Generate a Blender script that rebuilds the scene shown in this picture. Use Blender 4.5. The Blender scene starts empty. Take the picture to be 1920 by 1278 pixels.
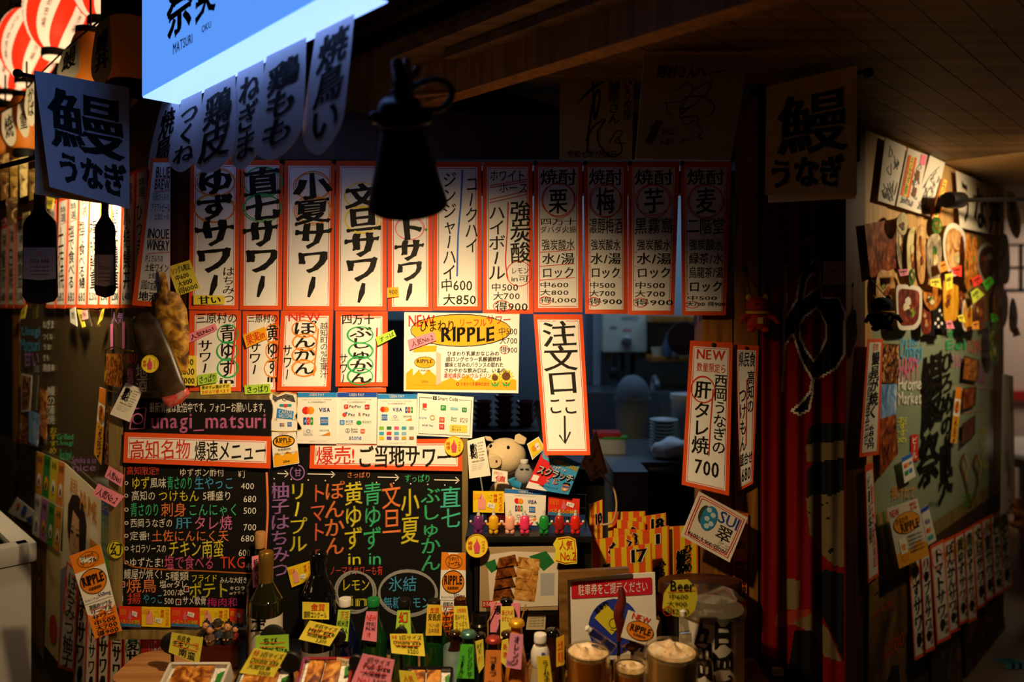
import bpy, bmesh, math, random
from mathutils import Vector, Matrix, noise
from mathutils.geometry import tessellate_polygon
random.seed(7)
sc = bpy.context.scene
COL = sc.collection
# ------------------------------------------------------------------ camera
EYE, DCAM, FPX = 1.65, 2.0, 1400.0          # eye height, distance to the shop front, focal length in pixels
cd = bpy.data.cameras.new('camera'); cam = bpy.data.objects.new('camera', cd); COL.objects.link(cam)
cam.location = (0, -DCAM, EYE); cam.rotation_euler = (math.pi/2, 0, 0)
cd.sensor_width = 36; cd.lens = 36*FPX/1920; cd.shift_y = -64/1920; cd.clip_start = 0.05
cd.dof.use_dof = True; cd.dof.focus_distance = 2.0; cd.dof.aperture_fstop = 1.5
sc.camera = cam
# ------------------------------------------------------------------ world, exposure, large lights
w = bpy.data.worlds.new('night'); sc.world = w; w.use_nodes = True
w.node_tree.nodes['Background'].inputs[0].default_value = (1, .55, .25, 1)
w.node_tree.nodes['Background'].inputs[1].default_value = 0.006
vs = sc.view_settings
vs.view_transform = 'Standard'; vs.look = 'None'; vs.gamma = 1; vs.use_curve_mapping = False; vs.exposure = 0.0
sc.cycles.use_denoising = True
sc.cycles.max_bounces = 8; sc.cycles.transparent_max_bounces = 24
sc.cycles.sample_clamp_indirect = 3
def lamp(name, kind, loc, energy, color, aim=None, **kw):
    d = bpy.data.lights.new(name, kind); o = bpy.data.objects.new(name, d); COL.objects.link(o)
    o.location = loc; d.energy = energy; d.color = color
    for k, v in kw.items(): setattr(d, k, v)
    if aim is not None: o.rotation_euler = (Vector(aim)-Vector(loc)).to_track_quat('-Z', 'Y').to_euler()
    return o
# warm hall light past the far corner
lamp('hall_light', 'AREA', (4.1, 2.9, 2.2), 9, (1, .80, .62), (4.2, 3.2, 1), shape='SQUARE', size=.6)
# cool tubes on the kitchen ceiling
lamp('kitchen_tube_light', 'AREA', (0.5, 1.6, 2.5), 13, (.42, .66, 1), (0.5, 1.7, 0), shape='RECTANGLE', size=2.2, size_y=.25)
# weak warm fill, added low beside the viewer to brighten the left posters
lamp('walkway_light', 'AREA', (-2.2, -1.5, 1.55), .75, (1, .62, .3), (-1.2, .4, .55), shape='RECTANGLE', size=.8, size_y=.4, spread=math.radians(60))
# ------------------------------------------------------------------ projection helpers
def ray(px, py): return Vector(((px-960)/FPX, 1, -(py-575)/FPX))
CAM = Vector((0, -DCAM, EYE))
def at(px, py, Y=0.0): return CAM + ray(px, py)*(DCAM+Y)
class Plane:
    def __init__(s, p, n): s.p = Vector(p); s.n = Vector(n).normalized()
    def hit(s, px, py, off=0.0):
        d = ray(px, py); p = s.p + s.n*off
        return CAM + d*((p-CAM).dot(s.n)/d.dot(s.n))
XL, XR = -0.907, 0.686                       # corners of the shop front
F = Plane((0, 0, 0), (0, -1, 0))
L = Plane((XL, 0, 0), (-1, -1, 0))
R = Plane((XR, 0, 0), (1, -1, 0))
def FY(y): return Plane((0, y, 0), (0, -1, 0))
# ------------------------------------------------------------------ materials
def lin(h):
    if isinstance(h, str):
        c = [int(h[i:i+2], 16)/255 for i in (0, 2, 4)]
        return tuple(x/12.92 if x <= .04045 else ((x+.055)/1.055)**2.4 for x in c)
    return h
MATS = {}
def M(key, col=None, rough=.6, metal=0, emit=0, trans=0, noise_amt=0, noise_scale=30, spec=.5, alpha=1, ior=1.45, ecol=None, coat=0):
    if key in MATS: return MATS[key]
    m = bpy.data.materials.new(key); m.use_nodes = True; MATS[key] = m
    nt = m.node_tree; b = nt.nodes['Principled BSDF']; c = lin(col or key)
    b.inputs['Base Color'].default_value = (*c, 1); b.inputs['Roughness'].default_value = rough
    b.inputs['Metallic'].default_value = metal; b.inputs['Specular IOR Level'].default_value = spec
    b.inputs['Transmission Weight'].default_value = trans; b.inputs['IOR'].default_value = ior
    b.inputs['Alpha'].default_value = alpha; b.inputs['Coat Weight'].default_value = coat
    if emit:
        b.inputs['Emission Color'].default_value = (*lin(ecol or col), 1); b.inputs['Emission Strength'].default_value = emit
    if noise_amt:
        t = nt.nodes.new('ShaderNodeTexCoord'); n = nt.nodes.new('ShaderNodeTexNoise'); n.inputs['Scale'].default_value = noise_scale
        n.inputs['Detail'].default_value = 4
        mx = nt.nodes.new('ShaderNodeMix'); mx.data_type = 'RGBA'
        mx.inputs[6].default_value = (*[x*(1-noise_amt) for x in c], 1); mx.inputs[7].default_value = (*[min(1, x*(1+noise_amt)) for x in c], 1)
        nt.links.new(t.outputs['Object'], n.inputs['Vector']); nt.links.new(n.outputs['Fac'], mx.inputs[0]); nt.links.new(mx.outputs[2], b.inputs['Base Color'])
    return m
def wood(key, c1, c2, rough=.5, axis='Z', scale=9, stretch=14, spec=.4):
    """stretched noise grain running along one axis"""
    if key in MATS: return MATS[key]
    m = bpy.data.materials.new(key); m.use_nodes = True; MATS[key] = m
    nt = m.node_tree; b = nt.nodes['Principled BSDF']; b.inputs['Roughness'].default_value = rough; b.inputs['Specular IOR Level'].default_value = spec
    t = nt.nodes.new('ShaderNodeTexCoord'); mp = nt.nodes.new('ShaderNodeMapping'); n = nt.nodes.new('ShaderNodeTexNoise'); r = nt.nodes.new('ShaderNodeValToRGB')
    s = [scale*stretch/4]*3; s['XYZ'.index(axis)] = scale/4
    mp.inputs['Scale'].default_value = s; n.inputs['Scale'].default_value = 1.6; n.inputs['Detail'].default_value = 6; n.inputs['Distortion'].default_value = .5
    r.color_ramp.elements[0].position = .35; r.color_ramp.elements[1].position = .68
    r.color_ramp.elements[0].color = (*lin(c1), 1); r.color_ramp.elements[1].color = (*lin(c2), 1)
    nt.links.new(t.outputs['Object'], mp.inputs[0]); nt.links.new(mp.outputs[0], n.inputs['Vector']); nt.links.new(n.outputs['Fac'], r.inputs[0]); nt.links.new(r.outputs[0], b.inputs['Base Color'])
    return m
def blotch(key, cols, scale=20, rough=.55, detail=5, distort=1.0, stretch=(1, 1, 1), bump=0):
    """printed photograph or food surface: several colours in an irregular noise"""
    if key in MATS: return MATS[key]
    m = bpy.data.materials.new(key); m.use_nodes = True; MATS[key] = m
    nt = m.node_tree; b = nt.nodes['Principled BSDF']; b.inputs['Roughness'].default_value = rough
    t = nt.nodes.new('ShaderNodeTexCoord'); mp = nt.nodes.new('ShaderNodeMapping'); mp.inputs['Scale'].default_value = stretch
    n = nt.nodes.new('ShaderNodeTexNoise'); r = nt.nodes.new('ShaderNodeValToRGB')
    n.inputs['Scale'].default_value = scale; n.inputs['Detail'].default_value = detail; n.inputs['Distortion'].default_value = distort
    e = r.color_ramp.elements; k = len(cols)
    while len(e) < k: e.new(.5)
    for i, c in enumerate(cols):
        e[i].position = .3+.42*i/(k-1); e[i].color = (*lin(c), 1)
    nt.links.new(t.outputs['Object'], mp.inputs[0]); nt.links.new(mp.outputs[0], n.inputs['Vector']); nt.links.new(n.outputs['Fac'], r.inputs[0]); nt.links.new(r.outputs[0], b.inputs['Base Color'])
    if bump:
        bp = nt.nodes.new('ShaderNodeBump'); bp.inputs['Strength'].default_value = bump; bp.inputs['Distance'].default_value = .003
        nt.links.new(n.outputs['Fac'], bp.inputs['Height']); nt.links.new(bp.outputs[0], b.inputs['Normal'])
    return m
def glassy(key, col, refl=.12, rough=.03, clear=.9, refl_tint=0, tint_col='8a7450'):
    """a thin pane: mostly see-through with a glossy sheen"""
    if key in MATS: return MATS[key]
    m = bpy.data.materials.new(key); m.use_nodes = True; MATS[key] = m
    nt = m.node_tree; nt.nodes.clear()
    o = nt.nodes.new('ShaderNodeOutputMaterial'); t = nt.nodes.new('ShaderNodeBsdfTransparent'); g = nt.nodes.new('ShaderNodeBsdfGlossy'); x = nt.nodes.new('ShaderNodeMixShader'); f = nt.nodes.new('ShaderNodeLayerWeight'); f.inputs[0].default_value = .12
    t.inputs[0].default_value = (*[c*clear for c in lin(col)], 1); g.inputs[0].default_value = (1, 1, 1, 1); g.inputs['Roughness'].default_value = rough
    mm = nt.nodes.new('ShaderNodeMath'); mm.operation = 'ADD'; mm.inputs[1].default_value = refl
    nt.links.new(f.outputs[1], mm.inputs[0])
    if refl_tint:
        df = nt.nodes.new('ShaderNodeBsdfDiffuse'); df.inputs[0].default_value = (*lin(tint_col), 1); x2 = nt.nodes.new('ShaderNodeMixShader'); x2.inputs[0].default_value = refl_tint
        nt.links.new(t.outputs[0], x2.inputs[1]); nt.links.new(df.outputs[0], x2.inputs[2]); t = x2
    nt.links.new(mm.outputs[0], x.inputs[0]); nt.links.new(t.outputs[0], x.inputs[1]); nt.links.new(g.outputs[0], x.inputs[2]); nt.links.new(x.outputs[0], o.inputs[0])
    return m
C = dict(paper='f0ebdf', white='f4f2ec', red='ea561f', dkred='b8281a', ink='17140f', redink='d9331f', orange='f08a1e', yellow='f2dc3c', note='f5e34a', lime='b4e04a', pink='f58fa8',
         green='2fae5c', blue='3a6fd0', sky='4fb0e0', purple='b070c0', grey='9a9a98', chalkw='e9e6dc', chalky='e6dc3a', chalkg='46c888', chalkb='4aa8e0', chalko='f0864a', chalkp='d878b0', chalkr='e0483a', chalkv='a878c8',
         black='0d0c0b', amber='f6b21a', brown='6a4322', navy='1f3f9a', teal='2aa8a0', silver='b8b8b6', magenta='c03080', dark='2a2622', kraft='b98d4e', olive='9a9a30', cardblue='2a8ad8', forest='1f6a34')
def mc(k):
    if not isinstance(k, str): return k
    if k in MATS: return MATS[k]
    ch = k.startswith('chalk')
    return M(k, C.get(k, k), rough=.9 if ch else .62, spec=.1 if ch else .3)
# ------------------------------------------------------------------ object helpers
def tag(o, label=None, cat=None, group=None, kind=None):
    if label: o['label'] = label
    if cat: o['category'] = cat
    if group: o['group'] = group
    if kind: o['kind'] = kind
    return o
def empty(name, label, cat, loc, group=None):
    o = bpy.data.objects.new(name, None); COL.objects.link(o); o.location = loc; o.empty_display_size = .02
    return tag(o, label, cat, group)
def link_mesh(name, me, parent=None, smooth=False):
    o = bpy.data.objects.new(name, me); COL.objects.link(o)
    if parent is not None:
        o.parent = parent; o.matrix_parent_inverse = Matrix.Translation(parent.location).inverted()
    if smooth:
        for p in me.polygons: p.use_smooth = True
        try: me.set_sharp_from_angle(angle=math.radians(38))
        except Exception: pass
    return o
class MB:
    """collects solid shapes, each with its material, and links them as one mesh"""
    def __init__(s): s.v = []; s.f = []; s.m = []; s.mats = []; s.cur = 0
    def use(s, m):
        m = mc(m)
        if m not in s.mats: s.mats.append(m)
        s.cur = s.mats.index(m); return s
    def add(s, vs, fs, xf=None):
        b = len(s.v)
        s.v += [tuple(xf @ Vector(p)) if xf else tuple(p) for p in vs]
        for f in fs: s.f.append(tuple(b+i for i in f)); s.m.append(s.cur)
        return s
    def box(s, c, d, xf=None, bev=0):
        bm = bmesh.new(); bmesh.ops.create_cube(bm, size=1)
        for v in bm.verts: v.co = Vector((v.co.x*d[0], v.co.y*d[1], v.co.z*d[2]))
        if bev: bmesh.ops.bevel(bm, geom=list(bm.edges), offset=bev, segments=2, affect='EDGES', profile=.7)
        bm.verts.index_update()
        vs = [v.co+Vector(c) for v in bm.verts]; fs = [[v.index for v in f.verts] for f in bm.faces]; bm.free()
        return s.add(vs, fs, xf)
    def lathe(s, prof, c=(0, 0, 0), n=24, xf=None, cap=True, sx=1, sy=1):
        vs = []; fs = []; k = len(prof)
        for i in range(n):
            a = 2*math.pi*i/n
            for r, z in prof: vs.append((c[0]+r*math.cos(a)*sx, c[1]+r*math.sin(a)*sy, c[2]+z))
        for i in range(n):
            j = (i+1) % n
            for q in range(k-1): fs.append((i*k+q, j*k+q, j*k+q+1, i*k+q+1))
        if cap:
            if prof[0][0] > 1e-6: fs.append([i*k for i in range(n)][::-1])
            if prof[-1][0] > 1e-6: fs.append([i*k+k-1 for i in range(n)])
        return s.add(vs, fs, xf)
    def ball(s, c, r, n=16, xf=None, m=10):
        if not hasattr(r, '__len__'): r = (r, r, r)
        prof = [(max(1e-5, math.sin(math.pi*i/m)), -math.cos(math.pi*i/m)) for i in range(m+1)]
        vs = []; fs = []; k = len(prof)
        for i in range(n):
            a = 2*math.pi*i/n
            for q, z in prof: vs.append((c[0]+q*math.cos(a)*r[0], c[1]+q*math.sin(a)*r[1], c[2]+z*r[2]))
        for i in range(n):
            j = (i+1) % n
            for q in range(k-1): fs.append((i*k+q, j*k+q, j*k+q+1, i*k+q+1))
        return s.add(vs, fs, xf)
    def tube(s, pts, r, n=8, xf=None, radii=None):
        pts = [Vector(p) for p in pts]; vs = []; fs = []
        up = Vector((.31, .17, .93)).normalized()
        for i, p in enumerate(pts):
            t = (pts[min(i+1, len(pts)-1)]-pts[max(i-1, 0)]).normalized()
            a = t.cross(up)
            if a.length < .05: a = t.cross(Vector((1, 0, 0)))
            a.normalize(); b = t.cross(a); rr = radii[i] if radii else r
            for k in range(n):
                an = 2*math.pi*k/n; vs.append(p+a*math.cos(an)*rr+b*math.sin(an)*rr)
        for i in range(len(pts)-1):
            for k in range(n):
                q = (k+1) % n; fs.append((i*n+k, i*n+q, (i+1)*n+q, (i+1)*n+k))
        fs.append(list(range(n))[::-1]); fs.append([(len(pts)-1)*n+k for k in range(n)])
        return s.add(vs, fs, xf)
    def prism(s, pts, off):
        """closed outline of 3-D points pushed along the vector off"""
        n = len(pts); off = Vector(off); vs = [Vector(p) for p in pts]; vs += [p+off for p in vs]
        tri = tessellate_polygon([vs[:n]])
        fs = [tuple(t) for t in tri]+[tuple(i+n for i in t[::-1]) for t in tri]+[(i, (i+1) % n, (i+1) % n+n, i+n) for i in range(n)]
        return s.add(vs, fs)
    def build(s, name, parent=None, smooth=True, origin=None):
        me = bpy.data.meshes.new(name)
        o0 = Vector(origin) if origin is not None else Vector((0, 0, 0))
        me.from_pydata([tuple(Vector(p)-o0) for p in s.v], [], s.f)
        for m in s.mats: me.materials.append(m)
        me.polygons.foreach_set('material_index', s.m)
        bm = bmesh.new(); bm.from_mesh(me); bmesh.ops.recalc_face_normals(bm, faces=bm.faces); bm.to_mesh(me); bm.free()
        o = link_mesh(name, me, parent, smooth)
        o.location = o0
        return o
def smoothpath(pts, n=6):
    """Catmull-Rom through points of any dimension"""
    P = [Vector(p) for p in pts]; out = []
    for i in range(len(P)-1):
        a, b, c, d = P[max(i-1, 0)], P[i], P[i+1], P[min(i+2, len(P)-1)]
        for k in range(n):
            t = k/n
            out.append(.5*((2*b)+(c-a)*t+(2*a-5*b+4*c-d)*t*t+(3*b-a-3*c+d)*t**3))
    out.append(P[-1]); return out
# ------------------------------------------------------------------ lettering
GL = {}
_tc = bpy.data.curves.new('glyph', 'FONT'); _to = bpy.data.objects.new('glyph', _tc); COL.objects.link(_to)
def glyph(ch, wt):
    k = (ch, wt)
    if k not in GL:
        _tc.body = ch; _tc.offset = 0; _tc.resolution_u = 2
        dg = bpy.context.evaluated_depsgraph_get(); dg.update()
        me = _to.evaluated_get(dg).to_mesh()
        vs = [(v.co.x, v.co.y) for v in me.vertices]; fs = [tuple(p.vertices) for p in me.polygons]
        _to.evaluated_get(dg).to_mesh_clear()
        if wt > .003:                            # fatten the strokes: a band along every outline edge
            ed = {}
            for f in fs:
                for i in range(len(f)):
                    e = (f[i], f[(i+1) % len(f)]); ed[tuple(sorted(e))] = ed.get(tuple(sorted(e)), 0)+1
            for (a, b), c in list(ed.items()):
                if c != 1: continue
                (ax, ay), (bx, by) = vs[a], vs[b]; dx, dy = bx-ax, by-ay; ln = math.hypot(dx, dy)
                if ln < 1e-6: continue
                hw = wt*.85*(.5+.95*abs(dy)/ln if wt > .011 else 1); ux, uy = dx/ln*hw, dy/ln*hw; k = len(vs)   # broad nib: uprights thicker than bars
                vs += [(ax-ux*.55-uy, ay-uy*.55+ux), (ax-ux*1.0, ay-uy*1.0), (ax-ux*.55+uy, ay-uy*.55-ux), (bx+ux*.55+uy, by+uy*.55-ux), (bx+ux, by+uy), (bx+ux*.55-uy, by+uy*.55+ux)]
                fs.append((k, k+1, k+2, k+3, k+4, k+5))
        GL[k] = (vs, fs)
    return GL[k]
def wide(ch): return ord(ch) > 0x2E7F
class Sheet:
    """a flat printed thing: paper outline on a plane, with printing and lettering laid on it"""
    def __init__(s, name, label, cat, quad, plane=F, off=.004, paper='paper', back=None, group=None, curl=(0, 0), wave=0, nx=3, ny=8, thick=.0008, outline=None, frame=None, lift=.0006, rough=0):
        s.name, s.label, s.cat, s.quad, s.plane, s.off, s.paper, s.group = name, label, cat, quad, plane, off, paper, group
        s.curl, s.wave, s.nx, s.ny, s.thick, s.outline, s.frame, s.lift, s.kind = curl, wave, nx, ny, thick, outline, frame, lift, None
        xs = [q[0] for q in quad]; ys = [q[1] for q in quad]
        s.bb = (min(xs), min(ys), max(xs), max(ys)); s.base = MB(); s.ink = MB(); s.mark = MB(); s.kids = []; s.back = back
        s.root = None
        s.grid(0, 0, 1, 1, paper, 0, s.base, nx, ny) if outline is None else s.poly(outline, paper, 0, s.base)
        s.side()
    def q(s, u, v):
        a, b, c, d = s.quad
        return ((a[0]*(1-u)+b[0]*u)*(1-v)+(d[0]*(1-u)+c[0]*u)*v, (a[1]*(1-u)+b[1]*u)*(1-v)+(d[1]*(1-u)+c[1]*u)*v)
    def xy(s, x, y): return s.q(x/s.frame[0], y/s.frame[1]) if s.frame else (x, y)
    def P(s, px, py, layer):
        x0, y0, x1, y1 = s.bb; u = (px-x0)/(x1-x0+1e-6); v = (py-y0)/(y1-y0+1e-6)
        bend = s.curl[0]*v*v + s.curl[1]*(u-.5)*(u-.5)*4*v + s.wave*math.sin(v*5.2+u*2.1)
        return s.plane.hit(px, py, s.off+bend+layer*s.lift)
    def grid(s, u0, v0, u1, v1, mat, layer, mb, nx=3, ny=8):
        mb.use(mat); vs = []; fs = []
        for j in range(ny+1):
            for i in range(nx+1):
                vs.append(s.P(*s.q(u0+(u1-u0)*i/nx, v0+(v1-v0)*j/ny), layer))
        for j in range(ny):
            for i in range(nx):
                a = j*(nx+1)+i; fs.append((a, a+1, a+nx+2, a+nx+1))
        mb.add(vs, fs)
    def side(s):
        """back face and edge of the sheet, so that it has a thickness"""
        n = len(s.base.v); k = -s.thick/s.lift
        s.base.use(s.back or s.paper)
        fr = [f for f in s.base.f]
        b = [Vector(p)-s.plane.n*s.thick for p in s.base.v]
        ed = {}
        for f in fr:
            for i in range(len(f)):
                e = (f[i], f[(i+1) % len(f)]); ed[tuple(sorted(e))] = ed.get(tuple(sorted(e)), [])+[e]
        fs = [tuple(i+n for i in f[::-1]) for f in fr]
        fs += [(e[0][1], e[0][0], e[0][0]+n, e[0][1]+n) for e in ed.values() if len(e) == 1]
        base = len(s.base.v); s.base.v += [tuple(p) for p in b]
        for f in fs: s.base.f.append(f); s.base.m.append(s.base.cur)
    def poly(s, pts, mat, layer=1, mb=None):
        mb = mb or s.ink; mb.use(mat)
        pts = [s.xy(*p) for p in pts]
        tri = tessellate_polygon([[Vector((p[0], p[1], 0)) for p in pts]])
        k = 0 if mb is s.base else 1.2
        mb.add([s.P(p[0], p[1], layer+k) for p in pts], [tuple(t) for t in tri]); return s
    def rect(s, x0, y0, x1, y1, mat, layer=1, mb=None, r=0):
        if r:
            pts = []
            for cx, cy, a0 in ((x1-r, y0+r, -90), (x1-r, y1-r, 0), (x0+r, y1-r, 90), (x0+r, y0+r, 180)):
                pts += [(cx+r*math.cos(math.radians(a0+k*30)), cy+r*math.sin(math.radians(a0+k*30))) for k in range(4)]
        else: pts = [(x0, y0), (x1, y0), (x1, y1), (x0, y1)]
        return s.poly(pts, mat, layer, mb)
    def line(s, pts, wd, mat, layer=1, mb=None, closed=False, taper=False):
        mb = mb or s.mark; mb.use(mat); pts = [Vector(s.xy(*p)) for p in pts]
        if closed: pts = pts+[pts[0]]
        vs = []; fs = []; n = len(pts)
        for i, p in enumerate(pts):
            t = pts[min(i+1, n-1)]-pts[max(i-1, 0)]
            if closed and i in (0, n-1): t = pts[1]-pts[n-2]
            t.normalize(); k = Vector((-t.y, t.x))*wd/2
            if taper: k *= max(.25, math.sin(math.pi*min(1, (i+.6)/n)))
            for qv in (p+k, p-k): vs.append(s.P(qv.x, qv.y, layer+(0 if mb is s.base else 1.2)))
        fs = [(2*i, 2*i+1, 2*i+3, 2*i+2) for i in range(n-1)]
        mb.add(vs, fs); return s
    def ring(s, cx, cy, rx, ry, wd, mat, layer=1, turns=1, mb=None, full=False):
        for t in range(turns):
            j = (lambda a: 0) if full else (lambda a: random.uniform(-a, a))
            a0 = j(3); ex, ey = cx+j(rx*.06), cy+j(ry*.06); fx, fy = rx*(1+j(.07)), ry*(1+j(.07))
            pts = [(ex+fx*math.cos(a0+i*math.pi/14), ey+fy*math.sin(a0+i*math.pi/14)) for i in range(28 if full else 29)]
            s.line(pts, wd, mat, layer+.05*t, mb, closed=full)
        return s
    def disc(s, cx, cy, rx, ry, mat, layer=1, mb=None, n=28):
        return s.poly([(cx+rx*math.cos(2*math.pi*i/n), cy+ry*math.sin(2*math.pi*i/n)) for i in range(n)], mat, layer, mb)
    def put(s, ch, x0, y0, x1, y1, bb, mat, wt, layer, brush, jit, slant):
        vs, fs = glyph(ch, wt)
        if not vs: return
        bx0, by0, bx1, by1 = bb
        rt = random.uniform(-jit, jit)*.9; sc_ = 1+random.uniform(-jit, jit)*.8; dx, dy = random.uniform(-jit, jit)*.25, random.uniform(-jit, jit)*.25
        seed = random.uniform(0, 50); out = []; cr, sr = math.cos(rt), math.sin(rt)
        for x, y in vs:
            u = (x-bx0)/(bx1-bx0)-.5; v = (y-by0)/(by1-by0)-.5
            if brush:
                nv = noise.noise_vector((u*3.2+seed, v*3.2, 1.3)); u += nv.x*brush; v += nv.y*brush
                nv = noise.noise_vector((u*11+seed, v*11, 7.3)); u += nv.x*brush*.3; v += nv.y*brush*.3
            v += slant*u
            u, v = (u*cr-v*sr)*sc_+dx, (u*sr+v*cr)*sc_+dy
            px, py = s.xy(x0+(u+.5)*(x1-x0), y1-(v+.5)*(y1-y0)); out.append(s.P(px, py, layer+1.2))
        s.ink.use(mat).add(out, fs)
    def h(s, txt, x0, y0, x1, y1, mat='ink', wt=0.006, layer=1, brush=.02, jit=.045, slant=.05):
        """a horizontal line of writing that fills the box"""
        if '|' in txt:
            rows = txt.split('|'); k = len(rows); hh = (y1-y0)/k
            for i, t in enumerate(rows): s.h(t, x0, y0+i*hh+hh*.04, x1, y0+(i+1)*hh-hh*.1, mat, wt, layer, brush, jit, slant)
            return s
        items = []; x = 0; lo, hi = 9, -9
        for ch in txt:
            if ch == ' ': x += .35; continue
            vs, _ = glyph(ch, wt)
            if not vs: x += .3; continue
            gx0, gx1 = min(v[0] for v in vs), max(v[0] for v in vs); gy0, gy1 = min(v[1] for v in vs), max(v[1] for v in vs)
            if wide(ch): a, b, adv = 0.0, 1.0, 1.0; lo, hi = min(lo, -.09), max(hi, .85)
            else: a, b, adv = gx0-.04, gx1+.04, gx1-gx0+.08; lo, hi = min(lo, gy0), max(hi, gy1)
            items.append((ch, x, a, b, adv)); x += adv
        if not items: return s
        k = (x1-x0)/x
        for ch, xx, a, b, adv in items:
            s.put(ch, x0+xx*k, y0, x0+(xx+adv)*k, y1, (a, lo, b, hi), mat, wt, layer, brush, jit, slant)
        return s
    def v(s, txt, x0, y0, x1, y1, mat='ink', wt=0.006, layer=1, brush=.02, jit=.04, slant=.06):
        """a vertical column of writing that fills the box"""
        n = len(txt); hh = (y1-y0)/n
        for i, ch in enumerate(txt):
            if ch == ' ': continue
            if ch in 'ー-': s.line([((x0+x1)/2+(x1-x0)*.03, y0+hh*(i+.12)), ((x0+x1)/2-(x1-x0)*.02, y0+hh*(i+.5)), ((x0+x1)/2-(x1-x0)*.12, y0+hh*(i+.93))], (x1-x0)*(.09+wt*2.2), mat, layer, s.ink, taper=brush > .03); continue
            if wide(ch): bb = (0.02, -.08, .98, .84)
            else:
                vs, _ = glyph(ch, wt); bb = (min(p[0] for p in vs)-.1, -.05, max(p[0] for p in vs)+.1, .8)
            s.put(ch, x0, y0+i*hh, x1, y0+(i+1)*hh, bb, mat, wt, layer, brush, jit, slant)
        return s
    def panel(s, mx, my, mat='white', rule='red', rw=1.2, top=None):
        """white field with a thin rule inside a coloured border (margins in pixels)"""
        W = s.bb[2]-s.bb[0]; H = s.bb[3]-s.bb[1]; a, b = mx/W, my/H; t = b if top is None else top/H
        s.grid(a, t, 1-a, 1-b, mat, .8, s.base, s.nx, s.ny)
        if rule:
            a2, b2 = (mx+2.5)/W, 2.5/H
            f = s.frame; s.frame = None
            pts = [s.q(a2, t+b2), s.q(1-a2, t+b2)]+[s.q(1-a2, t+b2+(1-b-t-2*b2)*i/s.ny) for i in range(1, s.ny)]+[s.q(1-a2, 1-b-b2), s.q(a2, 1-b-b2)]+[s.q(a2, 1-b-b2-(1-b-t-2*b2)*i/s.ny) for i in range(1, s.ny)]
            s.line(pts, rw, rule, 1.2, s.base, closed=True); s.frame = f
        return s
    def done(s, parent=None, smooth=True):
        c = s.plane.hit(*s.q(.5, 1), s.off)
        s.root = s.base.build(s.name, parent, True, origin=c)
        if parent is None: tag(s.root, s.label, s.cat, s.group, s.kind)
        for mb, nm in ((s.ink, 'lettering'), (s.mark, 'drawn_marks')):
            if mb.v: 
                o = mb.build(nm, s.root, False); 
        return s.root
def pin(sheet, px, py, col='black', r=4):
    p = sheet.P(px, py, 0); k = (p-CAM).length/FPX
    mb = MB().use(mc(col)); n = sheet.plane.n
    q = n.to_track_quat('Z', 'Y').to_matrix().to_4x4(); q.translation = p
    mb.lathe([(r*k*.5, 0), (r*k, .002), (r*k, .004), (r*k*.6, .0055), (0.0001, .006)], xf=q, n=12)
    return mb.build('push_pin', sheet.root)
# ================================================================== the setting
W_DARK = wood('dark stained wood', '2a1208', '4a2412', .45)
W_POST = wood('amber post wood', '7a4a1c', 'a8702e', .4)
W_PALE = wood('pale pine wood', 'a8804a', 'd0a868', .5)
W_SOFF = wood('yellow soffit wood', '8a5a20', 'b8822e', .55)
W_FRAME = wood('olive frame wood', '6e5a34', '94804c', .55)
def structure(name, mb, **k): o = mb.build(name, **k); o['kind'] = 'structure'; return o
def dirbox(mb, a, b, thick, z0, z1, nrm):
    """wall slab between two ground points, thickness going inwards (against nrm)"""
    a, b, n = Vector((*a, 0)), Vector((*b, 0)), Vector(nrm).normalized()*thick
    p = [a, b, b-n, a-n]
    mb.prism([Vector((q.x, q.y, z0)) for q in p], (0, 0, z1-z0))
LD = Vector((-1, 1, 0)).normalized(); RD = Vector((1, 1, 0)).normalized()
def lp(t): p = Vector((XL, 0, 0))+LD*t; return (p.x, p.y)
def rp(t): p = Vector((XR, 0, 0))+RD*t; return (p.x, p.y)
mb = MB().use(M('walkway floor tile', '6a5636', .5, noise_amt=.25, noise_scale=6)); mb.box((0, 1, -.02), (14, 14, .04)); structure('floor', mb)
# shop front: header beam, posts, wall under the counter
mb = MB().use(W_DARK); mb.box((-.12, .045, (2.045+2.17)/2), (1.62, .09, .125)); mb.box((-.12, .06, 1.99), (1.56, .05, .06)); structure('trim_1', mb)
mb = MB().use(W_DARK); mb.box(((at(325, 0).x+at(357, 0).x)/2, .045, 1.3), (.05, .09, 1.74)); structure('trim_2', mb)
mb = MB().use(W_POST); x0, x1 = at(1318, 0).x, at(1374, 0).x; mb.box(((x0+x1)/2, .05, 1.19), (x1-x0, .09, 1.62)); structure('trim_3', mb)
mb = MB().use(W_POST); x0, x1 = at(1378, 0).x, at(1420, 0).x; mb.box(((x0+x1)/2, .03, 1.4), (x1-x0, .07, 1.62)); structure('trim_4', mb)
mb = MB().use(W_DARK); x0 = at(1424, 0).x; mb.box(((x0+.7)/2, .03, 1.2), (.7-x0, .06, 1.94)); structure('trim_5', mb)
mb = MB().use(W_DARK); mb.box((-.12, .05, .34), (1.58, .08, .68)); structure('wall_front', mb)
mb = MB().use(W_DARK); mb.box((-.1, .38, 2.42), (2.4, .04, .62)); structure('wall_upper', mb)
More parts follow.
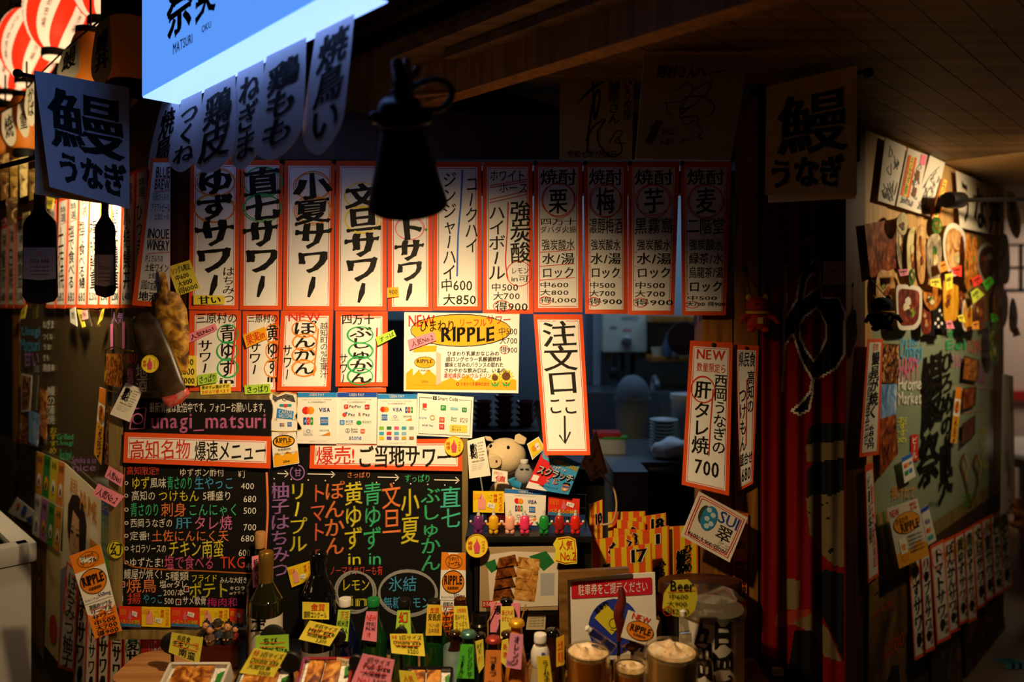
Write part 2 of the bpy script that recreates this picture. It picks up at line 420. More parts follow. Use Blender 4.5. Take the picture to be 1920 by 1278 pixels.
# fascia that crosses over the corner, with a rail on it, and the boarded ceilings
def fp(t): p = Vector((-.286, -.034, 0))+LD*t; return (p.x, p.y)
mb = MB().use(W_SOFF); dirbox(mb, fp(.75), fp(-2.2), .05, 2.17, 2.9, (-1, -1, 0)); structure('trim_6', mb)
mb = MB().use(M('dull brass rail', '6a4a20', .35, .7)); a, b = fp(.7), fp(-2.1)
for z, r, m in ((2.40, .018, 'dull brass rail'), (2.363, .016, 'black')):
    mb.use(MATS.get(m) or mc(m)); mb.tube([(a[0]-.02, a[1]-.02, z), (b[0]-.02, b[1]-.02, z)], r)
structure('trim_7', mb)
mb = MB().use(M('red eave paint', '5a1a10', .6)); dirbox(mb, fp(.75), fp(-2.2), .03, 2.42, 2.9, (-1.02, -1.02, 0))
for i in range(len(mb.v)): mb.v[i] = (mb.v[i][0]-.03, mb.v[i][1]-.03, mb.v[i][2])
structure('trim_8', mb)
CEILM = wood('ceiling board', '5a4220', '8a6a34', .6, axis='X', scale=3, stretch=18)
mb = MB()
for i in range(34):                                           # boards running along the side wall
    o = -.2+i*.075; mb.use(CEILM)
    n2 = Vector((1, -1, 0)).normalized(); a = Vector((XR, 0, 0))-RD*.75+n2*(o-.25); b = Vector((XR, 0, 0))+RD*1.52+n2*(o-.25)
    if o-.25 > -.02: a = Vector((XR, 0, 0))-RD*.75+n2*(o-.25)
    else: a = Vector((XR, 0, 0))-RD*.75+n2*(o-.25)
    mb.prism([a+Vector((0, 0, 2.245)), b+Vector((0, 0, 2.245)), b+n2*.073+Vector((0, 0, 2.245)), a+n2*.073+Vector((0, 0, 2.245))], (0, 0, .02))
mb.use(CEILM); a = Vector((XR, 0, 2.268))-RD*.8; b = a+RD*2.35; n2 = Vector((1, -1, 0)).normalized()
mb.prism([a-n2*.6, b-n2*.6, b+n2*2.4, a+n2*2.4], (0, 0, .02)); structure('ceiling', mb)
mb = MB().use(M('pale plaster board', 'c8a878', .8)); a = Vector((XR, 0, 2.25))+RD*1.53; b = a+RD*3
mb.prism([a-n2*.3, b-n2*.3, b+n2*3, a+n2*3], (0, 0, .03)); structure('ceiling_outer', mb)
# left wall: header, glass, posts, boarded lower part
def zl(py, px): return L.hit(px, py).z
mb = MB().use(W_DARK); dirbox(mb, lp(.03), lp(2.6), .06, 1.66, 2.25, (-1, -1, 0)); structure('wall_left_header', mb)
mb = MB().use(M('grey wainscot', '4a3a26', .7, noise_amt=.2)); dirbox(mb, lp(.03), lp(3.2), .06, 0, 1.06, (-1, -1, 0)); structure('wall_left', mb)
mb = MB().use(glassy('dark shop glass', 'b8b098', .04, .08, .9, .30)); dirbox(mb, lp(.03), lp(1.70), .006, 1.06, 1.66, (-1, -1, 0)); structure('window_1', mb)  # brown diffuse mix paints reflections and the dim interior into the pane
tl = (Vector(L.hit(24, 600))-Vector((XL, 0, 0))).dot(LD)
tl2 = (Vector(L.hit(37, 600))-Vector((XL, 0, 0))).dot(LD)
mb = MB().use(W_POST); q0 = Vector((XL, 0, 0))
dirbox(mb, lp(tl2), lp(tl2+.13), .09, 0, 1.66, (-1, -1, 0)); structure('trim_9', mb)
mb = MB().use('black'); dirbox(mb, lp(tl2+.13), lp(4.2), .05, 0, 1.66, (-1, -1, 0)); structure('wall_left_far', mb)
# right wall
tR = lambda px: (R.hit(px, 600)-Vector((XR, 0, 0))).dot(RD)
mb = MB().use(W_PALE); dirbox(mb, rp(tR(1622)), rp(tR(1883)), .05, 1.58, 2.244, (1, -1, 0)); structure('wall_right', mb)
mb = MB().use(W_DARK); dirbox(mb, rp(.0), rp(tR(1622)), .05, 0, 2.244, (1, -1, 0)); structure('trim_10', mb)
mb = MB().use(W_PALE); dirbox(mb, rp(tR(1622)), rp(tR(1636)), .055, .0, 1.58, (1, -1, 0)); structure('trim_11', mb)
FROST = M('frosted green window', '8c9a80', .25, noise_amt=.06, noise_scale=4)
mb = MB().use(FROST); dirbox(mb, rp(tR(1636)), rp(tR(1866)), .01, .78, 1.58, (1, -1, 0)); structure('window_2', mb)
mb = MB().use(wood('amber jamb', '8a6428', 'b08a3c', .5)); dirbox(mb, rp(tR(1862)), rp(tR(1882)), .06, .72, 1.75, (1, -1, 0)); structure('trim_12', mb)
mb = MB().use(W_FRAME); dirbox(mb, rp(tR(1636)), rp(tR(1882)), .05, .72, .78, (1, -1, 0)); structure('trim_13', mb)
mb = MB().use(M('brown side wainscot', '3a2414', .7)); dirbox(mb, rp(tR(1636)), rp(tR(1882)), .04, 0, .72, (1, -1, 0)); structure('wall_right_lower', mb)
# kitchen room behind the front
mb = MB().use(M('kitchen grey wall', '8a98a0', .6, noise_amt=.08, noise_scale=3)); mb.box((-.45, 2.33, 1.3), (5.1, .06, 2.7)); structure('wall_kitchen', mb)
mb = MB().use(M('kitchen ceiling paint', '6a6e70', .7)); mb.prism([(-.9, .1, 2.62), (.66, .1, 2.62), (2.6, 2.3, 2.62), (-2.6, 2.3, 2.62)], (0, 0, .03)); structure('ceiling_kitchen', mb)
mb = MB().use('dark'); dirbox(mb, (2.50, 1.88), (2.1, 2.3), .04, 0, 2.7, (-1, -1, 0)); structure('kitchen_light_block', mb)  # unseen partition added to keep kitchen light off the hall
# counter
mb = MB().use(wood('counter oak', '8a5a28', 'b8803e', .35, axis='X')); mb.box((-.15, -.25, .70), (1.58, .5, .04), bev=.006)
co = mb.build('serving_counter', origin=(-.12, -.21, .0)); tag(co, 'long wooden serving counter crowded with bottles below the chalkboards', 'counter')
mb = MB().use(W_DARK); mb.box((-.12, -.15, .34), (1.5, .28, .68)); mb.build('base_cabinet', co)
# far things through the gap at the right edge
mb = MB().use(M('hall wall cream', 'd8c0b0', .8)); mb.box((4.4, 3.7, 1.4), (3.4, .06, 2.8)); structure('wall_hall', mb)
# ================================================================== lamps that light the shop
BLK = M('lamp black metal', '0b0b0c', .38, .4)
def clamp_lamp():
    c = at(765, 382, -.70); t = empty('clamp_lamp', 'black cone clamp lamp hanging before the top row of menu strips', 'lamp', c)
    xf = Matrix.Translation(c) @ Matrix.Rotation(math.radians(32), 4, 'X') @ Matrix.Scale(.765, 4)
    mb = MB().use(BLK); mb.lathe([(.090, 0), (.088, .012), (.074, .06), (.058, .12), (.047, .165), (.044, .175), (.042, .175), (.045, .16), (.056, .12), (.072, .06), (.086, .012), (.088, .0)], xf=xf, n=40, cap=False); mb.build('lamp_shade', t)
    mb = MB().use(BLK); mb.lathe([(.046, .17), (.046, .225), (.040, .235), (.034, .24), (.0001, .242)], xf=xf, n=28); mb.lathe([(.052, .19), (.054, .195), (.052, .2)], xf=xf, n=28, cap=False); mb.build('socket_housing', t)
    mb = MB().use(M('bulb glass', 'ffe2b0', emit=6, ecol='ffcf8a')); mb.ball((0, 0, .055), (.022, .022, .028), xf=xf); mb.build('bulb', t)
    for s in (-1, 1):
        mb = MB().use(BLK); mb.lathe([(.011, -.006), (.014, 0), (.014, .012), (.008, .018)], xf=xf @ Matrix.Translation((s*.048, 0, .2)) @ Matrix.Rotation(s*math.pi/2, 4, 'Y'), n=14); mb.build('knob', t)
    top = xf @ Vector((0, 0, .24))
    mb = MB().use(BLK); mb.tube(smoothpath([top, top+Vector((.0, .0, .03)), top+Vector((-.005, .01, .06)), at(762, 165, -.74)]), .010); a = at(770, 178, -.74); b = at(842, 172, -.165); mb.build('swivel_arm', t)
    mb = MB().use(W_SOFF); mb.tube([a, b], .006); mb.build('dowel', t)
    k = at(763, 160, -.74); mb = MB().use(M('wing nut steel', '8a8a90', .25, .9)); mb.lathe([(.011, 0), (.012, .006), (.010, .016), (.006, .02), (.0055, .045), (.0001, .045)], c=k, n=14)
    for s in (-1, 1): mb.tube([k+Vector((0, 0, .008)), k+Vector((s*.014, 0, .02)), k+Vector((s*.02, 0, .032))], .005, radii=[.004, .006, .007])
    mb.build('wing_nut', t)
    mb = MB().use(M('cable rubber', '101012', .5)); p = lambda x, y, Y=-.73: at(x, y, Y)
    mb.tube(smoothpath([p(755, 215), p(760, 180), p(780, 160), p(815, 150), p(842, 160), p(846, 182), p(828, 203), p(800, 207), p(775, 200)], 6), .006); mb.tube(smoothpath([p(745, 195), p(733, 190), p(732, 175), p(745, 165), p(762, 165)], 5), .003); mb.build('cord', t)
    l = lamp('clamp_lamp_light', 'SPOT', xf @ Vector((0, .0, .004)), 52, (1, .69, .35), at(750, 1200, 0), spot_size=math.radians(143), spot_blend=1.0, shadow_soft_size=.03)
    return t
clamp_lamp()
# a second clamp lamp behind the hanging flag lights the strips of the side wall
def small_lamp(name, label, c, aim, tail, energy, r=.045, col=(1, .74, .40), size=150, ln=1):
    t = empty(name, label, 'lamp', c)
    q = (Vector(c)-Vector(aim)).to_track_quat('Z', 'Y').to_matrix().to_4x4(); q.translation = c
    mb = MB().use(BLK); mb.lathe([(a*r, z*ln) for a, z in ((1, 0), (.98, .01), (.6+.35*(ln < 1), .06), (.55+.3*(ln < 1), .10), (.5, .10), (.55, .06), (.94, .008))], xf=q, n=24, cap=False); mb.lathe([(r*.56, .095*ln), (r*.5, .13*ln), (.0001, .132*ln)], xf=q, n=20); mb.build('lamp_shade', t)
    mb = MB().use(MATS['bulb glass']); mb.ball((0, 0, .035*ln), (.016, .016, .02*ln), xf=q); mb.build('bulb', t)
    mb = MB().use(BLK); mb.tube([q @ Vector((0, 0, .12*ln)), Vector(tail)], .007); mb.build('arm', t)
    lamp(name+'_light', 'SPOT', q @ Vector((0, 0, -.004)), energy, col, aim, spot_size=math.radians(size), spot_blend=1, shadow_soft_size=.03)
    return t
wl = L.hit(150, 470)
small_lamp('clamp_lamp', 'small black clamp lamp hidden behind the hanging eel flag', at(138, 322, .18), wl, at(-20, 318, .18), 75)
# black rod with a thick end before the eel cloth; the side wall is lit by a ceiling spot past the picture edge
e0 = R.hit(1776, 375, .10); e1 = R.hit(1802, 375, .10); e2 = R.hit(1990, 372, .34)
mb = MB().use(BLK); mb.tube([e0, e0.lerp(e1, .1), e1.lerp(e0, .1), e1], .03, 20, radii=[.028, .032, .032, .024]); o = mb.build('flag_rod', origin=e1); tag(o, 'black rod with a thick barrel end before the eel cloth', 'rod')
mb = MB().use(BLK); mb.tube([e1, e2], .009); mb.build('shaft', o)
lamp('ceiling_spot_light', 'SPOT', (2.25, .50, 2.2), 54, (1, .74, .42), R.hit(1745, 540), spot_size=math.radians(104), spot_blend=1, shadow_soft_size=.05)
# ------------------------------------------------------------------ blue light box sign
A0 = at(268, 181, -.10); ND = Vector((1, 1, 0)).normalized(); SD = -LD
def lightbox():
    t = empty('lightbox_sign', 'glowing blue light box sign above the corner, lettered black', 'sign', A0)
    E1 = M('blue lit acrylic', '5a9aff', .3, emit=.95, ecol='5c9cff'); E2 = M('bright lit acrylic underside', '8ac4ff', .3, emit=2.1, ecol='86aaff')
    a = A0; b = A0+SD*.93; h = Vector((0, 0, .55)); n = ND*.09; e = -ND*.002
    mb = MB().use(E1); mb.prism([a+e, b+e, b+e+h, a+e+h], ND*.002); mb.build('face_panel', t, False)
    mb = MB().use(E2); mb.prism([a, b, b+n, a+n], (0, 0, -.003)); mb.build('underside_panel', t, False)
    mb = MB().use(M('sign housing', '3a342c', .5, .3)); mb.prism([a-SD*.008, a+n-SD*.008, a+n-SD*.008+h, a-SD*.008+h], SD*.007); mb.prism([a+n, b+n, b+n+h, a+n+h], ND*.004); mb.build('housing', t, False)
    P = Plane(A0-ND*.0025, -ND)
    s = Sheet('lettering', None, None, [(300, -60), (420, -100), (420, 60), (300, 110)], P, .001, 'ink'); s.base = MB()
    for tx, q in (('祭', [(312, -42), (362, -66), (362, 44), (312, 78)]), ('奥', [(370, -58), (408, -78), (404, 20), (366, 42)])):
        s.quad = q; s.frame = (100, 100); s.h(tx, 0, 0, 100, 100, wt=.03, brush=.05, jit=0)
    s.quad = [(324, 82), (361, 62), (361, 80), (324, 103)]; s.h('MATSURI', 0, 0, 100, 100, wt=.02, brush=0, jit=0, slant=0)
    s.quad = [(378, 49), (396, 38), (396, 51), (378, 63)]; s.h('OKU', 0, 0, 100, 100, wt=.02, brush=0, jit=0, slant=0)
    s.ink.build('lettering', t, False)
lightbox()
# petal shaped flags under the light box
PF = Plane(A0+ND*.06, -ND)
GF = 'petal flags under the light box'
def petal(label, tl, tr, br, bl, txt, tx, plane=PF, off=.0, group=GF, paper='f0eef4', name='petal_flag', **k):
    """tl,tr at the hem; the lower end is rounded"""
    tl, tr, br, bl = map(Vector, (tl, tr, br, bl)); d = (bl-tl)*.18
    o = [tl, tr]+[Vector(p) for p in smoothpath([tr, tr*.45+br*.55+Vector((3, 0)), br-(br-tr)*.12, (br+bl)/2+(bl-tl)*.05, bl-(bl-tl)*.12, tl*.45+bl*.55-Vector((4, 0)), tl], 4)[1:-1]]
    s = Sheet(name, label, 'flag', [tuple(tl), tuple(tr), tuple(br), tuple(bl)], plane, off, paper, outline=[tuple(p) for p in o], group=group, thick=.0006)
    s.frame = (100, 100); s.v(txt, *tx, wt=k.get('wt', .02), brush=.05, slant=k.get('slant', .15)); s.done(); return s
petal('white petal flag brushed for grilled chicken, first by the winery strip', (304, 190), (336, 196), (322, 300), (275, 335), '焼鳥', (15, 8, 85, 92), off=-.01)
petal('white petal flag brushed for chicken meatballs, second from the sign end', (340, 188), (378, 170), (368, 312), (314, 320), 'つくね', (12, 12, 88, 92))
petal('white petal flag brushed for chicken skin, between meatball and leek flags', (384, 168), (441, 140), (434, 308), (360, 324), '鶏皮', (10, 10, 90, 88), off=.005)
petal('white petal flag brushed for leek skewers, half behind its neighbour', (446, 136), (494, 112), (486, 298), (428, 318), 'ねぎま', (12, 8, 88, 94))
petal('white petal flag brushed for chicken thigh, widest under the sign', (500, 106), (574, 70), (562, 270), (474, 306), '鶏もも', (12, 12, 86, 92), off=.006, wt=.026)
petal('white petal flag brushed for grilled chicken, last before the brass rail', (592, 62), (664, 26), (636, 262), (566, 292), '焼鳥い', (14, 6, 92, 92), wt=.026)
# ------------------------------------------------------------------ the two eel cloths on rods
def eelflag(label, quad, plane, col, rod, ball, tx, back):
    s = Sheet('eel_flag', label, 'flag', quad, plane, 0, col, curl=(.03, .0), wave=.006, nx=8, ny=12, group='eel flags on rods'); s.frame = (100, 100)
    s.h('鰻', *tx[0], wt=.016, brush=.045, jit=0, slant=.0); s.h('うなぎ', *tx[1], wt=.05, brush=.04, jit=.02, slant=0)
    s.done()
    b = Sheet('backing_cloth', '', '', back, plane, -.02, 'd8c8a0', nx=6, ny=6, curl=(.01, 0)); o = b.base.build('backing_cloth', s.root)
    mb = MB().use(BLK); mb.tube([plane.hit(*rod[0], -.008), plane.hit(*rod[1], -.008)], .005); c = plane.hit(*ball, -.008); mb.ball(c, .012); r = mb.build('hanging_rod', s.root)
PL1 = Plane(at(245, 180, .10), (1, -1, 0)); PL2 = Plane(at(1437, 160, -.10), (-1, -1, 0))
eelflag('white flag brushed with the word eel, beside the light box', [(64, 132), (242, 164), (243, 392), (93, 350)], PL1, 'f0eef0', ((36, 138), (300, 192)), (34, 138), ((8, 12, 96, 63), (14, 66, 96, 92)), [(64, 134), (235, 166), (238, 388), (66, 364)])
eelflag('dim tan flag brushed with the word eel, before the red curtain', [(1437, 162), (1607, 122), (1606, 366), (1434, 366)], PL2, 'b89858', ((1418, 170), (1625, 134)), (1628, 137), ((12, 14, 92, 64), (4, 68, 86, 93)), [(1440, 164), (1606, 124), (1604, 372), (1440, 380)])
# ------------------------------------------------------------------ lanterns
LRED = M('lit lantern red', 'ff3018', .5, emit=1.0, ecol='ff3214'); LWHT = M('lit lantern white', 'ffe0b8', .5, emit=1.0, ecol='ffd8a8'); LOR = M('orange lantern paper', 'd87a18', .55, emit=.02, ecol='d86a10')  # paper of the unlit orange lanterns is given a faint glow
INKR = M('lantern red ink', 'a01810', .6)
def lantern(label, px, py, d, r, h, lit=True, name='paper_lantern', group=None, seed=0):
    Y = d-DCAM; c = at(px, py, Y); t = empty(name, label, 'lantern', c, group)
    mb = MB(); n = 48; k = 36; ms = [LRED, LWHT] if lit else [LOR]; vs = []; 
    for i in range(n):
        for q in range(k+1):
            v = q/k; rr = r*(max(0, 1-(2*v-1)**2*(.80 if lit else .55)))**.5; rr *= 1+.012*(q % 2); a = 2*math.pi*i/n+(v-.5)*(.9 if lit else 0)+seed
            vs.append(c+Vector((rr*math.cos(a), rr*math.sin(a), .02+h*v)))
    fl = {0: [], 1: []}
    for i in range(n):
        for q in range(k):
            j = (i+1) % n; fl[(i//4) % 2 if lit else 0].append((i*(k+1)+q, j*(k+1)+q, j*(k+1)+q+1, i*(k+1)+q+1))
    for m in range(len(ms)):
        mb.use(ms[m]); base = len(mb.v)
        if m == 0: mb.v += [tuple(p) for p in vs]; b0 = base
        for f in fl[m]: mb.f.append(tuple(b0+x for x in f)); mb.m.append(mb.cur)
    mb.build('lantern_shade', t)
    for z, nm in ((0, 'base_ring'), (h+.02, 'top_ring')):
        rb = r*(.45 if lit else .67)
        mb = MB().use('black'); mb.lathe([(rb, -.012), (rb*1.03, 0), (rb, .022), (rb*.86, .022), (rb*.86, -.012)], c=c+Vector((0, 0, z)), n=28, cap=False); mb.lathe([(rb, -.012), (rb*.86, -.012)], c=c+Vector((0, 0, z)), n=28, cap=False)
        mb.build(nm, t)
    if lit:
        mb = MB().use(LWHT); mb.lathe([(r*.3, -.02), (r*.40, -.016), (r*.42, .01)], c=c, n=24); mb.build('lamp_holder', t)
        # small writing that follows the shade
        mb = MB().use(INKR)
        for g in range(6):
            tx = 'ひろめ市場'
            for ci, ch in enumerate(tx):
                gv, gf = glyph(ch, .01); out = []
                for x, y in gv:
                    v = .82-.13*ci-.13*(1-(y+.1)/1.0)+.02; rr = r*(max(0, 1-(2*v-1)**2*.80))**.5*1.016; a = 2*math.pi*((g*8+6)/n)+(v-.5)*.9+seed+(x-.5)*.17
                    out.append(c+Vector((rr*math.cos(a), rr*math.sin(a), .02+h*v)))
                mb.add(out, gf)
        mb.build('lettering', t, False)
    mb = MB().use('black'); mb.tube([c+Vector((0, 0, h+.03)), c+Vector((0, 0, h+.18))], .004); mb.build('hanging_cord', t)
    if lit: lamp('lantern_glow', 'POINT', c+Vector((0, 0, -.12)), .35, (1, .5, .25), shadow_soft_size=.08)
    return t
GL1 = 'lit red and white lanterns in a row'
for lab, px, py, d, sd in (('lit striped lantern nearest the light box, mostly above the picture', 247, 12, 2.675, .2), ('lit striped lantern second from the light box', 194, 46, 2.84, .5), ('lit striped lantern third from the light box', 105, 104, 3.19, .1),
                           ('lit striped lantern fourth from the light box', 52, 155, 3.59, .7), ('lit striped lantern at the far end of the row', 20, 178, 3.8, .3)):
    lantern(lab, px, py, d, .122, .32, True, group=GL1, seed=sd)
GL2 = 'unlit orange lanterns under the striped ones'
for lab, px, py, d, r, h in (('big orange lantern beside the light box, its black ring on top', 248, 168, 2.3, .095, .19), ('orange lantern half behind the petal flags', 170, 196, 2.7, .072, .23),
                            ('orange lantern low in its row, past the flag edge', 50, 290, 3.2, .075, .22), ('orange lantern cut by the picture edge, last of its row', 10, 305, 3.4, .075, .22)):
    lantern(lab, px, py, d, r, h, False, group=GL2)
GP2 = 'petal flags before the orange lanterns'
mb = MB().use('black'); mb.tube(smoothpath([at(215, 14, .2), at(192, 35, .19), at(132, 84, .53), at(57, 158, .78), at(40, 190, .88), at(12, 205, .98), at(-40, 232, 1.1), L.hit(-60, 215)]), .003); o = mb.build('flag_line', origin=at(215, 14, .2)); tag(o, 'thin black line from which petal flags hang before the orange lanterns', 'line')
PF2 = lambda d: FY(d-2)
petal('white petal flag before the big orange lantern', (180, 50), (204, 20), (208, 150), (172, 158), '鰻丼', (12, 20, 88, 80), PF2(2.2), group=GP2, paper='d8cfb8')
petal('white petal flag second before the orange lanterns', (118, 96), (146, 70), (146, 146), (108, 150), '鰻', (12, 10, 88, 70), PF2(2.55), group=GP2, paper='d8cfb8')
petal('small white petal flag hanging just past the big flag', (50, 165), (64, 150), (66, 238), (50, 228), 'かば', (12, 10, 88, 80), PF2(2.8), group=GP2, paper='d8cfb8')
petal('small white petal flag next to the picture edge', (34, 196), (46, 185), (55, 258), (38, 252), '重', (5, 30, 95, 80), PF2(2.9), group=GP2, paper='d8cfb8')
petal('small white petal flag last of its row at the picture edge', (4, 210), (22, 200), (30, 272), (10, 270), '焼', (8, 20, 92, 80), PF2(3.0), group=GP2, paper='d8cfb8')
# ================================================================== menu strips on the header beam
GS = 'red bordered menu strips on the header beam'
def strip(label, x0, y0, x1, y1, off=.006, curl=(.012, -.006), bx0=None, bx1=None, m=8, **k):
    q = [(x0, y0), (x1, y0), (bx1 if bx1 is not None else x1, y1), (bx0 if bx0 is not None else x0, y1)]
    s = Sheet('menu_strip', label, 'menu sign', q, k.pop('plane', F), off, 'red', group=k.pop('group', GS), curl=curl, wave=random.uniform(-.0015, .0015), **k)
    s.panel(m, 8, top=10, rule='redink')
    return s
B = dict(wt=.038, brush=.065, jit=.06, slant=.12)
def rings(s, cx, ys, rx, ry, cols):
    for y in ys:
        for c in cols: s.ring(cx, y, rx, ry, 1.8, c, 1, 2)
top = [
 ('red bordered menu strip brushed for yuzu sour, first in the top row', 357, 450, 'ゆずサワー', 368, 438, 316, 558, 'orange', 2),
 ('red bordered menu strip brushed for naoshichi sour, with green rings', 452, 531, '直七サワー', 458, 525, 316, 560, 'green', 2),
 ('red bordered menu strip brushed for konatsu sour, with two orange rings', 533, 628, '小夏サワー', 553, 620, 325, 560, 'orange', 2),
 ('red bordered menu strip brushed for buntan sour, with yellow rings', 630, 725, '文旦サワー', 648, 712, 345, 570, 'yellow', 2),
 ('red bordered menu strip for tomato sour, partly behind the black lamp', 727, 811, 'トマトサワー', 742, 796, 330, 566, 'pink', 3)]
for i, (lab, x0, x1, t, a, b, y0, y1, col, nr) in enumerate(top):
    s = strip(lab, x0, 299+i*.8, x1, 580+i*.7, off=.006+.001*(i % 2), bx0=x0-3 if i < 4 else x0, bx1=x1-3 if i < 3 else x1)
    hh = (y1-y0)/len(t)
    rings(s, (a+b)/2, [y0+hh*(k+.5) for k in range(nr)], (b-a)*.52, hh*.55, [col])
    s.v(t, a, y0, b, y1, layer=2, **B)
    if i == 0: s.v('はちみつ', 417, 500, 440, 568, wt=.004)
    if i == 4: s.line([(795, 428), (801, 432)], 4, 'green')
    s.done(); pin(s, x1-2, 303)
def note(name, label, quad, col, rows, plane=F, off=.012, ink='ink', cat='price tag', wt=.004, layer=1, group=None, **k):
    """small sticky note; rows = (text, x0,y0,x1,y1[,ink]) in the 100 x 100 frame of the note"""
    s = Sheet(name, label, cat, quad, plane, off, col, nx=2, ny=3, frame=(100, 100), curl=(.003, 0), group=group, **k)
    for r in rows: s.h(r[0], *r[1:5], r[5] if len(r) > 5 else ink, wt=r[6] if len(r) > 6 else wt)
    s.done(); return s
note('price_note', 'small yellow note reading 900 between two top strips', [(726, 539), (747, 538), (748, 556), (726, 558)], 'amber', [('900', 15, 25, 90, 70)], off=.02)
s = strip('red bordered menu strip for cola and ginger highballs, with a blue stroke', 812, 303, 903, 582)
s.v('コークハイ', 872, 330, 897, 475, wt=.008); s.v('ジンジャーハイ', 830, 322, 856, 525, wt=.008)
s.line(smoothpath([(867, 318), (864, 380), (859, 440), (857, 518)]), 3.2, 'blue')
s.h('中600', 826, 522, 886, 546, wt=.008); s.h('大850', 830, 550, 893, 572, wt=.008); s.done(); pin(s, 814, 304)
s = strip('red bordered menu strip for a strong soda highball, lemon circled', 905, 303, 998, 588, bx1=1000)
s.h('ホワイト', 918, 318, 985, 340, wt=.006); s.h('ホース', 935, 342, 990, 362, wt=.006)
for a, b in ((348, 336), (352, 340), (374, 358), (380, 364)): s.line([(918, a), (988, b)], 1.6, 'redink')
s.v('強炭酸', 957, 376, 995, 492, wt=.012); s.v('ハイボール', 916, 384, 948, 525, wt=.008)
s.line(smoothpath([(953, 378), (951, 430), (948, 490), (952, 522)]), 2.2, 'redink')
s.ring(974, 513, 24, 22, 1.5, 'redink'); s.h('レモン|in可', 958, 500, 992, 530, wt=.003)
s.h('中500', 920, 530, 972, 546); s.h('大700', 924, 547, 975, 562); s.ring(940, 574, 15, 11, 1.5, 'redink'); s.h('得900', 928, 565, 990, 584, wt=.01); s.done(); pin(s, 906, 306, 'silver', 3)
def shochu(label, x0, x1, y1, kanji, maker, rows, prices, bx0=None, bx1=None, small=None, curl=(.03, -.015)):
    s = strip(label, x0, 303, x1, y1, bx0=bx0, bx1=bx1, curl=curl, off=.005+random.uniform(0, .003)); d = x1-x0; a = x0+d*.12; b = x1-d*.12
    s.h('焼酎', a, 317, b, 347, wt=.012); s.v(kanji, a+d*.18, 352, b-d*.18, 400, wt=.012); s.ring((a+b)/2, 376, d*.34, 31, 1.6, 'redink', 1, 2)
    s.h(maker, a, 408, b, 438, wt=.004)
    if small: s.h(small, a+d*.4, 408, b, 416, wt=0)
    y = 448
    for r in rows:
        s.h(r, a+d*.04, y, b-d*.04, y+21, wt=.006 if len(r) > 3 else .012); s.line([(a, y+25), (b-3, y+20)], 1.3, 'redink'); y += 26
    n = len(prices); y += 2; hh = (y1-14-y)/n
    for i, p in enumerate(prices):
        s.h(p, a, y+i*hh, b-d*(.16 if i < n-1 else 0), y+(i+1)*hh-3, wt=.008)
    s.ring(a+d*.11, y+(n-.55)*hh, d*.13, hh*.52, 1.4, 'redink')
    s.done(); pin(s, x0+3, 306); return s
shochu('menu strip for chestnut shochu, kanji in a red circle, above the order sign', 1001, 1092, 585, '栗', '四万十|ダバダ火振', ['強炭酸水', '水/湯', 'ロック'], ['中600', '大800', '得1,000'], curl=(.01, 0))
shochu('menu strip for plum shochu, third from the far end of the top row', 1094, 1177, 588, '梅', '濃醇梅酒', ['強炭酸水', '水/湯', 'ロック'], ['中500', '大700', '得900'], bx0=1097)
shochu('menu strip for sweet potato shochu, second from the end of the top row', 1178, 1274, 590, '芋', '黒霧島', ['強炭酸水', '水/湯', 'ロック'], ['中500', '大700', '得900'], bx1=1264, small='レモン可')
shochu('menu strip for barley shochu, last of the top row beside the post', 1276, 1371, 591, '麦', '二階堂', ['強炭酸水', '緑茶/水', '烏龍茶/湯', 'ロック'], ['中500', '大700 得900'], bx0=1279, bx1=1361, small='レモン可')
# ------------------------------------------------------------------ second row
GS2 = 'red bordered strips of the second row'
s = strip('lower strip for green yuzu sour, with green rings and pink tag', 355, 581, 452, 733, group=GS2, m=10)
s.h('三原村の', 367, 586, 446, 606, wt=.008); s.v('青ゆずin'[:3], 412, 607, 440, 706, wt=.016); s.h('in', 410, 709, 440, 719, wt=.014); s.v('サワー', 372, 637, 398, 700, wt=.014)
rings(s, 427, (625, 658, 690), 19, 17, ['green']); s.line([(443, 614), (432, 700)], 3, 'redink'); s.done()
note('rank_tag', 'pink number one tag stuck on the green yuzu strip', [(348, 628), (403, 606), (408, 618), (354, 643)], 'pink', [('人気No.1', 10, 20, 90, 85)], off=.02)
note('price_note', 'square yellow note of three prices at the edge of the green yuzu strip', [(320, 664), (368, 667), (369, 723), (326, 721)], 'note', [('中600', 10, 6, 90, 34), ('大800', 12, 38, 92, 66), ('得1000', 10, 70, 92, 96)], off=.022, wt=.01)
note('taste_tag', 'lime green tag under the green yuzu strip', [(370, 703), (407, 698), (408, 716), (371, 722)], 'lime', [('さっぱり', 8, 10, 95, 90)], off=.024)
note('price_note', 'long yellow note of tiny writing below the green yuzu strip', [(375, 722), (432, 718), (433, 737), (376, 740)], 'note', [('青ゆずor黄ゆずが', 5, 8, 96, 46), ('お好みで選べます', 5, 54, 96, 94, 'redink')], off=.018, wt=.002)
note('taste_tag', 'yellow sweet tag below the yuzu sour strip', [(363, 553), (421, 554), (421, 570), (363, 571)], 'note', [('甘い', 15, 5, 90, 95)], off=.022, wt=.02)
note('price_note', 'tilted yellow note of three prices beside the yuzu sour strip', [(314, 500), (356, 487), (375, 540), (333, 555)], 'note', [('シングル限定', 8, 8, 92, 30), ('中600', 15, 34, 75, 54), ('大800', 15, 56, 80, 76), ('得1000', 10, 78, 95, 98)], off=.03, wt=.008)
s = strip('lower strip for yellow yuzu sour, with an orange ringed name', 455, 582, 523, 738, group=GS2, off=.005, m=8)
s.h('三原村の', 464, 588, 522, 604, wt=.006); s.v('黄ゆず', 500, 607, 522, 700, wt=.016); s.h('in', 500, 703, 521, 716, wt=.014); s.v('サワー', 466, 640, 490, 702, wt=.012); rings(s, 512, (625, 658, 690), 15, 17, ['orange']); s.done()
